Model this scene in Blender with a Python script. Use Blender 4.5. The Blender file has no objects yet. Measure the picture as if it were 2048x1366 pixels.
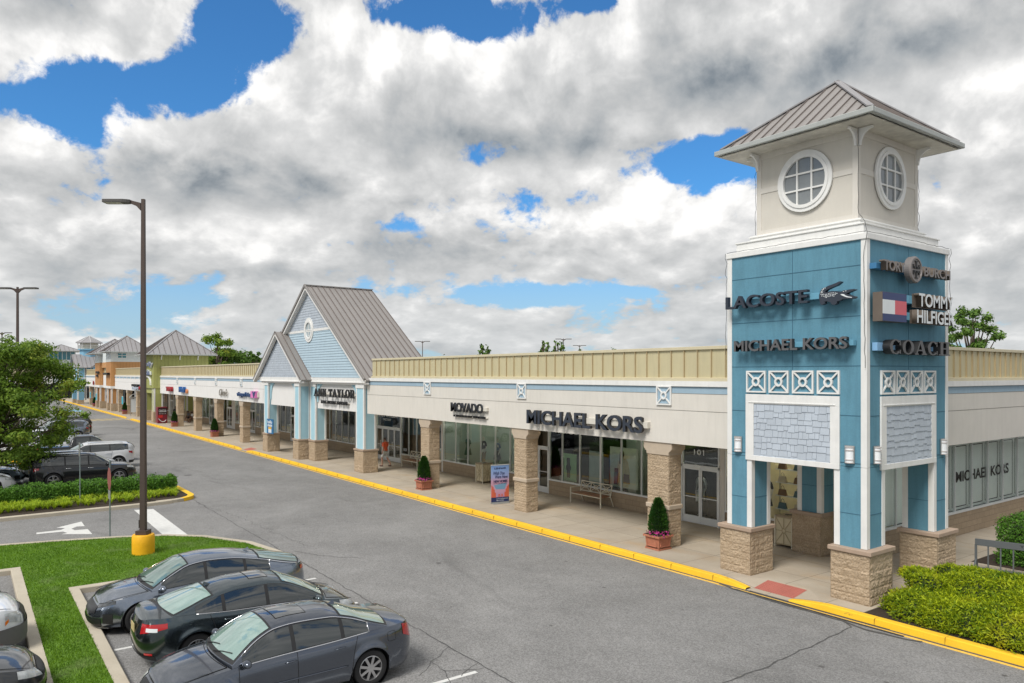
import bpy, math, random
import numpy as np
from mathutils import Vector, Matrix, noise as mnoise
R = math.radians
rng = random.Random(7)
sc = bpy.context.scene
col = sc.collection

# ---------------------------------------------------------------- camera
CAMZ = 5.75
YAW = math.atan2(2016.0, 1485.0)
cam_d = bpy.data.cameras.new('camera')
cam = bpy.data.objects.new('camera', cam_d); col.objects.link(cam)
cam.location = (0, 0, CAMZ); cam.rotation_euler = (R(90), 0, YAW)
cam_d.sensor_width = 36.0; cam_d.lens = 1485.0 / 2048.0 * 36.0
cam_d.shift_y = 65.0 / 2048.0
cam_d.clip_start = 0.1; cam_d.clip_end = 6000
sc.camera = cam

# ---------------------------------------------------------------- exposure
sc.view_settings.view_transform = 'Standard'
sc.view_settings.look = 'None'
sc.view_settings.exposure = 0.12
sc.view_settings.gamma = 1.0
sc.cycles.max_bounces = 6
sc.cycles.transparent_max_bounces = 12

# ---------------------------------------------------------------- sky
SUN_EL, SUN_AZ = R(52), R(162)      # azimuth measured clockwise from +Y
world = bpy.data.worlds.new('World'); sc.world = world
world.use_nodes = True
wt = world.node_tree; wt.nodes.clear()

class NG:
    """tiny expression helper over a node tree"""
    def __init__(s, t): s.t = t
    def n(s, typ, **k):
        o = s.t.nodes.new(typ)
        for a, b in k.items(): setattr(o, a, b)
        return o
    def put(s, sock, v):
        if isinstance(v, (int, float)): sock.default_value = v
        elif isinstance(v, (tuple, list)): sock.default_value = v
        else: s.t.links.new(v, sock)
    def m(s, op, a, b=None, c=None, clamp=False):
        o = s.n('ShaderNodeMath', operation=op); o.use_clamp = clamp
        s.put(o.inputs[0], a)
        if b is not None: s.put(o.inputs[1], b)
        if c is not None: s.put(o.inputs[2], c)
        return o.outputs[0]
    def add(s, a, b): return s.m('ADD', a, b)
    def sub(s, a, b): return s.m('SUBTRACT', a, b)
    def mul(s, a, b): return s.m('MULTIPLY', a, b)
    def div(s, a, b): return s.m('DIVIDE', a, b)
    def vec(s, x, y, z):
        o = s.n('ShaderNodeCombineXYZ')
        for i, v in enumerate((x, y, z)): s.put(o.inputs[i], v)
        return o.outputs[0]
    def noise(s, v, scale, detail=6, rough=.55, dist=0, dim='3D', typ='FBM', norm=True):
        o = s.n('ShaderNodeTexNoise', noise_dimensions=dim)
        o.noise_type = typ; o.normalize = norm
        if v is not None: s.put(o.inputs['Vector'], v)
        s.put(o.inputs['Scale'], scale); s.put(o.inputs['Detail'], detail)
        s.put(o.inputs['Roughness'], rough); s.put(o.inputs['Distortion'], dist)
        return o.outputs[0]
    def ss(s, v, a, b, lo=0.0, hi=1.0):
        o = s.n('ShaderNodeMapRange', interpolation_type='SMOOTHSTEP')
        s.put(o.inputs[0], v); s.put(o.inputs[1], a); s.put(o.inputs[2], b)
        s.put(o.inputs[3], lo); s.put(o.inputs[4], hi)
        return o.outputs[0]
    def lin(s, v, a, b, lo=0.0, hi=1.0):
        o = s.n('ShaderNodeMapRange'); o.clamp = True
        s.put(o.inputs[0], v); s.put(o.inputs[1], a); s.put(o.inputs[2], b)
        s.put(o.inputs[3], lo); s.put(o.inputs[4], hi)
        return o.outputs[0]
    def mix(s, f, a, b, mode='MIX'):
        o = s.n('ShaderNodeMix', data_type='RGBA', blend_type=mode)
        s.put(o.inputs[0], f)
        for i, v in ((6, a), (7, b)):
            if isinstance(v, (tuple, list)) and len(v) == 3: v = (*v, 1)
            s.put(o.inputs[i], v)
        return o.outputs[2]

def UV(px, py):      # a direction in the sky: azimuth from the view axis, tangent of elevation
    u = math.atan((px - 1024) / 1485.0)
    return u, (748 - py) / 1485.0 * math.cos(u)

# cloud cover: a smooth large-scale field and a billowy detail field, both functions of (azimuth, elevation)
def new_group(name, outs, fn):
    gt = bpy.data.node_groups.new(name, 'ShaderNodeTree')
    for a in ('U', 'V', 'Detail'): gt.interface.new_socket(a, in_out='INPUT', socket_type='NodeSocketFloat')
    gt.interface.new_socket('D', in_out='OUTPUT', socket_type='NodeSocketFloat')
    i_ = gt.nodes.new('NodeGroupInput'); o_ = gt.nodes.new('NodeGroupOutput')
    gt.links.new(fn(NG(gt), i_.outputs[0], i_.outputs[1], i_.outputs[2]), o_.inputs[0]); return gt
BLOBS = [  # px, py, radius x, radius y, weight  (positive cloud, negative open sky)
 (310, 170, 220, 48, -.85), (420, 110, 90, 60, -.5), (500, 45, 90, 75, -.95), (90, 215, 120, 42, -.55),
 (820, 20, 100, 60, -.75), (990, 45, 120, 55, -.95), (1170, 5, 70, 25, -.6),
 (1410, 315, 100, 55, -.98), (1020, 372, 130, 55, .30), (720, 520, 160, 40, .22), (700, 330, 120, 50, .15), (800, 445, 60, 26, -.50), (2030, 155, 40, 30, -.7),
 (1100, 590, 260, 26, -.5), (560, 640, 200, 12, -.2),
 (110, 60, 260, 90, .35), (780, 230, 330, 130, .4), (430, 330, 250, 80, .35), (1560, 130, 420, 110, .6),
 (1180, 250, 200, 60, .3), (1000, 480, 200, 40, .2), (2000, 270, 120, 60, .25)]
def f_base(g, U, V, Dt):
    Vp = g.add(g.m('MAXIMUM', V, 0.0), 0.16); s1 = g.div(1.0, Vp)
    P = g.vec(g.mul(g.m('SINE', U), s1), g.mul(g.m('COSINE', U), s1), 3.7)
    acc = g.m('MULTIPLY_ADD', g.noise(P, 1.0, Dt, .55, .0), 1.1, -.32)
    for (px, py, rx, ry, w_) in BLOBS:
        u0, v0 = UV(px, py)
        du = g.m('MULTIPLY_ADD', U, 1485.0 / rx, -u0 * 1485.0 / rx); dv = g.m('MULTIPLY_ADD', V, 1485.0 / ry, -v0 * 1485.0 / ry)
        e = g.m('POWER', .3679, g.m('MULTIPLY_ADD', du, du, g.mul(dv, dv)))
        acc = g.m('MULTIPLY_ADD', e, w_, acc)
    return acc
SHADES = [  # px, py, rx, ry, weight of light on the cloud face
 (330, 370, 170, 40, -.58), (620, 395, 260, 45, -.30), (880, 285, 110, 45, -.34), (600, 225, 90, 60, -.2), (1500, 150, 300, 50, -.48), (1830, 70, 300, 45, -.42), (1250, 70, 150, 30, -.15),
 (1130, 280, 100, 40, -.25), (100, 500, 260, 30, -.25), (870, 520, 150, 30, -.3), (1900, 480, 200, 30, -.2), (1100, 520, 200, 30, -.2), (400, 620, 500, 40, -.12),
 (460, 120, 110, 60, .35), (760, 75, 130, 80, .42), (960, 140, 130, 70, .40), (120, 80, 200, 60, .25), (210, 250, 110, 50, .3), (60, 320, 120, 60, .25), (660, 290, 170, 60, .32), (560, 180, 90, 60, .2),
 (1150, 80, 130, 60, .40), (1250, 260, 90, 45, .3), (1180, 400, 220, 60, .38), (1750, 180, 80, 60, .2), (1960, 260, 130, 110, .42), (1430, 420, 140, 50, .3), (900, 400, 130, 40, .2), (250, 440, 160, 30, .25), (500, 480, 220, 30, .2)]
def f_shade(g, U, V, Dt):
    acc = 0.0
    for (px, py, rx, ry, w_) in SHADES:
        u0, v0 = UV(px, py)
        du = g.m('MULTIPLY_ADD', U, 1485.0 / rx, -u0 * 1485.0 / rx); dv = g.m('MULTIPLY_ADD', V, 1485.0 / ry, -v0 * 1485.0 / ry)
        acc = g.m('MULTIPLY_ADD', g.m('POWER', .3679, g.m('MULTIPLY_ADD', du, du, g.mul(dv, dv))), w_, acc)
    return acc
def qv(g, U, V, k):
    Vp = g.add(g.m('MAXIMUM', V, 0.0), 0.13)
    return g.vec(g.mul(U, 1.35), g.mul(g.m('LOGARITHM', Vp, 2.718), .62), k)
def f_det(g, U, V, Dt):
    n2 = g.noise(qv(g, U, V, 5.1), 4.8, Dt, .53, .30)
    bil = g.m('ABSOLUTE', g.sub(g.noise(qv(g, U, V, 15.1), 9.0, g.m('MINIMUM', Dt, 5.0), .55, .2), .5))
    return g.add(g.mul(g.sub(n2, .5), 2.3), g.m('MULTIPLY_ADD', bil, -1.25, .13))
def f_fine(g, U, V, Dt):
    return g.mul(g.sub(g.noise(qv(g, U, V, 25.0), 22.0, Dt, .68, .3), .5), .75)
gb = new_group('cloud_base', 1, f_base); gd = new_group('cloud_detail', 1, f_det)
gs = new_group('cloud_light', 1, f_shade); gf = new_group('cloud_wisps', 1, f_fine)

w = NG(wt)
tc = w.n('ShaderNodeTexCoord'); sp = w.n('ShaderNodeSeparateXYZ'); wt.links.new(tc.outputs['Generated'], sp.inputs[0])
sx, sy, sz = sp.outputs
fx, fy = -math.sin(YAW), math.cos(YAW)
ff = w.add(w.mul(sx, fx), w.mul(sy, fy)); rr = w.add(w.mul(sx, fy), w.mul(sy, -fx))
wU = w.m('ARCTAN2', rr, ff)
wV = w.div(sz, w.m('MAXIMUM', w.m('SQRT', w.add(w.mul(sx, sx), w.mul(sy, sy))), 1e-3))
def ev(gr, u, v, d):
    o = w.n('ShaderNodeGroup'); o.node_tree = gr
    w.put(o.inputs[0], u); w.put(o.inputs[1], v); w.put(o.inputs[2], d); return o.outputs[0]
B0 = ev(gb, wU, wV, 3.0); T0 = ev(gd, wU, wV, 8.0)
jU = w.add(wU, w.mul(T0, .035)); jV = w.add(wV, w.mul(T0, .03))
S0 = w.mul(ev(gs, jU, jV, 0.0), .92); F0 = ev(gf, wU, wV, 6.0)
D0 = w.add(B0, T0)
dl = w.mul(w.add(w.m('MAXIMUM', wV, 0.0), .10), .10)
T1 = ev(gd, w.add(wU, w.mul(dl, -.4)), w.add(wV, dl), 6.0)
T2 = ev(gd, w.add(wU, w.mul(dl, -1.0)), w.add(wV, w.mul(dl, 3.0)), 2.0)
cover = w.ss(w.add(D0, F0), -.13, .13)
lit = w.add(w.add(w.mul(w.sub(T0, T1), .95), w.mul(w.sub(T0, T2), .32)), w.mul(F0, .34))
thick = w.ss(D0, .0, 1.2)
shade = w.add(w.add(w.sub(.735, w.mul(thick, .21)), lit), S0)
shade = w.m('MINIMUM', w.m('MAXIMUM', w.m('MULTIPLY_ADD', shade, .68, .19), 0.0), 1.0)
ramp = w.n('ShaderNodeValToRGB'); wt.links.new(shade, ramp.inputs[0])
cr = ramp.color_ramp
cr.elements[0].position = 0.0; cr.elements[0].color = (.20, .235, .27, 1)
cr.elements[1].position = 1.0; cr.elements[1].color = (.95, .94, .925, 1)
for p_, c_ in ((.25, (.37, .395, .415, 1)), (.5, (.51, .52, .525, 1)), (.78, (.69, .692, .69, 1))):
    e_ = cr.elements.new(p_); e_.color = c_
sky = w.n('ShaderNodeTexSky', sky_type='NISHITA')
sky.sun_disc = False; sky.sun_elevation = SUN_EL; sky.sun_rotation = SUN_AZ
sky.air_density = 1.0; sky.dust_density = 0.6; sky.ozone_density = 2.0
skyc = w.mix(1.0, sky.outputs[0], (.44, .98, 1.40), 'MULTIPLY')
# 8 x 0.1 background strength: cloud radiance is written relative to the 0.1 strength
cloudc = w.mix(1.0, ramp.outputs[0], (10.0, 10.0, 10.0), 'MULTIPLY')
hz = w.ss(wV, .20, .0)
cloudc = w.mix(w.mul(hz, .35), cloudc, (5.3, 5.7, 5.9))
skyc = w.mix(w.mul(w.ss(wV, .24, .0), .75), skyc, (4.6, 5.6, 6.4))
fin = w.mix(cover, skyc, cloudc)
bg = w.n('ShaderNodeBackground'); bg.inputs[1].default_value = 0.1
wt.links.new(fin, bg.inputs[0])
wo = w.n('ShaderNodeOutputWorld'); wt.links.new(bg.outputs[0], wo.inputs[0])
world.cycles.sampling_method = 'MANUAL'; world.cycles.sample_map_resolution = 512

# ---------------------------------------------------------------- sun
sd = bpy.data.lights.new('sun', 'SUN'); sd.energy = 3.1; sd.angle = R(22); sd.color = (1.0, .96, .90)
sun = bpy.data.objects.new('sun', sd); col.objects.link(sun)
sdir = Vector((math.sin(SUN_AZ) * math.cos(SUN_EL), math.cos(SUN_AZ) * math.cos(SUN_EL), math.sin(SUN_EL)))
sun.rotation_euler = sdir.to_track_quat('Z', 'Y').to_euler()
sun.location = (0, -30, 60)
# ---------------------------------------------------------------- materials
MATS = {}
def mat(name, color, rough=.6, metal=0.0, var=.08, vscale=3.0, bump=0.0, bscale=40.0, coat=0.0, spec=.5, coord='Object', streak=0.0, fine=None):
    if name in MATS: return MATS[name]
    m = bpy.data.materials.new(name); m.use_nodes = True
    t = m.node_tree; n = NG(t); b = t.nodes['Principled BSDF']
    c = (*color, 1) if len(color) == 3 else color
    b.inputs['Roughness'].default_value = rough; b.inputs['Metallic'].default_value = metal
    b.inputs['Coat Weight'].default_value = coat; b.inputs['Coat Roughness'].default_value = .04
    b.inputs['Specular IOR Level'].default_value = spec
    tcn = n.n('ShaderNodeTexCoord'); v = tcn.outputs[coord]
    if var > 0 or streak > 0:
        f = n.noise(v, vscale, 5, .6)
        k = n.lin(f, .25, .75, 1 - var, 1 + var)
        if fine: k = n.mul(k, n.lin(n.noise(v, fine[0], 2, .6), .25, .75, 1 - fine[1], 1 + fine[1]))
        if streak:
            mp = n.n('ShaderNodeMapping'); mp.inputs['Scale'].default_value = (3, 3, .35); t.links.new(v, mp.inputs[0])
            k = n.mul(k, n.lin(n.noise(mp.outputs[0], 2.2, 5, .65), .45, .8, 1.0, 1 - streak))
        cc = n.n('ShaderNodeVectorMath', operation='SCALE'); cc.inputs[0].default_value = c[:3]
        n.put(cc.inputs['Scale'], k); t.links.new(cc.outputs[0], b.inputs['Base Color'])
    else: b.inputs['Base Color'].default_value = c
    if bump > 0:
        bn = n.n('ShaderNodeBump'); bn.inputs['Strength'].default_value = bump; bn.inputs['Distance'].default_value = .02
        t.links.new(n.noise(v, bscale, 4, .6), bn.inputs['Height']); t.links.new(bn.outputs[0], b.inputs['Normal'])
    MATS[name] = m; return m

def emis(name, color, s=1.0):
    m = bpy.data.materials.new(name); m.use_nodes = True; b = m.node_tree.nodes['Principled BSDF']
    b.inputs['Base Color'].default_value = (*color, 1); b.inputs['Emission Color'].default_value = (*color, 1)
    b.inputs['Emission Strength'].default_value = s; MATS[name] = m; return m

def glass_mat(name, tint=(.75, .85, .82), ior=1.5, rough=.01, boost=1.0):
    m = bpy.data.materials.new(name); m.use_nodes = True; t = m.node_tree; t.nodes.clear(); n = NG(t)
    fr = n.n('ShaderNodeFresnel'); fr.inputs[0].default_value = ior
    gl = n.n('ShaderNodeBsdfGlossy'); gl.inputs['Roughness'].default_value = rough; gl.inputs['Color'].default_value = (.95, 1, 1, 1)
    tr = n.n('ShaderNodeBsdfTransparent'); tr.inputs[0].default_value = (*tint, 1)
    tcn = n.n('ShaderNodeTexCoord')
    bn = n.n('ShaderNodeBump'); bn.inputs['Strength'].default_value = .04; bn.inputs['Distance'].default_value = .05
    t.links.new(n.noise(tcn.outputs['Object'], .9, 2, .5), bn.inputs['Height']); t.links.new(bn.outputs[0], gl.inputs['Normal'])
    mx = n.n('ShaderNodeMixShader'); n.put(mx.inputs[0], n.m('MULTIPLY_ADD', fr.outputs[0], 1.0 * boost, .04 * boost, clamp=True))
    t.links.new(tr.outputs[0], mx.inputs[1]); t.links.new(gl.outputs[0], mx.inputs[2])
    o = n.n('ShaderNodeOutputMaterial'); t.links.new(mx.outputs[0], o.inputs[0]); MATS[name] = m; return m

WHITE = mat('white_trim', (.76, .76, .74), .5, var=.05, streak=.10, bump=.05)
STUCCO = mat('beige_stucco', (.655, .625, .57), .85, var=.04, vscale=1.2, bump=.25, bscale=60, streak=.07)
STUCCO_L = mat('pale_stucco', (.74, .73, .71), .85, var=.03, vscale=1.2, bump=.2, bscale=60, streak=.07)
STUCCO_B = mat('grey_beige_stucco', (.60, .57, .51), .85, var=.04, vscale=1.5, bump=.25, bscale=60, streak=.05)
BLUE = mat('teal_blue_stucco', (.105, .262, .352), .8, var=.09, vscale=1.4, bump=.25, bscale=60, streak=.20, fine=(30, .06))
LBLUE = mat('light_blue_trim', (.31, .43, .52), .7, var=.05, bump=.1, streak=.08)
PBLUE = mat('pale_blue_siding', (.42, .54, .62), .7, var=.04, bump=.1, streak=.08)
SKYB = mat('sky_blue_post', (.38, .60, .69), .7, var=.04, bump=.1, streak=.05)
SHING = mat('blue_grey_shingle', (.42, .47, .53), .8, var=.05, vscale=4, bump=.15)
def shingle_mat():
    m = bpy.data.materials.new('blue_grey_shingle_tones'); m.use_nodes = True; t = m.node_tree; n = NG(t); b = t.nodes['Principled BSDF']; gm = n.n('ShaderNodeNewGeometry'); tcn = n.n('ShaderNodeTexCoord')
    cc = n.n('ShaderNodeVectorMath', operation='SCALE'); cc.inputs[0].default_value = (.44, .49, .55); n.put(cc.inputs['Scale'], n.mul(n.lin(gm.outputs['Random Per Island'], 0, 1, .93, 1.05), n.lin(n.noise(tcn.outputs['Object'], 3, 5, .6), .25, .75, .93, 1.07)))
    t.links.new(cc.outputs[0], b.inputs['Base Color']); b.inputs['Roughness'].default_value = .8; return m
SHINGT = shingle_mat(); SHINGD = mat('shingle_gap', (.16, .20, .25), .9, var=0)
ROOFM = mat('taupe_metal_roof', (.31, .29, .275), .45, metal=.25, var=.06, vscale=.6, bump=.03, streak=.06)
ROOFG = mat('grey_metal_roof', (.33, .32, .325), .45, metal=.25, var=.06, vscale=.6, streak=.05)
RIBM = mat('dark_roof_rib', (.17, .145, .135), .5, metal=.2, var=.05)
BEIGEM = mat('beige_metal_panel', (.56, .50, .315), .5, metal=.1, var=.05, vscale=1.0, streak=.10)
BEIGES = mat('brown_panel_seam', (.42, .33, .19), .6, var=.1)
BEIGEL = mat('beige_panel_lip', (.58, .52, .36), .5, var=.06)
GUTTER = mat('grey_gutter', (.40, .42, .405), .5, metal=.2, var=.06)
CREAM = mat('cream_metal', (.66, .62, .50), .5, var=.05)
DARK = mat('dark_void', (.012, .013, .014), .6, var=0)
ALU = mat('white_aluminium', (.66, .68, .68), .4, metal=.2, var=.04)
ALUG = mat('grey_aluminium', (.40, .41, .40), .4, metal=.5, var=.05)
LETTER = mat('charcoal_letter', (.030, .038, .055), .45, var=.1)
LETTERG = mat('grey_letter', (.105, .105, .110), .5, var=.1)
LETSIDE = mat('brown_letter_side', (.13, .105, .085), .5, var=.1)
LETW = mat('white_letter', (.70, .74, .76), .4, var=.04)
RACEB = mat('blue_raceway', (.13, .34, .47), .6, var=.05)
RACEC = mat('cream_raceway', (.63, .60, .53), .6, var=.05)
GREENP = mat('olive_green_panel', (.36, .375, .12), .7, var=.05, streak=.08)
ORANGE = mat('orange_siding', (.52, .265, .10), .7, var=.06, streak=.06)
OWHITE = mat('off_white_siding', (.66, .70, .69), .7, var=.04)
WBLUE = mat('blue_siding', (.20, .42, .58), .7, var=.05)
GLASS = glass_mat('shop_glass', tint=(.74, .83, .78), ior=1.6, boost=.95)
GLASS_C = glass_mat('clear_display_glass', tint=(.93, .96, .94), ior=1.35, boost=.8)
GLASS_T = mat('grey_window_glass', (.20, .22, .23), .08, var=.25, vscale=1.3, spec=.8)
TEALG = mat('teal_window_glass', (.04, .20, .24), .1, var=.3, vscale=1.0, spec=.8)
BLACKP = mat('black_plastic', (.015, .015, .016), .5, var=.1)
GREYP = mat('grey_plastic', (.12, .12, .12), .6, var=.1)
YEL = mat('yellow_paint', (.86, .44, .008), .55, var=.06, vscale=6, bump=.12, fine=(50, .08))
POLE = mat('bronze_pole', (.085, .062, .052), .5, metal=.3, var=.08)
GALV = mat('galvanised_post', (.30, .36, .37), .5, metal=.5, var=.12)
TERRA = mat('terracotta', (.42, .16, .095), .75, var=.14, vscale=9, bump=.1, streak=.2)
SOIL = mat('soil', (.035, .022, .014), .95, var=.3, bump=.5, bscale=20)
SKIN = mat('skin', (.42, .23, .16), .6, var=.04)
WOOD = mat('brown_wood_seat', (.26, .12, .06), .55, var=.15, vscale=8)

def stone_mat():
    m = bpy.data.materials.new('split_face_block'); m.use_nodes = True; t = m.node_tree; n = NG(t); b = t.nodes['Principled BSDF']
    tcn = n.n('ShaderNodeTexCoord'); v = tcn.outputs['Object']
    f1 = n.noise(v, 2.2, 4, .6); f2 = n.noise(v, 26, 6, .7)
    c = n.mix(n.lin(f1, .3, .7), (.44, .335, .225), (.60, .475, .335))
    c = n.mix(n.lin(f2, .35, .7), c, (.31, .23, .15)); t.links.new(c, b.inputs['Base Color'])
    b.inputs['Roughness'].default_value = .92
    bn = n.n('ShaderNodeBump'); bn.inputs['Strength'].default_value = .9; bn.inputs['Distance'].default_value = .05
    t.links.new(n.noise(v, 15, 8, .65), bn.inputs['Height']); t.links.new(bn.outputs[0], b.inputs['Normal'])
    MATS['stone'] = m; return m
STONE = stone_mat()
STONECAP = mat('smooth_stone_cap', (.38, .285, .215), .8, var=.08, vscale=5, bump=.15)
STONECAP_L = mat('pale_stone_cap', (.47, .39, .30), .8, var=.08, vscale=5, bump=.15)

def asphalt(name, lo, hi, speck=.28, patch=True):
    m = bpy.data.materials.new(name); m.use_nodes = True; t = m.node_tree; n = NG(t); b = t.nodes['Principled BSDF']
    tcn = n.n('ShaderNodeTexCoord'); v = tcn.outputs['Object']
    big = n.noise(v, .16, 6, .62, .8); mid = n.noise(v, 1.3, 5, .6)
    k = n.add(n.mul(big, .75), n.mul(mid, .35))
    c = n.mix(n.lin(k, .36, .72), lo, hi)
    # dark drip stains stretched along the driving direction
    mp = n.n('ShaderNodeMapping'); mp.inputs['Scale'].default_value = (.10, .32, 1); t.links.new(v, mp.inputs[0])
    st = n.noise(mp.outputs[0], 1.0, 7, .62, 1.0)
    c = n.mix(n.mul(n.ss(st, .56, .76), .55), c, tuple(x * .45 for x in lo))
    g1 = n.n('ShaderNodeTexVoronoi', feature='F1'); g1.inputs['Scale'].default_value = 42; t.links.new(v, g1.inputs['Vector'])
    sepc = n.n('ShaderNodeSeparateColor'); t.links.new(g1.outputs['Color'], sepc.inputs[0])
    sp_ = n.lin(sepc.outputs[0], 0, 1, 1 - speck, 1 + speck)
    sp2 = n.lin(n.noise(v, 90, 2, .7), .25, .75, 1 - speck * .6, 1 + speck * .6)
    cc = n.n('ShaderNodeVectorMath', operation='SCALE'); t.links.new(c, cc.inputs[0]); n.put(cc.inputs['Scale'], n.mul(sp_, sp2))
    t.links.new(cc.outputs[0], b.inputs['Base Color']); b.inputs['Roughness'].default_value = .9
    b.inputs['Specular IOR Level'].default_value = .25
    bn = n.n('ShaderNodeBump'); bn.inputs['Strength'].default_value = .5; bn.inputs['Distance'].default_value = .01
    t.links.new(n.noise(v, 60, 3, .7), bn.inputs['Height']); t.links.new(bn.outputs[0], b.inputs['Normal'])
    MATS[name] = m; return m
ASPH = asphalt('asphalt', (.168, .166, .163), (.25, .247, .243))

def concrete(name, c0, c1, rust, joints=True, chips=False, jx=1.55, jy=1.62, ox=0, oy=0):
    m = bpy.data.materials.new(name); m.use_nodes = True; t = m.node_tree; n = NG(t); b = t.nodes['Principled BSDF']
    tcn = n.n('ShaderNodeTexCoord'); v = tcn.outputs['Object']
    c = n.mix(n.lin(n.noise(v, .8, 6, .65), .3, .7), c0, c1)
    mp = n.n('ShaderNodeMapping'); mp.inputs['Scale'].default_value = (.25, .8, 1); t.links.new(v, mp.inputs[0])
    c = n.mix(n.mul(n.ss(n.noise(mp.outputs[0], 1.1, 6, .65, .6), .50, .78), .62), c, rust)
    if joints:
        s = n.n('ShaderNodeSeparateXYZ'); t.links.new(v, s.inputs[0])
        def line(x, p, off):
            q = n.m('FRACT', n.div(n.add(x, off + 1000 * p), p))
            return n.m('LESS_THAN', n.m('ABSOLUTE', n.sub(q, .5)), .008 / p)
        j = n.m('MAXIMUM', line(s.outputs[0], jx, ox), line(s.outputs[1], jy, oy))
        c = n.mix(n.mul(j, .8), c, (.09, .075, .055))
        pc = n.n('ShaderNodeTexWhiteNoise', noise_dimensions='2D')
        n.put(pc.inputs[0], n.vec(n.m('FLOOR', n.add(n.div(n.add(s.outputs[0], ox + 1000 * jx), jx), .5)), n.m('FLOOR', n.add(n.div(n.add(s.outputs[1], oy + 1000 * jy), jy), .5)), 0))
        c = n.mix(n.lin(pc.outputs[0], 0, 1, 0, .22), c, (.22, .20, .17))
    if chips: c = n.mix(n.ss(n.noise(v, 5.0, 8, .75, .8), .60, .68, 0, .75), c, (.16, .11, .05)); c = n.mix(n.ss(n.noise(v, 1.1, 4, .6), .5, .8, 0, .35), c, (.55, .33, .03))
    sp_ = n.lin(n.noise(v, 70, 3, .7), .25, .75, .88, 1.12)
    cc = n.n('ShaderNodeVectorMath', operation='SCALE'); t.links.new(c, cc.inputs[0]); n.put(cc.inputs['Scale'], sp_)
    t.links.new(cc.outputs[0], b.inputs['Base Color']); b.inputs['Roughness'].default_value = .88
    bn = n.n('ShaderNodeBump'); bn.inputs['Strength'].default_value = .25; bn.inputs['Distance'].default_value = .01
    t.links.new(n.noise(v, 50, 4, .7), bn.inputs['Height']); t.links.new(bn.outputs[0], b.inputs['Normal'])
    MATS[name] = m; return m
PAVE = concrete('pavement_concrete', (.365, .31, .24), (.46, .40, .32), (.43, .28, .14))
KERBC = concrete('kerb_concrete', (.40, .355, .28), (.50, .45, .36), (.33, .27, .19), joints=False)
KERBY = concrete('kerb_yellow', (.78, .46, .015), (.84, .52, .03), (.55, .33, .04), joints=False, chips=True)
LAWNM = concrete('lawn_soil', (.09, .18, .015), (.12, .24, .018), (.10, .16, .03), joints=False)

def leafmat(name, c0, c1, c2=None, trans=.25):
    m = bpy.data.materials.new(name); m.use_nodes = True; t = m.node_tree; n = NG(t); b = t.nodes['Principled BSDF']
    gm = n.n('ShaderNodeNewGeometry'); tcn = n.n('ShaderNodeTexCoord')
    f = n.add(n.mul(gm.outputs['Random Per Island'], .6), n.mul(n.noise(tcn.outputs['Object'], 1.1, 3, .6), .7))
    c = n.mix(n.lin(f, .3, .95), c0, c1)
    if c2: c = n.mix(n.ss(n.noise(tcn.outputs['Object'], .9, 4, .65), .52, .70, 0, .75), c, c2)
    t.links.new(c, b.inputs['Base Color']); b.inputs['Roughness'].default_value = .6; b.inputs['Specular IOR Level'].default_value = .3
    tl = n.n('ShaderNodeBsdfTranslucent'); t.links.new(c, tl.inputs[0]); mx = n.n('ShaderNodeMixShader'); mx.inputs[0].default_value = trans
    t.links.new(b.outputs[0], mx.inputs[1]); t.links.new(tl.outputs[0], mx.inputs[2])
    t.links.new(mx.outputs[0], t.nodes['Material Output'].inputs[0]); MATS[name] = m; return m
LEAF = leafmat('tree_leaf', (.075, .155, .018), (.22, .34, .04), (.36, .36, .04), trans=.42)
LEAFD = leafmat('dark_leaf', (.030, .08, .016), (.08, .17, .03))
LEAFB = leafmat('hedge_leaf', (.04, .12, .014), (.12, .27, .025))
JUNI = leafmat('juniper_spray', (.06, .15, .008), (.50, .58, .015), (.60, .55, .03), trans=.35)
LILY = leafmat('daylily_blade', (.18, .32, .015), (.48, .58, .03), trans=.3)
GRASS = leafmat('grass_blade', (.06, .155, .009), (.20, .355, .020), (.27, .36, .13), trans=.3)
ARBO = leafmat('arborvitae_leaf', (.015, .065, .012), (.05, .13, .015))
FLOW = leafmat('petunia', (.50, .03, .22), (.62, .06, .36))
PINE = leafmat('pine_needle', (.05, .12, .018), (.14, .24, .035))
FARL = leafmat('far_leaf', (.045, .085, .035), (.08, .13, .05))
BARK = mat('bark', (.10, .075, .055), .9, var=.25, vscale=8, bump=.5, bscale=15)

# ---------------------------------------------------------------- mesh helpers
ORG = {}
def tag(o, label=None, cat=None, group=None, kind=None):
    if label: o['label'] = label
    if cat: o['category'] = cat
    if group: o['group'] = group
    if kind: o['kind'] = kind
    return o
def thing(name, label, cat, loc=(0, 0, 0), rotz=0.0, group=None):
    o = bpy.data.objects.new(name, None); col.objects.link(o); o.location = loc; o.rotation_euler = (0, 0, rotz)
    o.empty_display_size = .3
    tag(o, label, cat, group); ORG[o.name] = Vector(loc); return o
def dup(root, loc, rotz=0.0, label=None, group=None):
    def cp(o, par):
        c = o.copy(); col.objects.link(c)
        if par is not None: c.parent = par
        for ch in list(o.children): cp(ch, c)
        return c
    r = cp(root, None); r.location = loc; r.rotation_euler = (0, 0, rotz)
    if label: r['label'] = label
    if group: r['group'] = group
    return r

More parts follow.
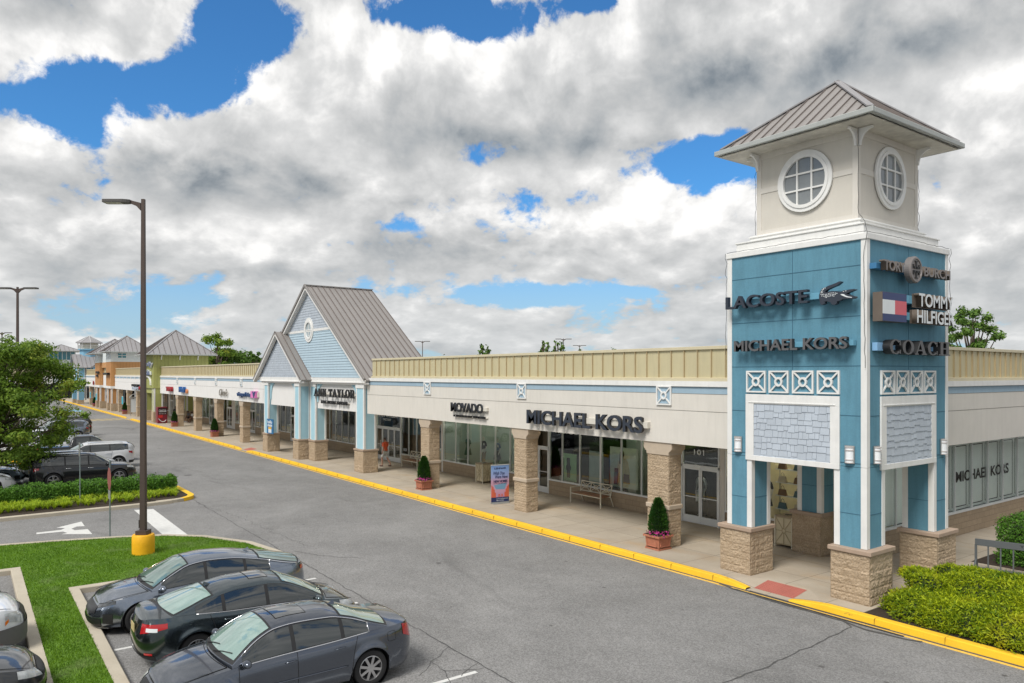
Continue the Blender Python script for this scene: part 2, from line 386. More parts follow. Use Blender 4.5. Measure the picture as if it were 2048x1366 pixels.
class MB:
    def __init__(s): s.v = []; s.f = []; s.mi = []; s.m = 0
    def add(s, vs, fs):
        o = len(s.v); s.v += [tuple(p) for p in vs]; s.f += [tuple(i + o for i in f) for f in fs]; s.mi += [s.m] * len(fs); return s
    def box(s, x0, x1, y0, y1, z0, z1):
        if x0 > x1: x0, x1 = x1, x0
        if y0 > y1: y0, y1 = y1, y0
        v = [(x, y, z) for z in (z0, z1) for y in (y0, y1) for x in (x0, x1)]
        return s.add(v, [(0, 2, 3, 1), (4, 5, 7, 6), (0, 1, 5, 4), (2, 6, 7, 3), (0, 4, 6, 2), (1, 3, 7, 5)])
    def quad(s, *p): return s.add(p, [tuple(range(len(p)))])
    def prism(s, pts, axis, a, b):
        """polygon in the plane normal to axis ('x','y','z'), extruded from a to b"""
        def mk(p, d): return {'x': (d, p[0], p[1]), 'y': (p[0], d, p[1]), 'z': (p[0], p[1], d)}[axis]
        n = len(pts); v = [mk(p, a) for p in pts] + [mk(p, b) for p in pts]
        return s.add(v, [tuple(range(n))[::-1], tuple(range(n, 2 * n))] + [(i, (i + 1) % n, n + (i + 1) % n, n + i) for i in range(n)])
    def bar(s, p, q, w, h=None, up=(0, 0, 1)):
        """rectangular bar from p to q"""
        h = h or w; p = Vector(p); q = Vector(q); d = (q - p).normalized(); u = Vector(up)
        if abs(d.dot(u)) > .98: u = Vector((1, 0, 0)) if abs(d.x) < .9 else Vector((0, 1, 0))
        a = d.cross(u).normalized(); b = a.cross(d).normalized(); v = []
        for c in (p, q):
            for sa, sb in ((-1, -1), (1, -1), (1, 1), (-1, 1)): v.append(c + a * sa * w / 2 + b * sb * h / 2)
        return s.add(v, [(0, 1, 2, 3), (7, 6, 5, 4), (0, 4, 5, 1), (1, 5, 6, 2), (2, 6, 7, 3), (3, 7, 4, 0)])
    def tube(s, pts, r, n=8, cap=True):
        pts = [Vector(p) for p in pts]; rs = r if isinstance(r, (list, tuple)) else [r] * len(pts)
        o = len(s.v); prev = None
        for i, p in enumerate(pts):
            d = (pts[min(i + 1, len(pts) - 1)] - pts[max(i - 1, 0)]).normalized()
            u = Vector((0, 0, 1)) if abs(d.z) < .95 else Vector((1, 0, 0))
            if prev is not None:
                a = (prev - d * prev.dot(d))
                a = a.normalized() if a.length > 1e-5 else d.cross(u).normalized()
            else: a = d.cross(u).normalized()
            prev = a; b = d.cross(a)
            for k in range(n):
                t = 2 * math.pi * k / n; s.v.append(tuple(p + (a * math.cos(t) + b * math.sin(t)) * rs[i]))
        fs = []
        for i in range(len(pts) - 1):
            for k in range(n): fs.append((o + i * n + k, o + i * n + (k + 1) % n, o + (i + 1) * n + (k + 1) % n, o + (i + 1) * n + k))
        if cap: fs.append(tuple(o + k for k in range(n))[::-1]); fs.append(tuple(o + (len(pts) - 1) * n + k for k in range(n)))
        s.f += fs; s.mi += [s.m] * len(fs); return s
    def lathe(s, prof, c=(0, 0, 0), n=24, axis='z', cap=True):
        o = len(s.v)
        for r, h in prof:
            for k in range(n):
                t = 2 * math.pi * k / n; a, b = r * math.cos(t), r * math.sin(t)
                p = {'z': (a, b, h), 'x': (h, a, b), 'y': (b, h, a)}[axis]; s.v.append((p[0] + c[0], p[1] + c[1], p[2] + c[2]))
        fs = []
        for i in range(len(prof) - 1):
            for k in range(n): fs.append((o + i * n + k, o + i * n + (k + 1) % n, o + (i + 1) * n + (k + 1) % n, o + (i + 1) * n + k))
        if cap and prof[0][0] > 1e-6: fs.append(tuple(o + k for k in range(n))[::-1])
        if cap and prof[-1][0] > 1e-6: fs.append(tuple(o + (len(prof) - 1) * n + k for k in range(n)))
        s.f += fs; s.mi += [s.m] * len(fs); return s
    def grid(s, fn, nu, nv, closed_u=False):
        o = len(s.v)
        for j in range(nv + 1):
            for i in range(nu + (0 if closed_u else 1)): s.v.append(tuple(fn(i / nu, j / nv)))
        w_ = nu + (0 if closed_u else 1); fs = []
        for j in range(nv):
            for i in range(nu):
                i2 = (i + 1) % w_ if closed_u else i + 1
                fs.append((o + j * w_ + i, o + j * w_ + i2, o + (j + 1) * w_ + i2, o + (j + 1) * w_ + i))
        s.f += fs; s.mi += [s.m] * len(fs); return s
    def build(s, name, mats, parent=None, smooth=False, bevel=0.0, world_coords=True):
        if not isinstance(mats, (list, tuple)): mats = [mats]
        off = Vector((0, 0, 0))
        if parent is not None and world_coords: off = ORG.get(parent.name, off)
        me = bpy.data.meshes.new(name)
        v = np.array(s.v, dtype=np.float32).reshape(-1, 3) - np.array(off, dtype=np.float32)
        me.from_pydata(v.tolist(), [], s.f)
        for m_ in mats: me.materials.append(m_)
        if len(mats) > 1: me.polygons.foreach_set('material_index', s.mi)
        me.update()
        if smooth: me.shade_smooth()
        o = bpy.data.objects.new(name, me); col.objects.link(o)
        if parent is not None: o.parent = parent
        ORG[o.name] = off
        if bevel > 0:
            b = o.modifiers.new('bevel', 'BEVEL'); b.width = bevel; b.segments = 2; b.limit_method = 'ANGLE'; b.angle_limit = R(40)
        return o

def quads_mesh(name, verts, nper, mats, parent=None, off=None):
    """verts: (N*nper,3) array; each run of nper vertices is one face"""
    me = bpy.data.meshes.new(name); N = len(verts) // nper
    me.vertices.add(len(verts)); me.vertices.foreach_set('co', np.asarray(verts, dtype=np.float32).ravel())
    me.loops.add(len(verts)); me.loops.foreach_set('vertex_index', np.arange(len(verts), dtype=np.int32))
    me.polygons.add(N); me.polygons.foreach_set('loop_start', np.arange(0, len(verts), nper, dtype=np.int32))
    me.polygons.foreach_set('loop_total', np.full(N, nper, dtype=np.int32))
    me.materials.append(mats); me.update(calc_edges=True)
    o = bpy.data.objects.new(name, me); col.objects.link(o)
    if parent is not None: o.parent = parent
    return o

def text_mesh(body, size=1.0, extrude=.05, offset=0.0, spacing=1.0, shear=0.0, sides=None, align='LEFT'):
    """a MESH of extruded lettering in its own XY plane"""
    c = bpy.data.curves.new('t', 'FONT'); c.body = body; c.size = size; c.extrude = extrude; c.offset = offset
    c.space_character = spacing; c.shear = shear; c.align_x = align; c.resolution_u = 4
    o = bpy.data.objects.new('t', c); col.objects.link(o); bpy.context.view_layer.update()
    me = bpy.data.meshes.new_from_object(o.evaluated_get(bpy.context.evaluated_depsgraph_get()))
    bpy.data.objects.remove(o); bpy.data.curves.remove(c); return me
def fit_text(body, name, m, parent, x0, x1, z0, z1, plane, at, depth, offset=0.0, spacing=1.0, side=None, shear=0.0, group=None):
    """lettering stretched to the rectangle; plane 'y-' faces -Y at y=at (x to the right), 'x+' faces +X at x=at (runs along +Y)"""
    me = text_mesh(body, 1.0, .5, offset, spacing, shear)
    n = len(me.vertices); co = np.empty(n * 3, dtype=np.float32); me.vertices.foreach_get('co', co); co = co.reshape(-1, 3)
    a0, a1 = co[:, 0].min(), co[:, 0].max(); b0, b1 = co[:, 1].min(), co[:, 1].max()
    A = (co[:, 0] - a0) / (a1 - a0); B = (co[:, 1] - b0) / (b1 - b0); C = co[:, 2] + .5    # C=1 is the face towards the viewer
    out = np.empty_like(co)
    if plane == 'y-': out[:, 0] = x0 + A * (x1 - x0); out[:, 1] = at + (1 - C) * depth
    elif plane == 'x+': out[:, 1] = x0 + A * (x1 - x0); out[:, 0] = at - (1 - C) * depth
    out[:, 2] = z0 + B * (z1 - z0)
    off = ORG.get(parent.name, Vector((0, 0, 0))) if parent is not None else Vector((0, 0, 0))
    out -= np.array(off, dtype=np.float32)
    me.vertices.foreach_set('co', out.ravel()); me.materials.clear(); me.materials.append(m)
    if side is not None:
        me.materials.append(side); me.update()
        ax = 1 if plane == 'y-' else 0
        for p in me.polygons: p.material_index = 0 if abs(p.normal[ax]) > .7 else 1
    me.update(); o = bpy.data.objects.new(name, me); col.objects.link(o)
    if parent is not None: o.parent = parent
    ORG[o.name] = off; return o
# ---------------------------------------------------------------- ground
def struct(mb, name, m, **k):
    o = mb.build(name, m, None, **k); o['kind'] = 'structure'; return o
b = MB(); b.quad((-2500, -2500, 0), (2500, -2500, 0), (2500, 2500, 0), (-2500, 2500, 0)); struct(b, 'ground', ASPH)
# pavement along the shops, with dropped kerbs at three crossings
KY0, KY1 = 16.76, 16.95
drops = [(-57.6, -56.0), (-107.5, -104.2), (-12.2, -10.95)]
RD, FLR = .75, .8      # depth of a ramp, width of its flares
b = MB(); b.box(-215, -9.15, KY1 + RD, 22.3, -.2, .15); b.box(-11.8, -9.75, 22.3, 70, -.2, .147); b.box(-9.15, 4, 21.9, 24.2, -.2, .149); b.box(-9.75, -9.15, 22.3, 24.2, -.2, .148)
edges = sorted(drops); xa = -215
for (d0, d1) in edges + [(-9.15 + FLR, 0)]:
    b.box(xa, d0 - FLR, KY1, KY1 + RD, -.2, .15); xa = d1 + FLR
for (d0, d1) in edges:
    y0, y1 = KY1, KY1 + RD
    b.quad((d0, y0, .02), (d1, y0, .02), (d1, y1, .15), (d0, y1, .15)); b.quad((d0 - FLR, y0, .15), (d0, y0, .02), (d0, y1, .15)); b.quad((d0 - FLR, y0, .15), (d0, y1, .15), (d0 - FLR, y1, .15)); b.quad((d1, y0, .02), (d1 + FLR, y0, .15), (d1, y1, .15)); b.quad((d1 + FLR, y0, .15), (d1 + FLR, y1, .15), (d1, y1, .15))
    b.box(d0, d1, KY0, KY1, 0, .0195)
struct(b, 'pavement', PAVE)
b = MB(); b.box(-9.15, 14, KY1, 21.9, -.2, .135); b.box(-9.75, 14, 24.2, 70, -.2, .134); struct(b, 'mulch_bed', SOIL)
def kerb_profile(x):           # height of the kerb top, dropping to 2 cm at crossings
    h = .15
    for a, c in drops:
        if a <= x <= c: return .022
        for e, sg in ((a, -1), (c, 1)):
            d = (x - e) * sg
            if 0 < d < .9: h = min(h, .022 + (.15 - .022) * (d / .9) ** .7)
    return h
xs = [-215.0]
while xs[-1] < 12: xs.append(xs[-1] + (.25 if xs[-1] > -60 else .5))
b = MB(); sec = []
for x in xs:
    h = kerb_profile(x) + .004; sec.append([(x, KY0 - .02, 0), (x, KY0 + .01, h - .02), (x, KY0 + .035, h), (x, KY1 + .015, h), (x, KY1 + .015, 0)])
o0 = len(b.v)
for s_ in sec: b.v += s_
for i in range(len(sec) - 1):
    if any(a < (xs[i] + xs[i + 1]) / 2 < c for a, c in drops): continue
    for k in range(4): b.f.append((i * 5 + k, (i + 1) * 5 + k, (i + 1) * 5 + k + 1, i * 5 + k + 1)); b.mi.append(0)
struct(b, 'kerb', KERBY)
# ramp details: dark gutter patch and red dimpled tile
b = MB(); b.box(-12.5, -8.0, 16.50, 16.585, .0, .009); b.box(-12.1, -8.4, 16.715, 16.755, 0, .010)
struct(b, 'tar_patch', mat('tar', (.03, .03, .032), .8, var=.2, vscale=10))
b = MB(); b.box(-215, 12, 16.55, 16.64, 0, .006); struct(b, 'yellow_edge_line', mat('worn_yellow_line', (.80, .50, .09), .65, var=.14, vscale=7, fine=(45, .16)))
b = MB(); b.box(-215, 12, 16.64, 16.745, 0, .0035); struct(b, 'gutter_dirt', mat('gutter_dirt', (.10, .09, .075), .9, var=.35, vscale=5))
b = MB()
for k in range(130):
    x = 11 - 1.52 * k
    if any(a - .9 < x < c + .9 for a, c in drops): continue
    b.box(x - .005, x + .005, KY0 - .022, KY1 + .012, .0, .1555)
struct(b, 'kerb_joints', mat('kerb_joint', (.42, .27, .03), .9, var=.2))
DIMP = mat('red_tactile', (.40, .13, .10), .8, var=.1, bump=.3, bscale=90)
b = MB()
for (x0, x1) in ((-12.15, -10.98), (-57.5, -56.1)):
    zf = lambda y: .02 + .13 * (y - KY1) / RD + .005; y0, y1 = KY1 + .03, KY1 + .66
    b.quad((x0, y0, zf(y0)), (x1, y0, zf(y0)), (x1, y1, zf(y1)), (x0, y1, zf(y1)))
    if x0 > -20:
        for i in range(15):
            for j in range(8):
                cx_, cy_ = x0 + .04 + i * .075, y0 + .03 + j * .075; b.box(cx_, cx_ + .03, cy_, cy_ + .03, zf(cy_) - .002, zf(cy_) + .009)
struct(b, 'tactile_paving', DIMP)
# painted markings
PAINT = mat('white_road_paint', (.62, .62, .60), .7, var=.10, vscale=5, fine=(40, .12))
b = MB()
b.quad((-34.75, 5.75, .004), (-27.75, 5.68, .004), (-27.3, 6.4, .004), (-34.5, 6.45, .004))
struct(b, 'stop_bar', PAINT)
ARROW = [(-31.56, 2.06), (-31.51, 2.88), (-31.15, 2.98), (-31.03, 2.78), (-30.41, 3.68), (-31.48, 3.66), (-31.54, 3.25), (-31.91, 3.18), (-32.24, 3.39), (-32.16, 3.64), (-33.24, 3.65), (-32.44, 2.75), (-32.18, 3.0), (-31.9, 2.86), (-31.87, 2.08)]
b = MB(); b.add([(x, y, .004) for x, y in ARROW], [tuple(range(len(ARROW)))])
struct(b, 'turn_arrow', PAINT)
b = MB()
for x in (-11.95, -14.65, -17.35, -20.1): b.box(x - .05, x + .05, 2.5, 7.95, 0, .004)
for x in (-17.1, -19.8, -22.5, -14.4): b.box(x - .05, x + .05, -4.6, 1.1, 0, .004)
for k in range(26): x = -43.1 - 2.72 * k; b.box(x - .05, x + .05, 2.6, 8.1, 0, .004)
for k in range(26): x = -43.1 - 2.72 * k; b.box(x - .05, x + .05, -3.2, 2.3, 0, .004)
b.box(-113, -43.1, 2.40, 2.50, 0, .0044)
struct(b, 'parking_lines', PAINT)
b = MB()
b.box(-104.4, -104.0, 8.3, 16.7, 0, .005); b.box(-107.6, -107.2, 8.3, 16.7, 0, .005)
for k in range(9): b.quad((-107.2, 8.6 + k * .92, .0042), (-104.4, 9.2 + k * .92, .0042), (-104.4, 9.5 + k * .92, .0042), (-107.2, 8.9 + k * .92, .0042))
struct(b, 'crossing_marking', mat('faded_yellow_paint', (.50, .38, .16), .75, var=.15))
b = MB(); b.quad((-139, 11.5, .005), (-131, 12.0, .005), (-131, 14.8, .005), (-139, 14.6, .005)); struct(b, 'blue_marking', mat('faded_blue_paint', (.22, .42, .55), .7, var=.3, vscale=1.2))
# tar seams and cracks in the asphalt
TAR = mat('crack_filler', (.075, .074, .073), .85, var=.25, vscale=9)
def crack(mb, pts, w0, wob=.03, z=.0045, step=.12, seed=0):
    r_ = random.Random(seed); P_ = [Vector((p[0], p[1], 0)) for p in pts]; L_ = []
    for a, c in zip(P_[:-1], P_[1:]):
        n_ = max(2, int((c - a).length / step))
        for i in range(n_): L_.append(a.lerp(c, i / n_))
    L_.append(P_[-1]); Q_ = []
    for i, p in enumerate(L_):
        d = (L_[min(i + 1, len(L_) - 1)] - L_[max(i - 1, 0)]).normalized(); nn = Vector((-d.y, d.x, 0))
        j = (mnoise.noise(p * 2.1 + Vector((seed, 0, 0))) * 2.2 + mnoise.noise(p * 9 + Vector((0, seed, 0)))) * wob
        ww = w0 * (.45 + .9 * abs(mnoise.noise(p * 3.1 + Vector((0, 0, seed)))) + .3 * r_.random())
        Q_.append((p + nn * (j + ww), p + nn * (j - ww)))
    for (a, c), (d, e) in zip(Q_[:-1], Q_[1:]): mb.quad((a.x, a.y, z), (c.x, c.y, z), (e.x, e.y, z), (d.x, d.y, z))
b = MB()
crack(b, [(-60, 8.35), (-40, 8.45), (-23.9, 8.3), (-17, 8.22), (-8, 8.2), (6, 8.3)], .017, .03, seed=3)
crack(b, [(-9.4, 16.5), (-9.0, 16.2), (-8.75, 12.4), (-8.9, 9.5), (-8.6, 5)], .022, .03, seed=5)
crack(b, [(-13.0, 16.62), (-11.8, 16.48), (-9.4, 16.42), (-8.6, 16.3), (-7.6, 16.5)], .045, .03, seed=6, z=.0105)
crack(b, [(-11.95, 7.6), (-12.35, 8.2)], .01, .06, seed=7); crack(b, [(-12.4, 7.0), (-12.9, 7.5), (-13.4, 8.2)], .009, .07, seed=8)
crack(b, [(-11.6, 7.2), (-12.35, 7.45), (-12.9, 7.5)], .009, .07, seed=9); crack(b, [(-12.35, 7.45), (-12.1, 8.2)], .009, .07, seed=10)
crack(b, [(-23.6, 8.6), (-22.6, 9.0), (-21.4, 9.9)], .014, .05, seed=11); crack(b, [(-35.0, 8.3), (-30, 8.9), (-24.0, 9.2)], .010, .09, seed=12)
struct(b, 'asphalt_cracks', TAR)
b = MB(); r_ = random.Random(31)
for (x, y, r0) in [(-44.9, 10.2, .28), (-19.5, 11.6, .10)] + [(r_.uniform(-22, -12), r_.uniform(2.8, 7), r_.uniform(.08, .22)) for k in range(7)] + [(r_.uniform(-40, -5), r_.uniform(9, 16), r_.uniform(.02, .06)) for k in range(40)]:
    n_ = 14; b.add([(x + r0 * (1 + .3 * r_.uniform(-1, 1)) * math.cos(6.283 * k / n_), y + r0 * .8 * (1 + .3 * r_.uniform(-1, 1)) * math.sin(6.283 * k / n_), .0035) for k in range(n_)], [tuple(range(n_))])
struct(b, 'oil_spots', mat('oil_stain', (.095, .092, .09), .7, var=.3, vscale=6))

# islands: kerb ring + soil
def offset_poly(P_, d):
    n_ = len(P_); out = []
    for i in range(n_):
        a = Vector(P_[i - 1]); c = Vector(P_[i]); e = Vector(P_[(i + 1) % n_])
        d1 = (c - a).normalized(); d2 = (e - c).normalized(); n1_ = Vector((-d1.y, d1.x)); n2_ = Vector((-d2.y, d2.x))
        m_ = (n1_ + n2_); m_ = m_ / max(m_.length_squared, .3) * 2 / 1.0 if m_.length > 1e-6 else n1_
        k = (n1_ + n2_).normalized(); cs = max(.4, k.dot(n1_)); out.append(tuple(c + k * d / cs))
    return out
def arc(cx_, cy_, r_, a0, a1, n_=10): return [(cx_ + r_ * math.cos(R(a0 + (a1 - a0) * i / n_)), cy_ + r_ * math.sin(R(a0 + (a1 - a0) * i / n_))) for i in range(n_ + 1)]
# counter-clockwise outlines (inside is to the left)
lawn = [(-23.35, -10), (-25.55, -10)][:0]
lawn = [(6, 1.05), (6, 2.42), (-22.35, 2.42), (-22.35, 7.0)] + arc(-23.15, 7.3, .8, 0, 100, 7) + [(-25.2, 7.75), (-27.1, 6.75), (-28.1, 5.7), (-28.75, 4.3), (-29.3, 2.6), (-29.7, .9), (-30.1, -2), (-30.5, -12), (-25.6, -12), (-25.6, 1.05)]
bed = [(-35.0, -12), (-35.05, 1.1), (-35.25, 6.07), (-35.5, 7.4)] + arc(-36.9, 7.3, 1.3, 0, 90, 6) + [(-40.0, 8.6), (-41.2, 8.3), (-42.0, 7.4), (-42.0, -12)]
def island(P_, name, soil, km, h=.15, wd=.24):
    inner = offset_poly(P_, wd); n_ = len(P_)
    b = MB(); v = []
    top0 = offset_poly(P_, .02)
    for i in range(n_): v += [(*P_[i], 0), (*P_[i], h - .02), (*top0[i], h), (*inner[i], h), (*inner[i], h - .05)]
    fs = []
    for i in range(n_):
        j = (i + 1) % n_
        for k in range(4): fs.append((i * 5 + k, j * 5 + k, j * 5 + k + 1, i * 5 + k + 1))
    b.add(v, fs); struct(b, name + '_kerb', km)
    b = MB(); b.add([(*p, h - .02) for p in inner], [tuple(range(n_))]); struct(b, name + '_soil', soil)
    return inner
def inside(P_, x, y):
    c = False; j = len(P_) - 1
    for i in range(len(P_)):
        if (P_[i][1] > y) != (P_[j][1] > y) and x < (P_[j][0] - P_[i][0]) * (y - P_[i][1]) / (P_[j][1] - P_[i][1]) + P_[i][0]: c = not c
        j = i
    return c
lawn_in = island(lawn, 'lawn', LAWNM, KERBC); bed_in = island(bed, 'planting_bed', SOIL, KERBC)
b = MB(); b.v = [];
P_ = arc(-36.9, 7.3, 1.31, 30, 95, 6) + [(-39.9, 8.61)]; Q_ = arc(-36.9, 7.3, 1.05, 30, 95, 6) + [(-39.9, 8.35)]
for i in range(len(P_) - 1):
    b.quad((*P_[i], .0), (*P_[i + 1], .0), (*P_[i + 1], .152), (*P_[i], .152)); b.quad((*P_[i], .153), (*P_[i + 1], .153), (*Q_[i + 1], .153), (*Q_[i], .153))
struct(b, 'yellow_kerb_paint', KERBY)
# grass blades
def blades(pts, h, w_, lean=.5, seed=1, hv=.5):
    r_ = np.random.default_rng(seed); n_ = len(pts); P0 = np.asarray(pts, dtype=np.float32)
    a = r_.uniform(0, 2 * np.pi, n_); hh = h * r_.uniform(1 - hv, 1 + hv * .6, n_); a2 = r_.uniform(0, 2 * np.pi, n_)
    dx = np.stack([np.cos(a), np.sin(a), np.zeros(n_)], 1) * (w_ / 2)
    ln = np.stack([np.cos(a2), np.sin(a2), np.zeros(n_)], 1) * (hh * lean * r_.uniform(.2, 1, n_))[:, None]; up = np.zeros((n_, 3)); up[:, 2] = hh
    return np.stack([P0 - dx, P0 + dx, P0 + ln + up], 1).reshape(-1, 3)
r_ = np.random.default_rng(5); pts = []
while len(pts) < 90000:
    x = r_.uniform(-30, -13.0); y = r_.uniform(-1.5, 8.2)
    if r_.random() > (13.0 / max(13, math.hypot(x, y))) ** .6: continue
    if inside(lawn_in, x, y): pts.append((x, y, .125))
o = quads_mesh('lawn_grass', blades(pts, .05, .018, .9, 2), 3, GRASS); tag(o, 'mown green grass covering the kerbed island around the yellow lamp base', 'grass', kind='stuff')
# ---------------------------------------------------------------- building pieces
def rough_block(x0, x1, y0, y1, z0, z1, course=.2, blk=.42, cell=.04, amp=.015, seed=0):
    """split-face masonry: a box whose faces bulge block by block, with recessed joints"""
    mb = MB()
    def face(org, du, dv, nrm, lu, lv):
        nu = max(2, int(lu / cell)); nv = max(2, int(lv / cell)); o = len(mb.v)
        for j in range(nv + 1):
            for i in range(nu + 1):
                u = lu * i / nu; v = lv * j / nv; p = org + du * u + dv * v
                row = math.floor(v / course + 1e-4); fv = v / course - row
                fu = (u / blk + .5 * (row % 2)); bi = math.floor(fu); fu -= bi
                edge = min(fv, 1 - fv) * course; eu = min(fu, 1 - fu) * blk
                q = p + Vector((seed, seed * 2, 0))
                h = amp * (mnoise.noise(q * 8) * .9 + mnoise.noise(q * 20) * 1.1) + amp * .7 * mnoise.noise(Vector((bi * 3.3, row * 7.7, seed + lu)))
                jn = min(1, min(edge, eu) / .018); h = h * (.35 + .65 * jn) + amp * .95 * jn
                e_ = min(u, lu - u); 
                if e_ < .01: h = amp * .3
                if v < 1e-4 or lv - v < 1e-4: h = 0
                mb.v.append(tuple(p + nrm * h))
        for j in range(nv):
            for i in range(nu): mb.f.append((o + j * (nu + 1) + i, o + j * (nu + 1) + i + 1, o + (j + 1) * (nu + 1) + i + 1, o + (j + 1) * (nu + 1) + i)); mb.mi.append(0)
    X, Y, Z = Vector((1, 0, 0)), Vector((0, 1, 0)), Vector((0, 0, 1))
    face(Vector((x0, y0, z0)), X, Z, -Y, x1 - x0, z1 - z0); face(Vector((x1, y0, z0)), Y, Z, X, y1 - y0, z1 - z0)
    face(Vector((x1, y1, z0)), -X, Z, Y, x1 - x0, z1 - z0); face(Vector((x0, y1, z0)), -Y, Z, -X, y1 - y0, z1 - z0)
    mb.quad((x0, y0, z1), (x1, y0, z1), (x1, y1, z1), (x0, y1, z1)); return mb
FA = {}
def plane_map(plane, at):      # local (a along wall, z, d outwards) -> world
    if plane == 'y-': return lambda a, z, d: (a, at - d, z)
    if plane == 'x+': return lambda a, z, d: (at + d, a, z)
def wbox(mb, plane, at, a0, a1, z0, z1, d0, d1):
    if plane == 'y-': mb.box(a0, a1, at - d1, at - d0, z0, z1)
    else: mb.box(at + d0, at + d1, a0, a1, z0, z1)
def lattice(parent, plane, at, a0, a1, z0, z1, back=LBLUE, fr=WHITE, th=.05):
    """framed X with an oval ring at the crossing"""
    f = plane_map(plane, at); mb = MB(); t = (a1 - a0) * .068
    wbox(mb, plane, at, a0, a1, z0, z0 + t, .0, th); wbox(mb, plane, at, a0, a1, z1 - t, z1, .0, th)
    wbox(mb, plane, at, a0, a0 + t, z0 + t, z1 - t, .0, th); wbox(mb, plane, at, a1 - t, a1, z0 + t, z1 - t, .0, th)
    ca, cz = (a0 + a1) / 2, (z0 + z1) / 2; ra, rz = (a1 - a0) * .16, (z1 - z0) * .17
    for sa in (-1, 1):
        for sz in (-1, 1):
            p = Vector(f(ca + sa * ra * .75, cz + sz * rz * .75, th * .5)); q = Vector(f(ca + sa * ((a1 - a0) / 2 - t), cz + sz * ((z1 - z0) / 2 - t), th * .5))
            mb.bar(p, q, t * .9, th * .8)
    n_ = 20
    for i in range(n_):
        A0, A1 = 2 * math.pi * i / n_, 2 * math.pi * (i + 1) / n_; pts = []
        for d in (0.002, th + .006):
            for rr_ in (1.25, .72):
                for A in (A0, A1): pts.append(f(ca + ra * rr_ * math.cos(A), cz + rz * rr_ * math.sin(A), d))
        mb.add(pts, [(4, 5, 7, 6), (0, 1, 5, 4), (2, 6, 7, 3)])
    o = mb.build('lattice_panel', fr, parent, bevel=.0); return o
def ring_window(parent, plane, at, ca, cz, ra, rz, fr=.17, bars=3, glass=None, framem=None, name='round_window'):
    f = plane_map(plane, at); n_ = 40; mb = MB()
    for (o_, i_, d_) in ((1.0, 1 - fr * .75, .05), (1 - fr * .72, 1 - fr * 1.35, .075)):
        for i in range(n_):
            A0, A1 = 2 * math.pi * i / n_, 2 * math.pi * (i + 1) / n_; pts = []
            for d in (0.0, d_):
                for k in (o_, i_):
                    for A in (A0, A1): pts.append(f(ca + ra * k * math.cos(A), cz + rz * k * math.sin(A), d))
            mb.add(pts, [(4, 5, 7, 6), (0, 1, 5, 4), (2, 6, 7, 3)])
    w_ = mb.build(name, framem or WHITE, parent)
    mb = MB(); k = 1 - fr * 1.3
    mb.add([f(ca + ra * k * math.cos(2 * math.pi * i / n_), cz + rz * k * math.sin(2 * math.pi * i / n_), .006) for i in range(n_)], [tuple(range(n_))])
    mb.build('pane', glass or GLASS_T, w_)
    mb = MB(); t = .022 if ra > .4 else .012
    pos = (-.34, .34) if bars == 3 else (0,)
    for s_ in pos:
        e = math.sqrt(1 - s_ * s_) * k
        wbox(mb, plane, at, ca + ra * s_ * k - t, ca + ra * s_ * k + t, cz - rz * e, cz + rz * e, .008, .045)
        wbox(mb, plane, at, ca - ra * e, ca + ra * e, cz + rz * s_ * k - t, cz + rz * s_ * k + t, .008, .042)
    mb.build('glazing_bars', framem or WHITE, w_); return w_
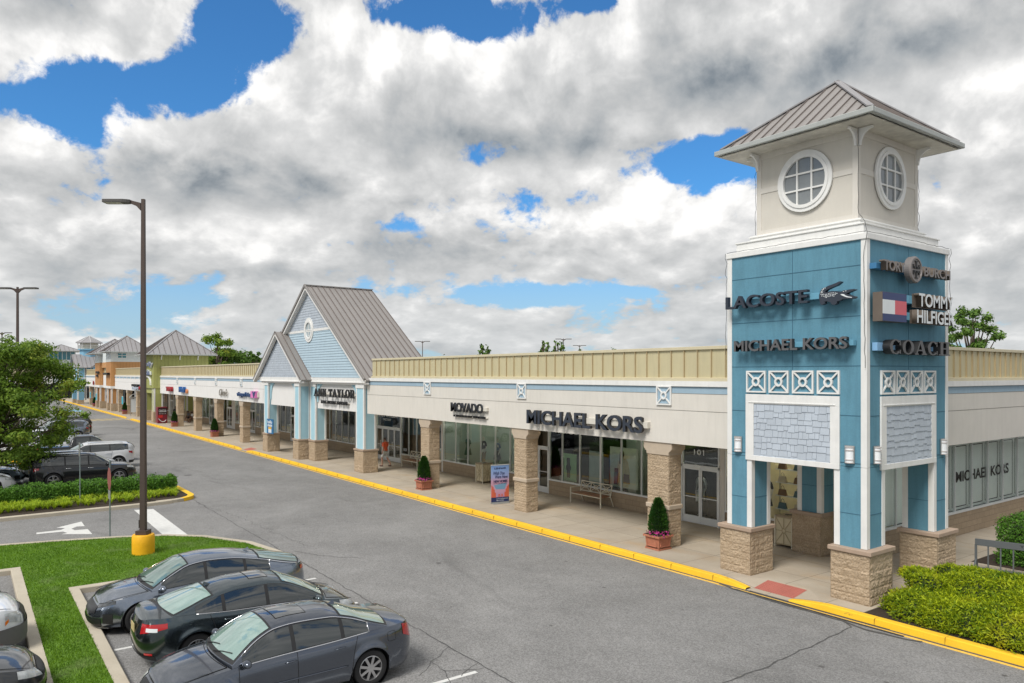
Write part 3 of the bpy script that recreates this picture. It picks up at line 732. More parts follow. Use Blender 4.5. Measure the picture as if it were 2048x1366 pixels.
def hip_roof(parent, x0, x1, y0, y1, ze, za, m=ROOFG, rib=RIBM, over=0, pitch=.42, rb=.035, cap=ROOFG, thick=.06, gutter=GUTTER, gt=.12, ridge=0.0, name='roof'):
    """pyramid (or short-ridge hip) roof with standing seams, hip caps and gutter"""
    cx_, cy_ = (x0 + x1) / 2, (y0 + y1) / 2; A = [Vector((cx_ - ridge / 2, cy_, za)), Vector((cx_ + ridge / 2, cy_, za))]
    C = [Vector((x0, y0, ze)), Vector((x1, y0, ze)), Vector((x1, y1, ze)), Vector((x0, y1, ze))]
    mb = MB()
    if ridge: mb.quad(C[0], C[1], A[1], A[0]); mb.quad(C[1], C[2], A[1]); mb.quad(C[2], C[3], A[0], A[1]); mb.quad(C[3], C[0], A[0])
    else:
        for i in range(4): mb.quad(C[i], C[(i + 1) % 4], A[0])
    mb.quad(*[c - Vector((0, 0, thick)) for c in C][::-1])
    for i in range(4): j = (i + 1) % 4; mb.quad(C[i] - Vector((0, 0, thick)), C[j] - Vector((0, 0, thick)), C[j], C[i])
    r_ = mb.build(name, m, parent)
    mb = MB()
    for i in range(4):
        p, q = C[i], C[(i + 1) % 4]; apx = A[1] if i == 1 else A[0]; L_ = (q - p).length; n_ = int(L_ / pitch); mid = (p + q) / 2
        inward = (Vector((cx_, cy_, ze)) - mid).normalized()
        for k in range(1, n_):
            a = L_ * k / n_; s_ = p + (q - p) * (a / L_)
            half = (L_ - ridge) / 2 if i in (0, 2) else L_ / 2
            dd = min(a, L_ - a, half); run = half if i in (0, 2) else L_ / 2
            depth = (Vector((cx_, cy_, ze)) - mid).length if True else 0
            fr_ = min(1, dd / run) * .985
            e = s_ + inward * depth * fr_ + Vector((0, 0, (za - ze) * fr_))
            up = Vector((0, 0, rb * .5)); mb.bar(s_ + up, e + up, .025, rb, up=inward.cross((q - p).normalized()))
    mb.build('seam_ribs', rib, r_)
    mb = MB(); up = Vector((0, 0, .035))
    for i in range(4):
        apx = A[0] if i in (0, 3) else A[1]; mb.bar(C[i] + up, apx + up, .16, .035)
    if ridge: mb.bar(A[0] + up, A[1] + up, .16, .04)
    mb.build('hip_cap', cap, r_)
    mb = MB(); g_ = gt
    mb.box(x0 - g_, x1 + g_, y0 - g_, y0, ze - g_ - .03, ze - .01); mb.box(x0 - g_, x1 + g_, y1, y1 + g_, ze - g_ - .03, ze - .01)
    mb.box(x0 - g_, x0, y0, y1, ze - g_ - .03, ze - .01); mb.box(x1, x1 + g_, y0, y1, ze - g_ - .03, ze - .01)
    mb.build('gutter', gutter, r_, bevel=.02)
    return r_
def slope(parent, name, P, m, rib, along, pitch=.42, rb=.05, thick=.10, rakem=None):
    """a rectangular roof slope P = (eave0, eave1, ridge1, ridge0); seams run eave->ridge"""
    P = [Vector(p) for p in P]; nrm = (P[1] - P[0]).cross(P[3] - P[0]).normalized()
    if nrm.z < 0: nrm = -nrm
    mb = MB(); low = [p - nrm * thick for p in P]; mb.add(P + low, [(0, 1, 2, 3), (7, 6, 5, 4), (0, 4, 5, 1), (1, 5, 6, 2), (2, 6, 7, 3), (3, 7, 4, 0)])
    o = mb.build(name, m, parent); mb = MB(); L_ = (P[1] - P[0]).length; n_ = max(2, int(round(L_ / pitch)))
    for k in range(n_ + 1):
        t = min(max(k / n_, .012), .988); a = P[0].lerp(P[1], t); c = P[3].lerp(P[2], t); mb.bar(a + nrm * rb * .5, c + nrm * rb * .5, .03, rb, up=nrm)
    mb.build('seam_ribs', rib, o); return o
def shingles(parent, name, plane, at, a0, a1, z0, z1, m=None, row=.17, seed=1, clip=None, style='stag', th=.02):
    """individual shingle faces; clip(a,z)->bool"""
    r_ = random.Random(seed); mb = MB(); z = z1; j = 0
    while z > z0 + .01:
        zb = max(z0, z - row); a = a0 - (r_.random() * .15 if style == 'stag' else (.08 if j % 2 else 0))
        while a < a1:
            w_ = r_.choice((.12, .17, .2, .26)) if style == 'stag' else .2
            b0, b1 = max(a, a0) + .004, min(a + w_, a1) - .004
            zz = max(z0, zb - (r_.choice((0, .025, .045)) if style == 'stag' else .0))
            if b1 - b0 > .02 and (clip is None or (clip(b0, zz) and clip(b1, zz) and clip((b0 + b1) / 2, z))):
                f = plane_map(plane, at); d0, d1 = .004, th
                if style == 'fish':
                    n_ = 5; pts = [f(b0, z, d0), f(b1, z, d0)] + [f((b0 + b1) / 2 + (b1 - b0) / 2 * math.cos(math.pi * k / n_), zz + .05 - .07 * math.sin(math.pi * k / n_), d1) for k in range(n_ + 1)]
                    mb.add(pts, [tuple(range(len(pts)))])
                else: 
                    mb.add([f(b0, z, d0), f(b1, z, d0), f(b1, zz, d1), f(b0, zz, d1), f(b0, zz, 0), f(b1, zz, 0)], [(0, 3, 2, 1), (3, 4, 5, 2)])
                    mb.add([f(b0, z, 0), f(b0, zz, 0), f(b0, zz, d1), f(b0, z, d0), f(b1, z, 0), f(b1, zz, 0), f(b1, zz, d1), f(b1, z, d0)], [(0, 1, 2, 3), (7, 6, 5, 4)])
            a += w_
        z = zb; j += 1
    return mb.build(name, m or SHINGT, parent)
def siding(parent, name, plane, at, poly_fn, z0, z1, m, lap=.16):
    """horizontal lap boards; poly_fn(z)->(a0,a1)"""
    mb = MB(); z = z0; f = plane_map(plane, at)
    while z < z1 - .01:
        zt = min(z + lap, z1); a0, a1 = poly_fn(z); c0, c1 = poly_fn(zt)
        if a1 - a0 > .05:
            c1 = max(c0 + .01, c1)
            mb.add([f(a0, z, .028), f(a1, z, .028), f(c1, zt, .006), f(c0, zt, .006), f(a0, z, 0), f(a1, z, 0)], [(0, 1, 2, 3), (4, 5, 1, 0)])
        z = zt
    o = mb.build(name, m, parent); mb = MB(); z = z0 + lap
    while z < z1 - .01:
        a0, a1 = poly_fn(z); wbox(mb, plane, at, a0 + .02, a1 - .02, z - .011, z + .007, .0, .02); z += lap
    mb.build('painted_board_shadows', mat('painted_siding_shadow', (.17, .25, .32), .9, var=0), parent); return o  # thin dark strips: the shadow line under each lap board, put into colour
def brand_wire(mb, pts, r=.006, sag=.012, seed=0):
    r_ = random.Random(seed); out = []
    for a, c in zip(pts[:-1], pts[1:]):
        a = Vector(a); c = Vector(c); n_ = max(2, int((c - a).length / .14))
        for i in range(n_): out.append(a.lerp(c, i / n_) + Vector((r_.uniform(-1, 1), r_.uniform(-1, 1), r_.uniform(-1, 1))) * sag)
    out.append(Vector(pts[-1])); mb.tube(out, r, 5)

# ---------------------------------------------------------------- corner tower
TX0, TX1, TY0, TY1 = -13.50, -9.40, 17.62, 21.95
tw = thing('clock_tower', 'square blue and white corner tower with round windows under a grey pyramid roof', 'tower', ((TX0 + TX1) / 2, (TY0 + TY1) / 2, .15))
tw.name = 'corner_tower'; ORG['corner_tower'] = ORG['clock_tower']
PIER = [(-13.70, -12.63, 17.50, 18.60), (-10.30, -9.24, 17.48, 18.62), (-13.70, -12.66, 21.05, 22.09), (-10.30, -9.24, 20.98, 22.12)]
for i, (x0, x1, y0, y1) in enumerate(PIER):
    p = rough_block(x0 + .03, x1 - .03, y0 + .03, y1 - .03, .15, 1.36, seed=i * 3.1).build('pier', STONE, tw)
    c = MB(); c.box(x0 - .03, x1 + .03, y0 - .03, y1 + .03, 1.36, 1.47); c.build('pier_cap', STONECAP, p, bevel=.015)
shafts = [(TX0, -12.68, TY0, 18.5), (-10.25, TX1, TY0, 18.5), (TX0, -12.68, 21.1, TY1), (-10.25, TX1, 21.1, TY1)]
for (x0, x1, y0, y1) in shafts:
    m_ = MB(); m_.box(x0 + .015, x1 - .015, y0 + .015, y1 - .015, 1.47, 3.45); s_ = m_.build('post', BLUE, tw)
    m_ = MB(); t = .155
    for (a, b_) in ((x0, y0), (x1 - t, y0), (x0, y1 - t), (x1 - t, y1 - t)): m_.box(a, a + t, b_, b_ + t, 1.475, 3.455)
    m_.build('corner_trim', WHITE, s_, bevel=.006)
# solid upper storey
m_ = MB(); m_.box(TX0 + .02, TX1 - .02, TY0 + .02, TY1 - .02, 3.46, 9.05); up = m_.build('upper_wall', BLUE, tw)
m_ = MB()      # recessed joints of the stucco panels read as thin dark reveals
for z in (4.72, 5.95, 7.18, 8.42):
    m_.box(TX0 + .15, TX1 - .16, TY0 + .014, TY0 + .03, z - .008, z + .008); m_.box(TX1 - .03, TX1 - .014, TY0 + .16, TY1 - .12, z - .008, z + .008)
m_.box(-11.43, -11.415, TY0 + .015, TY0 + .03, 5.86, 9.0); m_.box(TX1 - .03, TX1 - .015, 19.72, 19.735, 5.86, 9.0)
m_.build('panel_joints', mat('joint_shadow', (.045, .13, .19), .9, var=0), tw)
m_ = MB()
for z in (2.3, 3.55):
    for (x0, x1, y0, y1) in shafts: m_.box(x0 + .155, x1 - .155, y0 + .009, y0 + .02, z - .007, z + .007); m_.box(x1 - .02, x1 - .009, y0 + .155, y1 - .155, z - .007, z + .007)
m_.build('post_joints', MATS['joint_shadow'], tw)
t = .155
for (a_, b_) in ((TX0, TY0), (TX1 - t, TY0), (TX1 - t, TY1 - t), (TX0, TY1 - t)):
    m_ = MB(); m_.box(a_, a_ + t, b_, b_ + t, 3.46, 9.05); m_.build('corner_board', WHITE, tw, bevel=.008)
m_ = MB()
m_.box(TX0 - .03, TX1 + .03, TY0 - .03, TY1 + .03, 9.04, 9.19)
m_.box(TX0 + .18, TX1 - .18, TY0 + .18, TY1 - .18, 9.19, 9.45)
m_.box(TX0 + .15, TX1 - .15, TY0 + .15, TY1 - .15, 9.45, 9.49)
BX0, BX1, BY0, BY1 = -12.88, -9.90, 18.13, 21.27
m_.box(BX0 - .13, BX1 + .13, BY0 - .13, BY1 + .13, 9.49, 9.66)
m_.box(BX0 - .16, BX1 + .16, BY0 - .16, BY1 + .16, 9.60, 9.635)
m_.build('stepped_cornice', WHITE, tw, bevel=.012)
for (plane, at, A, frA, sh) in (('y-', TY0, [(-12.84, -12.22), (-12.12, -11.52), (-11.41, -10.8), (-10.70, -10.09)], (-12.86, -10.09), (-12.60, -10.34)),
                             ('x+', TX1, [(18.28, 18.94), (19.03, 19.66), (19.76, 20.4), (20.50, 21.16)], (18.26, 21.18), (18.52, 20.92))):
    for (a0, a1) in A: lattice(tw, plane, at - .018 if plane == 'x+' else at + .018, a0, a1, 5.24, 5.84)
    m_ = MB(); wb = lambda *q: wbox(m_, plane, at, *q)
    wb(frA[0], frA[1], 4.93, 5.19, -.015, .03); wb(frA[0] + .0, frA[1], 3.36, 3.50, -.04, .035)
    wb(frA[0], sh[0], 3.5, 4.93, -.015, .03); wb(sh[1], frA[1], 3.5, 4.93, -.015, .03)
    wb(frA[0] + .1, frA[1] - .1, 4.955, 4.985, .03, .045)
    m_.build('panel_frame', WHITE, tw, bevel=.006)
    m_ = MB(); wb(sh[0], sh[1], 3.5, 4.93, -.015, .004); p = m_.build('shingle_panel', SHINGD, tw)
    shingles(p, 'shingles', plane, at + (-.004 if plane == 'y-' else .004), sh[0], sh[1], 3.5, 4.925, seed=4 if plane == 'y-' else 9)
m_ = MB(); m_.box(TX0 + .1, TX1 - .1, TY0 + .1, TY1 - .1, 3.40, 3.458); m_.build('soffit', WHITE, tw)
# belfry
m_ = MB(); m_.box(BX0 + .02, BX1 - .02, BY0 + .02, BY1 - .02, 9.66, 12.0); bf = m_.build('belfry_wall', STUCCO_B, tw)
m_ = MB(); t = .15
for (a, b_) in ((BX0, BY0), (BX1 - t, BY0), (BX0, BY1 - t), (BX1 - t, BY1 - t)): m_ = MB(); m_.box(a, a + t, b_, b_ + t, 9.66, 11.98); m_.build('corner_board', STUCCO, bf, bevel=.006)
for (z0, z1, d) in ((10.84, 10.98, .004), (11.80, 11.99, .004), (9.66, 9.80, .004)):
    m_ = MB(); m_.box(BX0 + t, BX1 - t, BY0 + d, BY0 + .05, z0, z1); m_.build('trim_band', STUCCO, bf)
    m_ = MB(); m_.box(BX1 - .05, BX1 - d, BY0 + t, BY1 - t, z0, z1); m_.build('trim_band', STUCCO, bf)
ring_window(tw, 'y-', BY0 - .002, -11.37, 10.92, .80, .82); ring_window(tw, 'x+', BX1 + .002, 19.72, 10.92, .80, .82)
# brackets at the corners, curved knees
def knee(mb, base, d, h=.42, w_=.36, t=.055):
    base = Vector(base); d = Vector(d); side = Vector((-d.y, d.x, 0)); prof = [(0, 0), (.05, 0)] + [(.05 + (w_ - .05) * (1 - math.cos(k / 8 * math.pi / 2)), (h - .05) * math.sin(k / 8 * math.pi / 2)) for k in range(9)] + [(w_, h), (0, h)]
    n_ = len(prof); v = []
    for s_ in (-t / 2, t / 2): v += [base + d * a + Vector((0, 0, c)) + side * s_ for a, c in prof]
    mb.add(v, [tuple(range(n_)), tuple(range(2 * n_ - 1, n_ - 1, -1))] + [(i, i + n_, (i + 1) % n_ + n_, (i + 1) % n_) for i in range(n_)])
for (x, y, dd) in ((BX1 - .05, BY0, (0, -1, 0)), (BX1, BY0 + .05, (1, 0, 0)), (BX0 + .06, BY0, (0, -1, 0)), (BX0, BY0 + .06, (-1, 0, 0)), (BX1, BY1 - .06, (1, 0, 0))):
    m_ = MB(); knee(m_, (x, y, 11.52), dd); m_.build('bracket', WHITE, bf)
EX0, EX1, EY0, EY1 = -13.62, -9.22, 17.45, 22.15
m_ = MB(); m_.box(EX0 + .02, EX1 - .02, EY0 + .02, EY1 - .02, 11.97, 12.01); m_.build('eaves_soffit', mat('stained_white_soffit', (.60, .58, .52), .7, var=.25, vscale=2.5, streak=.1), bf)
hip_roof(tw, EX0, EX1, EY0, EY1, 12.14, 13.97, m=ROOFM, pitch=.33, cap=ROOFG)
m_ = MB()
brand_wire(m_, [(BX1 + .02, BY0 - .02, 11.95), (BX1 + .02, BY0 - .02, 9.8), (TX1 - .1, TY0 + .1, 9.5), (TX1 + .03, TY0 - .05, 9.2), (TX1 - .06, TY0 - .05, 8.6), (TX1 - .02, TY0 - .04, 5.9)], seed=1)
brand_wire(m_, [(TX0, TY0 - .03, 9.21), (-11.5, TY0 - .03, 9.22), (TX1, TY0 - .03, 9.22)], seed=2); brand_wire(m_, [(TX1 + .02, TY0, 9.22), (TX1 + .02, TY1, 9.22)], seed=3)
brand_wire(m_, [(TX0 - .02, TY0 - .02, 9.2), (TX0 - .03, TY0 - .03, 6.3)], seed=4, sag=.025); brand_wire(m_, [(TX1 + .04, TY1 + .02, 9.2), (TX1 + .03, TY1 + .02, 6.9)], seed=5, sag=.03)
brand_wire(m_, [(BX0 - .02, BY0 - .02, 11.5), (BX0 - .02, BY0 - .02, 9.7)], seed=6, sag=.025); brand_wire(m_, [(BX1 + .02, BY1 + .02, 11.4), (BX1 + .02, BY1 + .02, 9.7)], seed=7, sag=.03)
brand_wire(m_, [(EX0, EY0 - .05, 11.98), (EX1, EY0 - .05, 11.98), (EX1 + .05, EY1, 11.98)], seed=8, r=.008)
m_.build('light_string', BLACKP, tw)

# wall lamps on the tower posts
def wall_lamp(loc, rotz, label):
    t = thing('wall_lamp', label, 'wall lamp', loc, rotz, 'half-round wall lamps on the blue tower')
    L = Vector(loc)
    def pr(w_, d, z0, z1, n_=10):
        mb = MB(); pts = [(w_ / 2 * math.cos(math.pi + math.pi * k / n_), d * math.sin(math.pi + math.pi * k / n_)) for k in range(n_ + 1)]
        mb.prism(pts, 'z', z0, z1); return mb
    pr(.20, .105, .02, .40).build('diffuser', MATS.get('opal_glass') or mat('opal_glass', (.82, .84, .86), .3, var=0), t, smooth=False, world_coords=False)
    m_ = MB(); m_.box(-.125, .125, -.02, 0, -.01, .43); m_.build('back_plate', ALUG, t, world_coords=False)
    for z in (.0, .075, .31, .385):
        o = pr(.225, .122, z, z + .022); o.build('band', mat('pale_lamp_metal', (.60, .55, .53), .4, metal=.3, var=.03), t, world_coords=False)
    return t
wall_lamp((-13.12, TY0 - .001, 3.56), 0, 'half-round wall lamp on the tower post nearest the glass double doors')
wall_lamp((-9.83, TY0 - .001, 3.55), 0, 'half-round wall lamp left of the tower front corner board')
wall_lamp((TX1 + .001, 18.06, 3.55), R(90), 'half-round wall lamp right of the tower front corner board')
wall_lamp((TX1 + .001, 21.60, 3.55), R(90), 'half-round wall lamp on the far right edge of the tower')
# ---------------------------------------------------------------- shop rows
FY = 18.17          # fascia plane
WY = 22.1           # shop front plane
def parapet(parent, plane, at, a0, a1, pitch=.52, back=.0, name='parapet'):
    f = plane_map(plane, at); sg = 1
    m_ = MB()
    wbox(m_, plane, at, a0, a1, 5.60, 6.52, -.16, -.10); n_ = int(abs(a1 - a0) / pitch); m_.m = 1
    for k in range(1, n_):
        a = a0 + (a1 - a0) * k / n_; wbox(m_, plane, at, a - .012, a + .012, 5.63, 6.505, -.105, -.055)
    p = m_.build(name, [BEIGEM, BEIGES], parent)
    m_ = MB(); wbox(m_, plane, at, a0, a1, 6.50, 6.60, -.30, -.04); wbox(m_, plane, at, a0, a1, 5.53, 5.61, -.16, .0); wbox(m_, plane, at, a0, a1, 5.61, 5.64, -.11, -.05)
    m_.build('coping', BEIGEL, p, bevel=.008)
    return p
def fascia(parent, plane, at, a0, a1, thick=.35, lo=3.53, name='fascia', main=None):
    main = main or STUCCO
    m_ = MB(); wbox(m_, plane, at, a0, a1, lo, 5.14, -thick, 0); p = m_.build(name, main, parent)
    m_ = MB(); wbox(m_, plane, at, a0, a1, 5.14, 5.36, -thick, -.012); m_.build('blue_band', LBLUE, p)
    m_ = MB(); wbox(m_, plane, at, a0, a1, 5.36, 5.53, -thick, .03); m_.build('white_band', WHITE, p)
    m_ = MB(); wbox(m_, plane, at, a0, a1, 4.595, 4.61, -.01, .004); wbox(m_, plane, at, a0, a1, 5.132, 5.142, -.01, .006); wbox(m_, plane, at, a0, a1, 5.355, 5.362, 0, .033); m_.build('groove', mat('groove_shadow', (.20, .185, .16), .9, var=0), p)
    return p
def column(parent, x, y0=18.25, w_=.80, d=.58, top=3.53, collar=1.42, seed=0, capm=None):
    c = rough_block(x - w_ / 2, x + w_ / 2, y0, y0 + d, .15, 3.16, seed=seed, amp=.012).build('column', STONE, parent)
    m_ = MB(); e = .05
    m_.box(x - w_ / 2 - e, x + w_ / 2 + e, y0 - e, y0 + d + e, collar - .06, collar + .09)
    m_.build('collar', STONECAP_L, c, bevel=.025)
    m_ = MB(); m_.prism([(x - w_ / 2 - .02, 3.12), (x + w_ / 2 + .02, 3.12), (x + w_ / 2 + .02, 3.2), (x + w_ / 2 + .15, 3.32), (x + w_ / 2 + .15, top), (x - w_ / 2 - .15, top), (x - w_ / 2 - .15, 3.32), (x - w_ / 2 - .02, 3.2)], 'y', y0 - .04, y0 + d + .04)
    m_.build('capital', STONECAP_L, c, bevel=.01); return c
def shopwin(parent, plane, at, a0, a1, z0, z1, n_=None, muls=None, fr=ALU, depth=.08, label=None, glass=None):
    """one glazed shop window: frame with mullions, panes in one mesh"""
    m_ = MB(); t = .045
    wbox(m_, plane, at, a0, a1, z0, z0 + .07, -.02, depth); wbox(m_, plane, at, a0, a1, z1 - .05, z1, -.02, depth)
    ms = muls if muls else [a0 + (a1 - a0) * k / n_ for k in range(1, n_)]
    for a in [a0 + t / 2, a1 - t / 2] + list(ms): wbox(m_, plane, at, a - t / 2, a + t / 2, z0 + .07, z1 - .05, -.02, depth * .8)
    w_ = m_.build('window', fr, parent)
    m_ = MB(); f = plane_map(plane, at); m_.quad(f(a0, z0 + .05, .015), f(a1, z0 + .05, .015), f(a1, z1 - .03, .015), f(a0, z1 - .03, .015)); m_.build('pane', glass or GLASS, w_)
    if label: w_['label'] = label
    return w_
def doors(parent, plane, at, a0, a1, z0=.15, zt=2.25, z1=3.1, n_=2, fr=ALU):
    m_ = MB(); t = .06
    wbox(m_, plane, at, a0, a1, z1 - .05, z1, -.02, .08); wbox(m_, plane, at, a0, a1, zt, zt + .09, -.02, .08)
    wbox(m_, plane, at, a0, a0 + t, z0, z1, -.02, .08); wbox(m_, plane, at, a1 - t, a1, z0, z1, -.02, .08)
    d = m_.build('door_frame', fr, parent); f = plane_map(plane, at)
    m_ = MB(); m_.quad(f(a0 + t, zt + .09, .02), f(a1 - t, zt + .09, .02), f(a1 - t, z1 - .05, .02), f(a0 + t, z1 - .05, .02)); m_.build('transom_pane', GLASS, d)
    w_ = (a1 - a0 - 2 * t) / n_
    for k in range(n_):
        b0, b1 = a0 + t + k * w_ + .006, a0 + t + (k + 1) * w_ - .006; m_ = MB(); s_ = .07
        wbox(m_, plane, at, b0, b0 + s_, z0 + .01, zt - .005, .0, .05); wbox(m_, plane, at, b1 - s_, b1, z0 + .01, zt - .005, .0, .05)
        wbox(m_, plane, at, b0 + s_, b1 - s_, zt - .09, zt - .005, .0, .05); wbox(m_, plane, at, b0 + s_, b1 - s_, z0 + .01, z0 + .28, .0, .05)
        leaf = m_.build('door', fr, parent)
        m_ = MB(); m_.quad(f(b0 + s_, z0 + .28, .02), f(b1 - s_, z0 + .28, .02), f(b1 - s_, zt - .09, .02), f(b0 + s_, zt - .09, .02)); m_.build('pane', GLASS, leaf)
        m_ = MB(); a = b1 - .12 if k % 2 == 0 else b0 + .12
        m_.tube([f(a, 1.0, .05), f(a, 1.0, .13), f(a, 1.4, .13), f(a, 1.4, .05)], .014, 6); wbox(m_, plane, at, b0 + s_, b1 - s_, 1.12, 1.15, .03, .06); m_.build('handle', ALU, leaf)
    return d
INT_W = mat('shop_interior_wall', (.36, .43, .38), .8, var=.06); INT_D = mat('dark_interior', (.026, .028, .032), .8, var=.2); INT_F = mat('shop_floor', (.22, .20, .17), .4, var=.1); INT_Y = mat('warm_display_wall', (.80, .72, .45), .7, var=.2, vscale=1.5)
LAMPM = emis('shop_ceiling_light', (1.0, .90, .72), 38.0)
def room(parent, x0, x1, y0, y1, wallm, z1=3.4, lights=True, seed=0, floor=.15):
    """the display room behind a window strip, open to the glass side (-Y)"""
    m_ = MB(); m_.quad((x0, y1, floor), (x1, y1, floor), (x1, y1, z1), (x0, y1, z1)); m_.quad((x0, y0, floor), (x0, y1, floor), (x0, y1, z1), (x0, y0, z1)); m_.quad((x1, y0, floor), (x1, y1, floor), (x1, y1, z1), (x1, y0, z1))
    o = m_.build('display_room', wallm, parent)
    m_ = MB(); m_.quad((x0, y0, floor + .003), (x1, y0, floor + .003), (x1, y1, floor + .003), (x0, y1, floor + .003)); m_.quad((x0, y0, z1), (x1, y0, z1), (x1, y1, z1), (x0, y1, z1)); m_.build('floor_and_ceiling', INT_F, o)
    if lights:
        r_ = random.Random(seed); m_ = MB(); n_ = max(1, int((x1 - x0) / 1.6))
        for k in range(n_):
            a = x0 + (x1 - x0) * (k + .5) / n_; m_.box(a - .09, a + .09, y0 + .35, y0 + .53, z1 - .04, z1 - .005)
        m_.build('display_light', LAMPM, o)
    return o
def basewall(parent, plane, at, a0, a1, z1=.78, name='base_wall'):
    m_ = MB(); wbox(m_, plane, at, a0, a1, .15, z1, -.1, .05)
    return m_.build(name, BASEW, parent)
def block_wall_mat():
    m = bpy.data.materials.new('ground_face_block'); m.use_nodes = True; t = m.node_tree; n = NG(t); b = t.nodes['Principled BSDF']
    tcn = n.n('ShaderNodeTexCoord'); s = n.n('ShaderNodeSeparateXYZ'); t.links.new(tcn.outputs['Object'], s.inputs[0])
    br = n.n('ShaderNodeTexBrick'); n.put(br.inputs['Vector'], n.vec(n.add(s.outputs[0], s.outputs[1]), s.outputs[2], 0))
    br.inputs['Scale'].default_value = 1; br.inputs['Brick Width'].default_value = .42; br.inputs['Row Height'].default_value = .205; br.inputs['Mortar Size'].default_value = .007
    br.inputs['Color1'].default_value = (.40, .31, .21, 1); br.inputs['Color2'].default_value = (.345, .265, .18, 1); br.inputs['Mortar'].default_value = (.22, .17, .12, 1)
    c = n.mix(n.lin(n.noise(tcn.outputs['Object'], 12, 6, .7), .3, .7, 0, .5), br.outputs[0], (.25, .19, .125)); t.links.new(c, b.inputs['Base Color']); b.inputs['Roughness'].default_value = .9
    bn = n.n('ShaderNodeBump'); bn.inputs['Strength'].default_value = .55; bn.inputs['Distance'].default_value = .03
    t.links.new(n.sub(n.noise(tcn.outputs['Object'], 16, 6, .65), n.mul(br.outputs['Fac'], .6)), bn.inputs['Height']); t.links.new(bn.outputs[0], b.inputs['Normal']); return m
BASEW = block_wall_mat()
SOFF = mat('canopy_soffit', (.78, .78, .74), .8, var=.04)

# ---- nearest row: from the tower to the pale-blue gable, and the right-hand side
sa = thing('shop_row', 'beige shop row with stone columns between the blue tower and the pale blue gable', 'building', (-25, 20, .15))
fascia(sa, 'y-', FY, -38.35, TX0 - .005); parapet(sa, 'y-', FY, -37.9, TX0 - .005)
fascia(sa, 'x+', -10.5, 22.0, 60, name='side_fascia'); parapet(sa, 'x+', -10.5, 22.0, 60, pitch=.44, name='side_parapet')
for i, (a0, a1) in enumerate(((-31.93, -31.26), (-24.28, -23.68), (-16.69, -16.06))): 
    l_ = lattice(sa, 'y-', FY - .004, a0, a1, 4.75, 5.37); m_ = MB(); wbox(m_, 'y-', FY, a0 + .05, a1 - .05, 4.8, 5.32, .006, .012); m_.build('lattice_backing', LBLUE, l_)
for i, x in enumerate((-16.72, -24.2, -32.0)): column(sa, x, seed=i * 5.3 + 1, w_=.92 if i == 0 else .82)
m_ = MB(); m_.box(-38.4, -10.55, FY + .34, 23.2, 3.52, 3.56); m_.box(-12.0, -10.8, 22, 60, 3.515, 3.53); m_.build('canopy_ceiling', SOFF, sa)
m_ = MB(); m_.box(-38.4, -10.9, FY + .3, 60, 5.7, 5.75); m_.build('flat_roof', mat('roof_membrane', (.5, .5, .48), .8), sa)
# glass fronts  (plane WY)
def front(parent, x0, x1, kind, wall=INT_W, n_=4, muls=None, z0=.78, seed=0, deep=1.5, lights=True, glass=None):
    if kind == 'win': basewall(parent, 'y-', WY, x0, x1, z0); shopwin(parent, 'y-', WY, x0, x1, z0, 3.42, n_, muls, glass=glass)
    elif kind == 'door': doors(parent, 'y-', WY, x0, x1, z1=3.42, n_=4 if x1 - x0 > 3 else 2)
    elif kind == 'wall':
        m_ = MB(); m_.box(x0, x1, WY - .06, WY + .1, .15, 3.5); m_.build('wall_pier', STUCCO, parent); return
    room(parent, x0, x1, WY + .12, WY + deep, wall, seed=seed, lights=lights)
def back_wall(parent, x0, x1):
    m_ = MB(); m_.box(x0, x1, WY + .1, WY + .25, 3.42, 3.53); m_.build('head_wall', STUCCO, parent)
back_wall(sa, -38.4, -11.65)
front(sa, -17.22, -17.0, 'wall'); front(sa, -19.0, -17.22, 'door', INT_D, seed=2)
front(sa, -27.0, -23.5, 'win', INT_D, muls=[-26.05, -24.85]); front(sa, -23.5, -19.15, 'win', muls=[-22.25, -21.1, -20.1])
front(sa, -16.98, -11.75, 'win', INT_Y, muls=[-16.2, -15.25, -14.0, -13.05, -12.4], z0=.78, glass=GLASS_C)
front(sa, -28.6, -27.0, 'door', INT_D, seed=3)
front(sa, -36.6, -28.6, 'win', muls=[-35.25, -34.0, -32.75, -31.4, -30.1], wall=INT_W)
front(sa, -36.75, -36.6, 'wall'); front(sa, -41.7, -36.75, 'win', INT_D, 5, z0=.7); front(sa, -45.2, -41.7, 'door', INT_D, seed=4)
# right-hand side: blinds behind the glass
basewall(sa, 'x+', -11.6, WY + .05, 60, .93)
shopwin(sa, 'x+', -11.6, WY + .08, 60, .93, 3.42, muls=[23.4, 24.7, 26.0, 27.47, 28.81, 30.15, 31.47, 32.86, 34.2, 35.6] + [37 + 1.35 * k for k in range(17)], fr=ALU, glass=GLASS_C)
m_ = MB(); m_.box(-11.72, -11.70, WY + .3, 60, 1.0, 3.36)
BLIND = mat('pale_roller_blind', (.86, .90, .86), .8, var=.04, fine=(60, .10)); bl = m_.build('blind', BLIND, sa)
m_ = MB(); ms_ = [26.0, 27.47, 28.81, 30.15, 31.47, 32.86, 34.2, 35.6, 37]
for a in ms_[:-1]:
    j = ms_.index(a); b_ = ms_[j + 1]
    for (u0, u1, w0, w1) in ((a + .12, b_ - .12, 1.09, 1.115), (a + .12, b_ - .12, 3.2, 3.225), (a + .11, a + .13, 1.09, 3.225), (b_ - .13, b_ - .11, 1.09, 3.225)): m_.box(-11.698, -11.69, u0, u1, w0, w1)
m_.build('blind_border', BLACKP, bl)
fit_text('MICHAEL KORS', 'window_lettering', BLACKP, sa, 27.87, 32.37, 1.95, 2.33, 'x+', -11.684, .004, offset=.02)
fit_text('COACH', 'window_lettering', BLACKP, sa, 34.5, 37.4, 2.0, 2.3, 'x+', -11.684, .004, offset=.02)
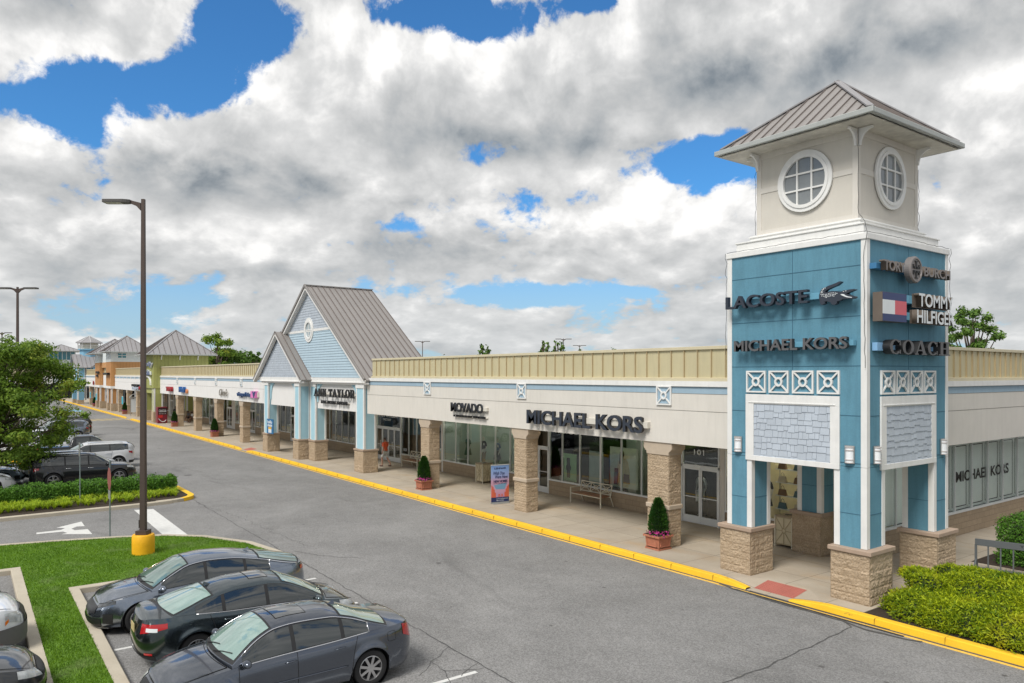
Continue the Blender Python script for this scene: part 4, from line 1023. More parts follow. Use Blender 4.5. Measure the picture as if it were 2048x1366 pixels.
fit_text('101', 'door_number', LETW, sa, -18.42, -17.95, 2.72, 2.92, 'y-', WY - .03, .004, offset=.0)
fit_text('103', 'door_number', LETW, sa, -41.4, -41.0, .95, 1.12, 'y-', WY - .03, .004)
fit_text('MOVADO', 'window_lettering', LETW, sa, -26.55, -25.0, 3.02, 3.16, 'y-', WY - .03, .004)
fit_text('KORS', 'window_lettering', LETW, sa, -14.1, -13.4, .98, 1.08, 'y-', WY - .03, .004)
fit_text('ANN TAYLOR', 'window_lettering', LETW, sa, -45.0, -42.2, 2.95, 3.25, 'y-', WY - .03, .004, offset=.02)
fit_text('FACTORY', 'window_lettering', LETW, sa, -44.2, -43.1, 2.72, 2.86, 'y-', WY - .03, .004)

# ---- gabled entrance
gb_ = thing('gable_building', 'pale blue gabled shop entrance with steep taupe metal roof and oval window', 'building', (-47, 20, .15))
GYb, GYs = 18.12, 17.60      # wall planes of the big and the small gable
XR, XL, XA, ZE, ZA = -38.0, -55.9, -46.95, 5.50, 11.52
XS0, XS1, XSA, ZSA = -55.9, -46.45, -51.2, 8.68
kb = (ZA - ZE) / (XR - XA)
# big gable wall
m_ = MB(); m_.prism([(XL + .3, 5.30), (XR - .35, 5.30), (XR - .35, ZE - .02), (XA, ZA - .2), (XL + .3, ZE - .02)], 'y', GYb, GYb + .2); gw = m_.build('gable_wall', PBLUE, gb_)
xb = lambda z: (XA - (ZA - .22 - z) / kb, XA + (ZA - .22 - z) / kb)
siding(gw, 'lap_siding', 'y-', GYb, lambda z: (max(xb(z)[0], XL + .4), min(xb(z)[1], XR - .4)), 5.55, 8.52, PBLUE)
shingles(gw, 'scallop_shingles', 'y-', GYb, XL, XR, 8.66, ZA - .3, clip=lambda a, z: xb(z)[0] < a < xb(z)[1], style='fish', row=.17)
m_ = MB(); m_.box(xb(8.6)[0], xb(8.6)[1], GYb - .04, GYb, 8.5, 8.66); m_.box(XSA, XR - .2, GYb - .06, GYb, 5.30, 5.53); m_.build('trim_band', WHITE, gw)
ring_window(gb_, 'y-', GYb - .02, -46.95, 8.62, .80, .80, bars=1, glass=mat('pale_window_glass', (.35, .42, .45), .15, var=.1), fr=.28)
slope(gb_, 'roof', [(XR + .05, 17.82, ZE - .1), (XR + .05, 22.6, ZE - .1), (XA, 22.6, ZA), (XA, 17.82, ZA)], ROOFM, RIBM, 'y', pitch=.40)
slope(gb_, 'roof', [(XL - .05, 22.6, ZE - .1), (XL - .05, 17.82, ZE - .1), (XA, 17.82, ZA), (XA, 22.6, ZA)], ROOFM, RIBM, 'y', pitch=.40)
m_ = MB()
for (x0, z0, x1, z1, y) in ((XR + .02, ZE - .22, XA, ZA - .13, 17.86), (XL - .02, ZE - .22, XA, ZA - .13, 17.86)):
    m_.bar((x0, y, z0), (x1, y, z1), .07, .22, up=(0, 0, 1)); m_.bar((x0, y + .14, z0 - .1), (x1, y + .14, z1 - .1), .22, .08)
m_.build('rake_board', STUCCO_L, gb_)
m_ = MB(); m_.bar((XA, 17.78, ZA + .04), (XA, 22.62, ZA + .04), .22, .05); m_.bar((XR + .03, 17.79, ZE - .05), (XA, 17.79, ZA + .03), .05, .14); m_.bar((XL - .03, 17.79, ZE - .05), (XA, 17.79, ZA + .03), .05, .14); m_.build('ridge_cap', ROOFM, gb_)
# back of the big gable
m_ = MB(); m_.prism([(XL, 5.4), (XR, 5.4), (XA, ZA - .1)], 'y', 22.45, 22.55); m_.build('back_gable', PBLUE, gb_)
# small gable in front
ks = (ZSA - 5.5) / (XS1 - XSA)
m_ = MB(); m_.prism([(XS0 + .35, 5.30), (XS1 - .35, 5.30), (XSA, ZSA - .18)], 'y', GYs, GYb - .01); sw = m_.build('small_gable_wall', SHINGD, gb_)
xs_ = lambda z: (XSA - (ZSA - .25 - z) / ks, XSA + (ZSA - .25 - z) / ks)
shingles(sw, 'scallop_shingles', 'y-', GYs, XS0, XS1, 5.55, ZSA - .3, clip=lambda a, z: xs_(z)[0] < a < xs_(z)[1], style='fish', row=.16, seed=2)
m_ = MB(); m_.box(XS0 + .3, XS1 - .3, GYs - .05, GYs, 5.30, 5.54); m_.build('trim_band', WHITE, sw)
for (xe, fl) in ((XS1 + .1, 0), (XS0 - .1, 1)):
    P_ = [(xe, 17.28, 5.38), (xe, 18.1, 5.38), (XSA, 18.1, ZSA), (XSA, 17.28, ZSA)]
    slope(gb_, 'small_roof', P_ if not fl else [P_[1], P_[0], P_[3], P_[2]], ROOFM, RIBM, 'y', pitch=.4)
m_ = MB()
for xe in (XS1 + .08, XS0 - .08): m_.bar((xe, 17.32, 5.26), (XSA, 17.32, ZSA - .13), .07, .2); m_.bar((xe, 17.45, 5.18), (XSA, 17.45, ZSA - .22), .2, .07)
m_.build('rake_board', STUCCO_L, gb_)
# entablature, posts and piers
m_ = MB()
m_.box(-46.9, -38.25, GYb - .02, GYb + .9, 5.12, 5.30); m_.box(-46.9, -38.15, GYb - .1, GYb + .9, 5.22, 5.30)
m_.box(-54.9, -47.0, GYs - .02, GYs + .9, 5.12, 5.30); m_.box(-55.0, -46.95, GYs - .12, GYs + .9, 5.22, 5.30); m_.build('entablature', STUCCO_L, gb_, bevel=.02)
def gpost(x0, x1, y0, y1):
    p = rough_block(x0 + .02, x1 - .02, y0 + .02, y1 - .02, .15, 1.38, seed=x0).build('pier', STONE, gb_)
    m_ = MB(); m_.box(x0 - .03, x1 + .03, y0 - .03, y1 + .03, 1.38, 1.48); m_.build('pier_cap', STONECAP, p, bevel=.015)
    m_ = MB(); m_.box(x0 + .10, x1 - .10, y0 + .10, y1 - .10, 1.48, 5.12); q = m_.build('post', SKYB, gb_)
    m_ = MB(); t = .125; a0, a1, b0, b1 = x0 + .08, x1 - .08, y0 + .08, y1 - .08
    for (a, c) in ((a0, b0), (a1 - t, b0), (a0, b1 - t), (a1 - t, b1 - t)): m_.box(a, a + t, c, c + t, 1.49, 5.0)
    m_.box(a0 - .02, a1 + .02, b0 - .02, b1 + .02, 4.93, 5.13); m_.build('corner_trim', WHITE, q, bevel=.01)
for q in ((-54.55, -53.5, 17.52, 18.45), (-48.35, -47.3, 17.52, 18.45), (-47.05, -45.95, 18.10, 19.0), (-39.85, -38.62, 18.04, 18.98)): gpost(*q)
m_ = MB(); m_.box(-53.5, -48.35, GYs + .2, GYs + .5, 3.55, 5.12); f1 = m_.build('sign_panel', STUCCO_L, gb_)
m_ = MB(); m_.box(-45.95, -39.85, GYb + .18, GYb + .5, 3.55, 5.12); m_.build('sign_panel', STUCCO_L, gb_)
m_ = MB()
for (xa, s_, y) in ((-53.46, 1, GYs + .13), (-48.39, -1, GYs + .13), (-45.92, 1, GYb + .12), (-39.88, -1, GYb + .12)):
    pts = [(xa, 5.1), (xa + s_ * .75, 5.1)] + [(xa + s_ * (.14 + .61 * (1 - math.sin(k / 8 * math.pi / 2))), 5.1 - .9 * (1 - math.cos(k / 8 * math.pi / 2)) - .06) for k in range(9)] + [(xa + s_ * .12, 3.95), (xa, 3.95)]
    m_.prism(pts, 'y', y, y + .06)
m_.build('arched_bracket', SKYB, gb_)
m_ = MB(); m_.box(-55, -38.4, FY + .5, WY + .3, 3.56, 3.6); m_.build('canopy_ceiling', SOFF, gb_)
back_wall(gb_, -56, -38.4)
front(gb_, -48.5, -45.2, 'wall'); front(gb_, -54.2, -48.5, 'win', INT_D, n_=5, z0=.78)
front(gb_, -56.0, -54.2, 'wall')

# ---- second row
sb = thing('shop_row', 'beige shop row with four store signs between the pale blue gable and the green tower', 'building', (-75, 20, .15))
fascia(sb, 'y-', FY, -93.3, -55.4, main=STUCCO_L); parapet(sb, 'y-', FY, -93.3, -55.6)
for i, x in enumerate((-62.2, -69.95, -77.55, -85.2)): column(sb, x, seed=i * 3.7 + 20, w_=.86)
for x in (-61.9, -69.45, -77.0, -84.55):
    l_ = lattice(sb, 'y-', FY - .004, x - .33, x + .33, 4.75, 5.37, fr=WHITE); m_ = MB(); wbox(m_, 'y-', FY, x - .28, x + .28, 4.8, 5.32, .006, .012); m_.build('lattice_backing', LBLUE, l_)
m_ = MB(); m_.box(-93.3, -55.4, FY + .34, WY + .3, 3.52, 3.56); m_.build('canopy_ceiling', SOFF, sb)
m_ = MB(); m_.box(-93.3, -55.4, FY + .3, 60, 5.7, 5.75); m_.build('flat_roof', MATS['roof_membrane'], sb)
back_wall(sb, -100, -56)
xx = -56.0
for (w_, kd, wl) in ((3.7, 'win', INT_D), (1.6, 'door', INT_D), (3.9, 'win', INT_D), (5.6, 'win', INT_D), (1.9, 'door', INT_D), (4.6, 'win', INT_W), (1.0, 'wall', None), (1.9, 'door', INT_D), (5.0, 'win', INT_D), (1.9, 'door', INT_D), (4.5, 'win', INT_W), (1.0, 'wall', None), (5.0, 'win', INT_D), (3.4, 'wall', None)):
    front(sb, xx - w_, xx, kd, wl or INT_D, n_=max(2, int(w_ / 1.15)), seed=int(-xx)); xx -= w_

# ---- green tower
gt_ = thing('green_tower', 'olive green square shop tower with a wide grey pyramid roof', 'tower', (-96.35, 20.5, .15))
GX0, GX1, GY0, GY1 = -99.4, -93.3, 17.45, 23.5
m_ = MB(); m_.box(GX0, GX1, GY0, GY1, 4.13, 8.0); gwl = m_.build('wall', GREENP, gt_)
m_ = MB()
for k in range(1, 15): a = GX0 + (GX1 - GX0) * k / 15; m_.box(a - .01, a + .01, GY0 - .012, GY0, 4.2, 7.95); a = GY0 + (GY1 - GY0) * k / 15; m_.box(GX1, GX1 + .012, a - .01, a + .01, 4.2, 7.95)
m_.box(GX0 - .02, GX1 + .02, GY0 - .02, GY0 + .1, 4.08, 4.16); m_.build('board_battens', mat('dark_olive', (.24, .25, .09), .8), gwl)
m_ = MB(); n_ = 16
for i in range(n_):
    A0, A1 = math.pi * i / n_, math.pi * (i + 1) / n_; v = []
    for d in (0, .14):
        for (k, A) in ((1, A0), (1, A1), (.86, A1), (.86, A0)): v.append((-96.35 + 1.95 * k * math.cos(A), GY0 - d, 4.45 + 1.1 * k * math.sin(A) ** .8))
    m_.add(v, [(4, 5, 6, 7), (0, 1, 5, 4), (3, 7, 6, 2), (0, 4, 7, 3), (1, 2, 6, 5)])
m_.build('white_arch', WHITE, gt_)
for (x0, x1) in ((-99.4, -98.3), (-94.45, -93.3)):
    for (y0, y1) in ((17.45, 18.55), (21.0, 22.0)):
        rough_block(x0, x1, y0, y1, .15, 1.4, seed=x0 + y0, cell=.12).build('pier', STONE, gt_)
        m_ = MB(); m_.box(x0 + .08, x1 - .08, y0 + .08, y1 - .08, 1.4, 4.13); q = m_.build('post', GREENP, gt_)
        m_ = MB(); t = .16
        for (a, c) in ((x0 + .06, y0 + .06), (x1 - .06 - t, y0 + .06), (x0 + .06, y1 - .06 - t), (x1 - .06 - t, y1 - .06 - t)): m_.box(a, a + t, c, c + t, 1.41, 4.09)
        m_.build('corner_trim', WHITE, q)
m_ = MB(); m_.box(-98.35, -94.4, 17.6, 17.9, 3.5, 4.13); m_.build('lintel', GREENP, gt_)
hip_roof(gt_, -100.1, -92.6, 16.75, 24.25, 8.08, 11.04, pitch=.62, rb=.08)
m_ = MB()
for y in (18.3, 20.3, 22.3): knee(m_, (GX1, y, 7.4), (1, 0, 0), .5, .4, .1)
m_.build('eaves_bracket', WHITE, gt_)
fr_ = WHITE

# ---- third row
sc_ = thing('shop_row', 'beige shop row between the green tower and the orange-clad block', 'building', (-112, 20, .15))
fascia(sc_, 'y-', FY, -125.45, -99.4, main=STUCCO_L); parapet(sc_, 'y-', FY, -125.45, -99.4, pitch=.6)
for i, x in enumerate((-101.2, -108.3, -115.7, -123.0)): column(sc_, x, seed=i * 2.7 + 40, w_=.86)
for x in (-103, -106, -109, -112, -115, -118, -121, -124): m_ = MB(); m_.box(x - .12, x + .12, FY - .05, FY, 5.1, 5.4); m_.build('bracket', WHITE, sc_)
m_ = MB(); m_.box(-125.4, -99.4, FY + .34, WY + .3, 3.52, 3.56); m_.build('canopy_ceiling', SOFF, sc_)
xx = -99.4
for (w_, kd) in ((5.5, 'win'), (1.9, 'door'), (1, 'wall'), (6, 'win'), (1.9, 'door'), (6.5, 'win'), (3.2, 'wall')): front(sc_, xx - w_, xx, kd, INT_D, n_=max(2, int(w_ / 1.15)), lights=False); xx -= w_

# ---- orange block
ob = thing('orange_block', 'two-part orange-clad block with white upper wall and twin grey hip roofs', 'building', (-134, 20, .15))
def obox(x0, x1, y0, y1, z0, z1, m, nm): m_ = MB(); m_.box(x0, x1, y0, y1, z0, z1); return m_.build(nm, m, ob)
for (x0, x1, y0) in ((-130.2, -125.5, 17.62), (-142.2, -137.1, 17.62)):
    w_ = obox(x0, x1, y0, 25, 3.93, 7.6, ORANGE, 'orange_wall'); m_ = MB()
    n_ = int((x1 - x0) / .4)
    for k in range(1, n_): a = x0 + (x1 - x0) * k / n_; m_.box(a - .012, a + .012, y0 - .012, y0, 4, 7.55)
    for k in range(1, 18): a = y0 + .42 * k; m_.box(x1, x1 + .012, a - .012, a + .012, 4, 7.55)
    m_.build('board_battens', mat('dark_orange', (.36, .17, .06), .8), w_)
    obox(x0 - .02, x1 + .02, y0 - .02, 22, 3.56, 3.93, WHITE, 'white_band')
    for xa in (x0, x1 - 1.0):
        rough_block(xa, xa + 1.0, y0 + .05, y0 + 1.0, .15, 1.3, seed=xa, cell=.14).build('pier', STONE, ob)
        obox(xa + .1, xa + .9, y0 + .12, y0 + .9, 1.3, 3.56, ORANGE, 'post')
        m_ = MB()
        for (a, c) in ((xa + .08, y0 + .1), (xa + .76, y0 + .1), (xa + .76, y0 + .76)): m_.box(a, a + .16, c, c + .16, 1.31, 3.57)
        m_.build('corner_trim', WHITE, ob)
obox(-137.1, -130.2, 17.9, 25, 6.75, 7.6, ORANGE, 'orange_wall'); obox(-137.1, -130.2, FY, FY + .4, 3.53, 5.53, STUCCO_L, 'fascia'); obox(-137.1, -130.2, FY + .1, FY + .4, 5.53, 6.75, BEIGEM, 'parapet')
for (x0, x1) in ((-130.2, -125.5), (-142.2, -137.1)): obox(x0 - .03, x1 + .03, 17.59, 25.02, 7.6, 8.0, OWHITE, 'white_band'); obox(x0, x1, 17.62, 25, 8.0, 9.1, OWHITE, 'upper_wall')
obox(-137.1, -130.2, 17.95, 25, 7.6, 9.1, OWHITE, 'upper_wall')
def swin(plane, at, a0, a1, z0, z1):
    m_ = MB(); wbox(m_, plane, at, a0, a1, z0, z1, 0, .05); w_ = m_.build('window', WHITE, ob)
    m_ = MB(); am = (a0 + a1) / 2; zm = (z0 + z1) / 2
    for (u0, u1) in ((a0 + .08, am - .04), (am + .04, a1 - .08)):
        for (v0, v1) in ((z0 + .08, zm - .04), (zm + .04, z1 - .08)): wbox(m_, plane, at, u0, u1, v0, v1, .05, .056)
    m_.build('pane', TEALG, w_)
swin('x+', -125.5, 18.5, 19.75, 8.12, 8.95); swin('y-', 17.62, -128.4, -127.3, 8.12, 8.95); swin('y-', 17.62, -140.2, -138.8, 8.12, 8.95)
hip_roof(ob, -131.2, -124.5, 16.8, 23.5, 9.15, 11.65, pitch=.6, rb=.07); hip_roof(ob, -143.6, -136.0, 16.45, 24.0, 9.1, 11.62, pitch=.6, rb=.07)
# ---- fourth row
sd_ = thing('shop_row', 'short beige shop row between the orange-clad block and the blue gabled block', 'building', (-150, 20, .15))
fascia(sd_, 'y-', FY, -158.9, -142.2, main=STUCCO_L); parapet(sd_, 'y-', FY, -158.9, -142.2, pitch=.8)
for i, x in enumerate((-147.5, -154.5)): column(sd_, x, seed=i + 60)
m_ = MB(); m_.box(-160, -99.3, FY + .4, 60, 5.7, 5.75); m_.build('flat_roof', MATS['roof_membrane'], sd_)
xx = -142.2
for (w_, kd) in ((5.5, 'win'), (1.9, 'door'), (7, 'win')): front(sd_, xx - w_, xx, kd, INT_D, n_=max(2, int(w_ / 1.15)), lights=False); xx -= w_
# ---- blue gabled block with lookout turret
bb = thing('blue_block', 'blue gabled block with an eight-sided lookout turret', 'building', (-163, 19, .15))
def bbox_(x0, x1, y0, y1, z0, z1, m, nm): m_ = MB(); m_.box(x0, x1, y0, y1, z0, z1); return m_.build(nm, m, bb)
QX0, QX1, QY = -167.3, -158.9, 16.8
bbox_(QX0, QX1, QY, 26, 3.3, 7.1, WBLUE, 'wall')
for xa in (QX0, QX1 - 1.1): bbox_(xa, xa + 1.1, QY, QY + 1.1, .9, 3.3, WBLUE, 'post'); bbox_(xa, xa + 1.1, QY, QY + 1.1, .15, .9, STONE, 'pier')
bbox_(QX1 - 1.1, QX1, 19, 20.1, .15, 3.3, WBLUE, 'post')
m_ = MB()
for x in (QX0 + .1, QX1 - .1): m_.box(x - .12, x + .12, QY - .03, QY, .9, 7.1)
for y in (QY + .1, QY + 1.3, 18.2): m_.box(QX1, QX1 + .03, y - .12, y + .12, .9, 7.1)
m_.box(QX0, QX1, QY - .04, QY, 3.4, 3.6); m_.box(QX1, QX1 + .04, QY, 18.2, 3.4, 3.6); m_.box(QX1, QX1 + .04, QY, 18.2, 4.9, 5.1); m_.build('white_trim_boards', WHITE, bb)
XM = (QX0 + QX1) / 2
m_ = MB(); m_.prism([(QX0, 7.1), (QX1, 7.1), (XM, 9.35)], 'y', QY, QY + .2); m_.build('gable_wall', PBLUE, bb)
m_ = MB(); n_ = 12
m_.add([(XM - 1.2, QY - .03, 5.2), (XM + 1.2, QY - .03, 5.2)] + [(XM + 1.2 * math.cos(math.pi * k / n_), QY - .03, 6.6 + 1.3 * math.sin(math.pi * k / n_)) for k in range(n_ + 1)], [tuple(range(n_ + 3))]); m_.build('arched_panel', WHITE, bb)
slope(bb, 'roof', [(QX1 + .4, QY - .5, 6.95), (QX1 + .4, 26, 6.95), (XM, 26, 9.5), (XM, QY - .5, 9.5)], ROOFG, RIBM, 'y', pitch=.7)
slope(bb, 'roof', [(QX0 - .4, 26, 6.95), (QX0 - .4, QY - .5, 6.95), (XM, QY - .5, 9.5), (XM, 26, 9.5)], ROOFG, RIBM, 'y', pitch=.7)
# cross gable facing the camera
bbox_(-163, -157.6, 19.2, 25.2, 5.75, 7.0, WBLUE, 'wall')
m_ = MB(); m_.prism([(19.2, 7.0), (25.2, 7.0), (22.2, 8.95)], 'x', -157.8, -157.6); m_.build('gable_wall', WBLUE, bb)
slope(bb, 'roof', [(-157.2, 18.8, 6.85), (-163.2, 18.8, 6.85), (-163.2, 22.2, 9.15), (-157.2, 22.2, 9.15)], ROOFG, RIBM, 'x', pitch=.7)
slope(bb, 'roof', [(-163.2, 25.6, 6.85), (-157.2, 25.6, 6.85), (-157.2, 22.2, 9.15), (-163.2, 22.2, 9.15)], ROOFG, RIBM, 'x', pitch=.7)
TC = (-163.8, 19.3)
m_ = MB(); m_.lathe([(1.6, 7.0), (1.6, 10.35), (1.95, 10.4), (1.95, 10.55)], (TC[0], TC[1], 0), 8); m_.build('turret_wall', WBLUE, bb)
m_ = MB(); m_.lathe([(1.45, 10.55), (1.45, 11.75)], (TC[0], TC[1], 0), 8); m_.build('turret_lantern', CREAM, bb)
m_ = MB()
for k in range(8):
    A = 2 * math.pi * k / 8; A2 = 2 * math.pi * (k + 1) / 8; p = Vector((TC[0] + 1.9 * math.cos(A), TC[1] + 1.9 * math.sin(A), 0)); q = Vector((TC[0] + 1.9 * math.cos(A2), TC[1] + 1.9 * math.sin(A2), 0))
    m_.bar(p + Vector((0, 0, 10.5)), p + Vector((0, 0, 11.8)), .12); m_.bar(p + Vector((0, 0, 11.25)), q + Vector((0, 0, 11.25)), .07)
    for j in range(1, 6): r_ = p.lerp(q, j / 6); m_.bar(r_ + Vector((0, 0, 10.5)), r_ + Vector((0, 0, 11.25)), .04)
m_.build('turret_railing', WHITE, bb)
m_ = MB(); m_.lathe([(2.3, 11.68), (2.3, 11.78), (0.02, 13.1)], (TC[0], TC[1], 0), 8); r_ = m_.build('turret_roof', ROOFG, bb)
m_ = MB()
for k in range(8): A = 2 * math.pi * k / 8; m_.bar((TC[0] + 2.3 * math.cos(A), TC[1] + 2.3 * math.sin(A), 11.82), (TC[0], TC[1], 13.14), .12, .05)
m_.build('hip_cap', mat('light_roof_cap', (.5, .5, .5), .5), r_)
# ---- far row closing the lot, with a glazed cupola
fb = thing('shop_row', 'distant beige shop row with a white glazed cupola on its roof', 'building', (-203, 10, .15))
def fbox(x0, x1, y0, y1, z0, z1, m, nm): m_ = MB(); m_.box(x0, x1, y0, y1, z0, z1); return m_.build(nm, m, fb)
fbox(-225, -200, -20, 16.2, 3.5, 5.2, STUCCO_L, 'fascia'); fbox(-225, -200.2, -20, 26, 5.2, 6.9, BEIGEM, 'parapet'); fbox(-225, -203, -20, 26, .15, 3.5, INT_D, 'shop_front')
for y in range(-18, 17, 6): fbox(-201, -200.1, y, y + .9, .15, 3.5, STONE, 'column')
hip_roof(fb, -210, -199.8, 12.8, 23.5, 6.9, 9.6, pitch=.8, rb=.08)
fbox(-207, -201, 15.2, 21.3, 7.8, 9.0, OWHITE, 'cupola_base'); fbox(-206.6, -200.9 - .3, 15.6, 20.9, 9.0, 11.1, OWHITE, 'cupola_wall')
for k, y in enumerate((15.75, 16.6, 17.45, 18.3, 19.15, 20.0)):
    fbox(-201.2, -201.15, y, y + .68, 9.1, 10.9, TEALG, 'window')
for k, x in enumerate((-206.4, -205.4, -204.4, -203.4, -202.4)): fbox(x, x + .7, 15.55, 15.6, 9.1, 10.9, TEALG, 'window')
hip_roof(fb, -207.8, -200, 14.4, 22.1, 11.15, 12.7, pitch=.8, rb=.06)
# ---------------------------------------------------------------- slab-serif capitals for the signs that use them
def _arc(cx, cy, ro, so, ri, si, a0, a1, n=18):
    A = [R(a0 + (a1 - a0) * i / n) for i in range(n + 1)]
    return [[(cx + ro * math.cos(A[i]), cy + so * math.sin(A[i])), (cx + ro * math.cos(A[i + 1]), cy + so * math.sin(A[i + 1])), (cx + ri * math.cos(A[i + 1]), cy + si * math.sin(A[i + 1])), (cx + ri * math.cos(A[i]), cy + si * math.sin(A[i]))] for i in range(n)]
def _r(x0, x1, y0, y1): return [(x0, y0), (x1, y0), (x1, y1), (x0, y1)]
S_ = .09
GL = {
 'N': (.94, [_r(.12, .22, 0, 1), _r(0, .34, 0, S_), _r(0, .2, 1 - S_, 1), [(.08, 1), (.34, 1), (.84, 0), (.66, 0)], _r(.72, .82, 0, 1), _r(.6, .94, 1 - S_, 1)]),
 'A': (.98, [[(.06, 0), (.17, 0), (.47, .88), (.42, 1)], [(.38, 1), (.60, 1), (.93, 0), (.68, 0)], _r(.2, .75, .27, .36), _r(0, .3, 0, S_), _r(.56, .98, 0, S_)]),
 'T': (.86, [_r(.31, .55, 0, 1), _r(0, .86, 1 - S_, 1), _r(0, .07, .68, 1), _r(.79, .86, .68, 1), _r(.18, .68, 0, S_)]),
 'Y': (.92, [_r(.34, .57, 0, .48), [(.05, 1), (.30, 1), (.57, .45), (.36, .42)], [(.72, 1), (.84, 1), (.57, .42), (.47, .42)], _r(0, .38, 1 - S_, 1), _r(.62, .92, 1 - S_, 1), _r(.22, .70, 0, S_)]),
 'L': (.80, [_r(.12, .35, 0, 1), _r(0, .48, 1 - S_, 1), _r(0, .8, 0, S_), _r(.72, .8, 0, .38)]),
 'O': (.92, _arc(.46, .5, .46, .51, .24, .43, 0, 360, 30)),
 'R': (.96, [_r(.12, .35, 0, 1), _r(0, .45, 0, S_), _r(0, .5, 1 - S_, 1), _r(.3, .52, .45, .53)] + _arc(.5, .73, .36, .27, .14, .19, -90, 90, 12) + [[(.44, .5), (.66, .5), (.9, 0), (.66, 0)], _r(.66, .96, 0, S_)]),
 'C': (.90, _arc(.46, .5, .46, .51, .23, .43, 42, 318, 26) + [_r(.76, .84, .62, .96), _r(.76, .84, .04, .3)]),
 'H': (1.0, [_r(.12, .36, 0, 1), _r(.64, .88, 0, 1), _r(.3, .7, .45, .54), _r(0, .48, 0, S_), _r(0, .48, 1 - S_, 1), _r(.52, 1, 0, S_), _r(.52, 1, 1 - S_, 1)]),
}
def serif_text(body, name, m, parent, x0, x1, z0, z1, plane, at, depth, gap=.10, side=None):
    W_ = sum((GL[c][0] if c != ' ' else .45) + gap for c in body) - gap; k = (x1 - x0) / W_; h = z1 - z0
    mb = MB(); a = x0; f = plane_map(plane, at); e = 0
    for c in body:
        if c == ' ': a += (.45 + gap) * k; continue
        wd, pieces = GL[c]
        for pc in pieces:
            e += 1; d1 = -(e % 7) * .0009; n_ = len(pc)
            # orient counter-clockwise
            ar = sum(pc[i - 1][0] * pc[i][1] - pc[i][0] * pc[i - 1][1] for i in range(n_))
            P_ = pc if ar > 0 else pc[::-1]
            F_ = [f(a + p[0] * k, z0 + p[1] * h, d1) for p in P_]; B_ = [f(a + p[0] * k, z0 + p[1] * h, -depth) for p in P_]
            mb.m = 0; mb.add(F_ + B_, [tuple(range(n_)), tuple(range(2 * n_ - 1, n_ - 1, -1))]); 
            mb.m = 1 if side else 0; mb.add(F_ + B_, [(i, i + n_, (i + 1) % n_ + n_, (i + 1) % n_) for i in range(n_)]); mb.m = 0
        a += (wd + gap) * k
    return mb.build(name, [m, side] if side else m, parent)
def race(parent, plane, at, a0, a1, z0, z1, m, d0=0.0, d1=.1):
    mb = MB(); wbox(mb, plane, at, a0, a1, z0, z1, d0, d1); return mb.build('raceway', m, parent, bevel=.006)

# ---------------------------------------------------------------- signs on the tower
s = thing('store_sign', 'dark capital-letter sign with a crocodile emblem high on the left tower face', 'sign', (-11.4, 17.4, 7.5))
fit_text('LACOSTE', 'lettering', LETTER, s, -13.34, -10.80, 7.57, 7.92, 'y-', 17.33, .12, offset=.018, side=mat('navy_letter_side', (.018, .02, .032), .5, var=0))
race(s, 'y-', TY0, -13.1, -9.75, 7.66, 7.82, RACEB, .0, .14)
CROC = [(-9.91, 8.03), (-9.95, 8.03), (-10.03, 8.0), (-10.14, 7.97), (-10.23, 7.95), (-10.31, 7.92), (-10.4, 7.89), (-10.45, 7.82), (-10.48, 7.73), (-10.48, 7.64), (-10.46, 7.58), (-10.45, 7.53), (-10.43, 7.49), (-10.37, 7.49), (-10.35, 7.51), (-10.31, 7.52), (-10.34, 7.56), (-10.28, 7.57), (-10.19, 7.54), (-10.16, 7.53), (-10.17, 7.51), (-10.12, 7.47), (-10.07, 7.46), (-10.03, 7.48), (-10.0, 7.51), (-10.01, 7.54), (-9.92, 7.56), (-9.85, 7.59), (-9.77, 7.59), (-9.64, 7.58), (-9.58, 7.58), (-9.53, 7.61), (-9.54, 7.63), (-9.63, 7.66), (-9.71, 7.69), (-9.78, 7.71), (-9.72, 7.73), (-9.63, 7.76), (-9.53, 7.79), (-9.56, 7.81), (-9.68, 7.81), (-9.77, 7.8), (-9.84, 7.8), (-9.91, 7.77), (-10.0, 7.79), (-10.12, 7.81), (-10.21, 7.81), (-10.28, 7.79), (-10.32, 7.8), (-10.3, 7.83), (-10.25, 7.86), (-10.14, 7.9), (-10.0, 7.94), (-9.92, 7.99), (-9.89, 8.02)]
m_ = MB(); m_.prism(CROC, 'y', 17.33, 17.45); em = m_.build('crocodile_emblem', LETTER, s)
m_ = MB(); m_.prism([(-9.91, 7.7), (-9.87, 7.715), (-9.82, 7.705), (-9.78, 7.67), (-9.71, 7.64), (-9.61, 7.615), (-9.62, 7.6), (-9.75, 7.625), (-9.82, 7.655)], 'y', 17.322, 17.331)
for (x, z) in [(-10.31, 7.9), (-10.35, 7.89), (-10.39, 7.86), (-10.36, 7.87), (-10.41, 7.82), (-10.38, 7.83), (-10.42, 7.79), (-10.39, 7.79), (-10.42, 7.75), (-10.38, 7.74), (-10.4, 7.71), (-10.35, 7.7), (-10.31, 7.68), (-10.28, 7.66), (-10.36, 7.75), (-10.31, 7.74), (-10.27, 7.74), (-10.22, 7.75), (-10.18, 7.76), (-10.13, 7.76), (-10.09, 7.76), (-10.04, 7.75), (-10.0, 7.74), (-10.3, 7.71), (-10.26, 7.71), (-10.21, 7.72), (-10.17, 7.72), (-10.12, 7.72), (-10.08, 7.72), (-10.04, 7.72), (-10.26, 7.68), (-10.21, 7.68), (-10.17, 7.69), (-10.12, 7.69), (-10.08, 7.68), (-9.83, 7.77), (-9.77, 7.78)]:
    m_.prism([(x - .012, z - .007), (x + .012, z - .007), (x + .012, z + .009), (x - .012, z + .009)], 'y', 17.322, 17.331)
m_.build('white_scales', LETW, em)
s = thing('store_sign', 'charcoal capital-letter sign low on the left tower face', 'sign', (-11.4, 17.4, 6.3))
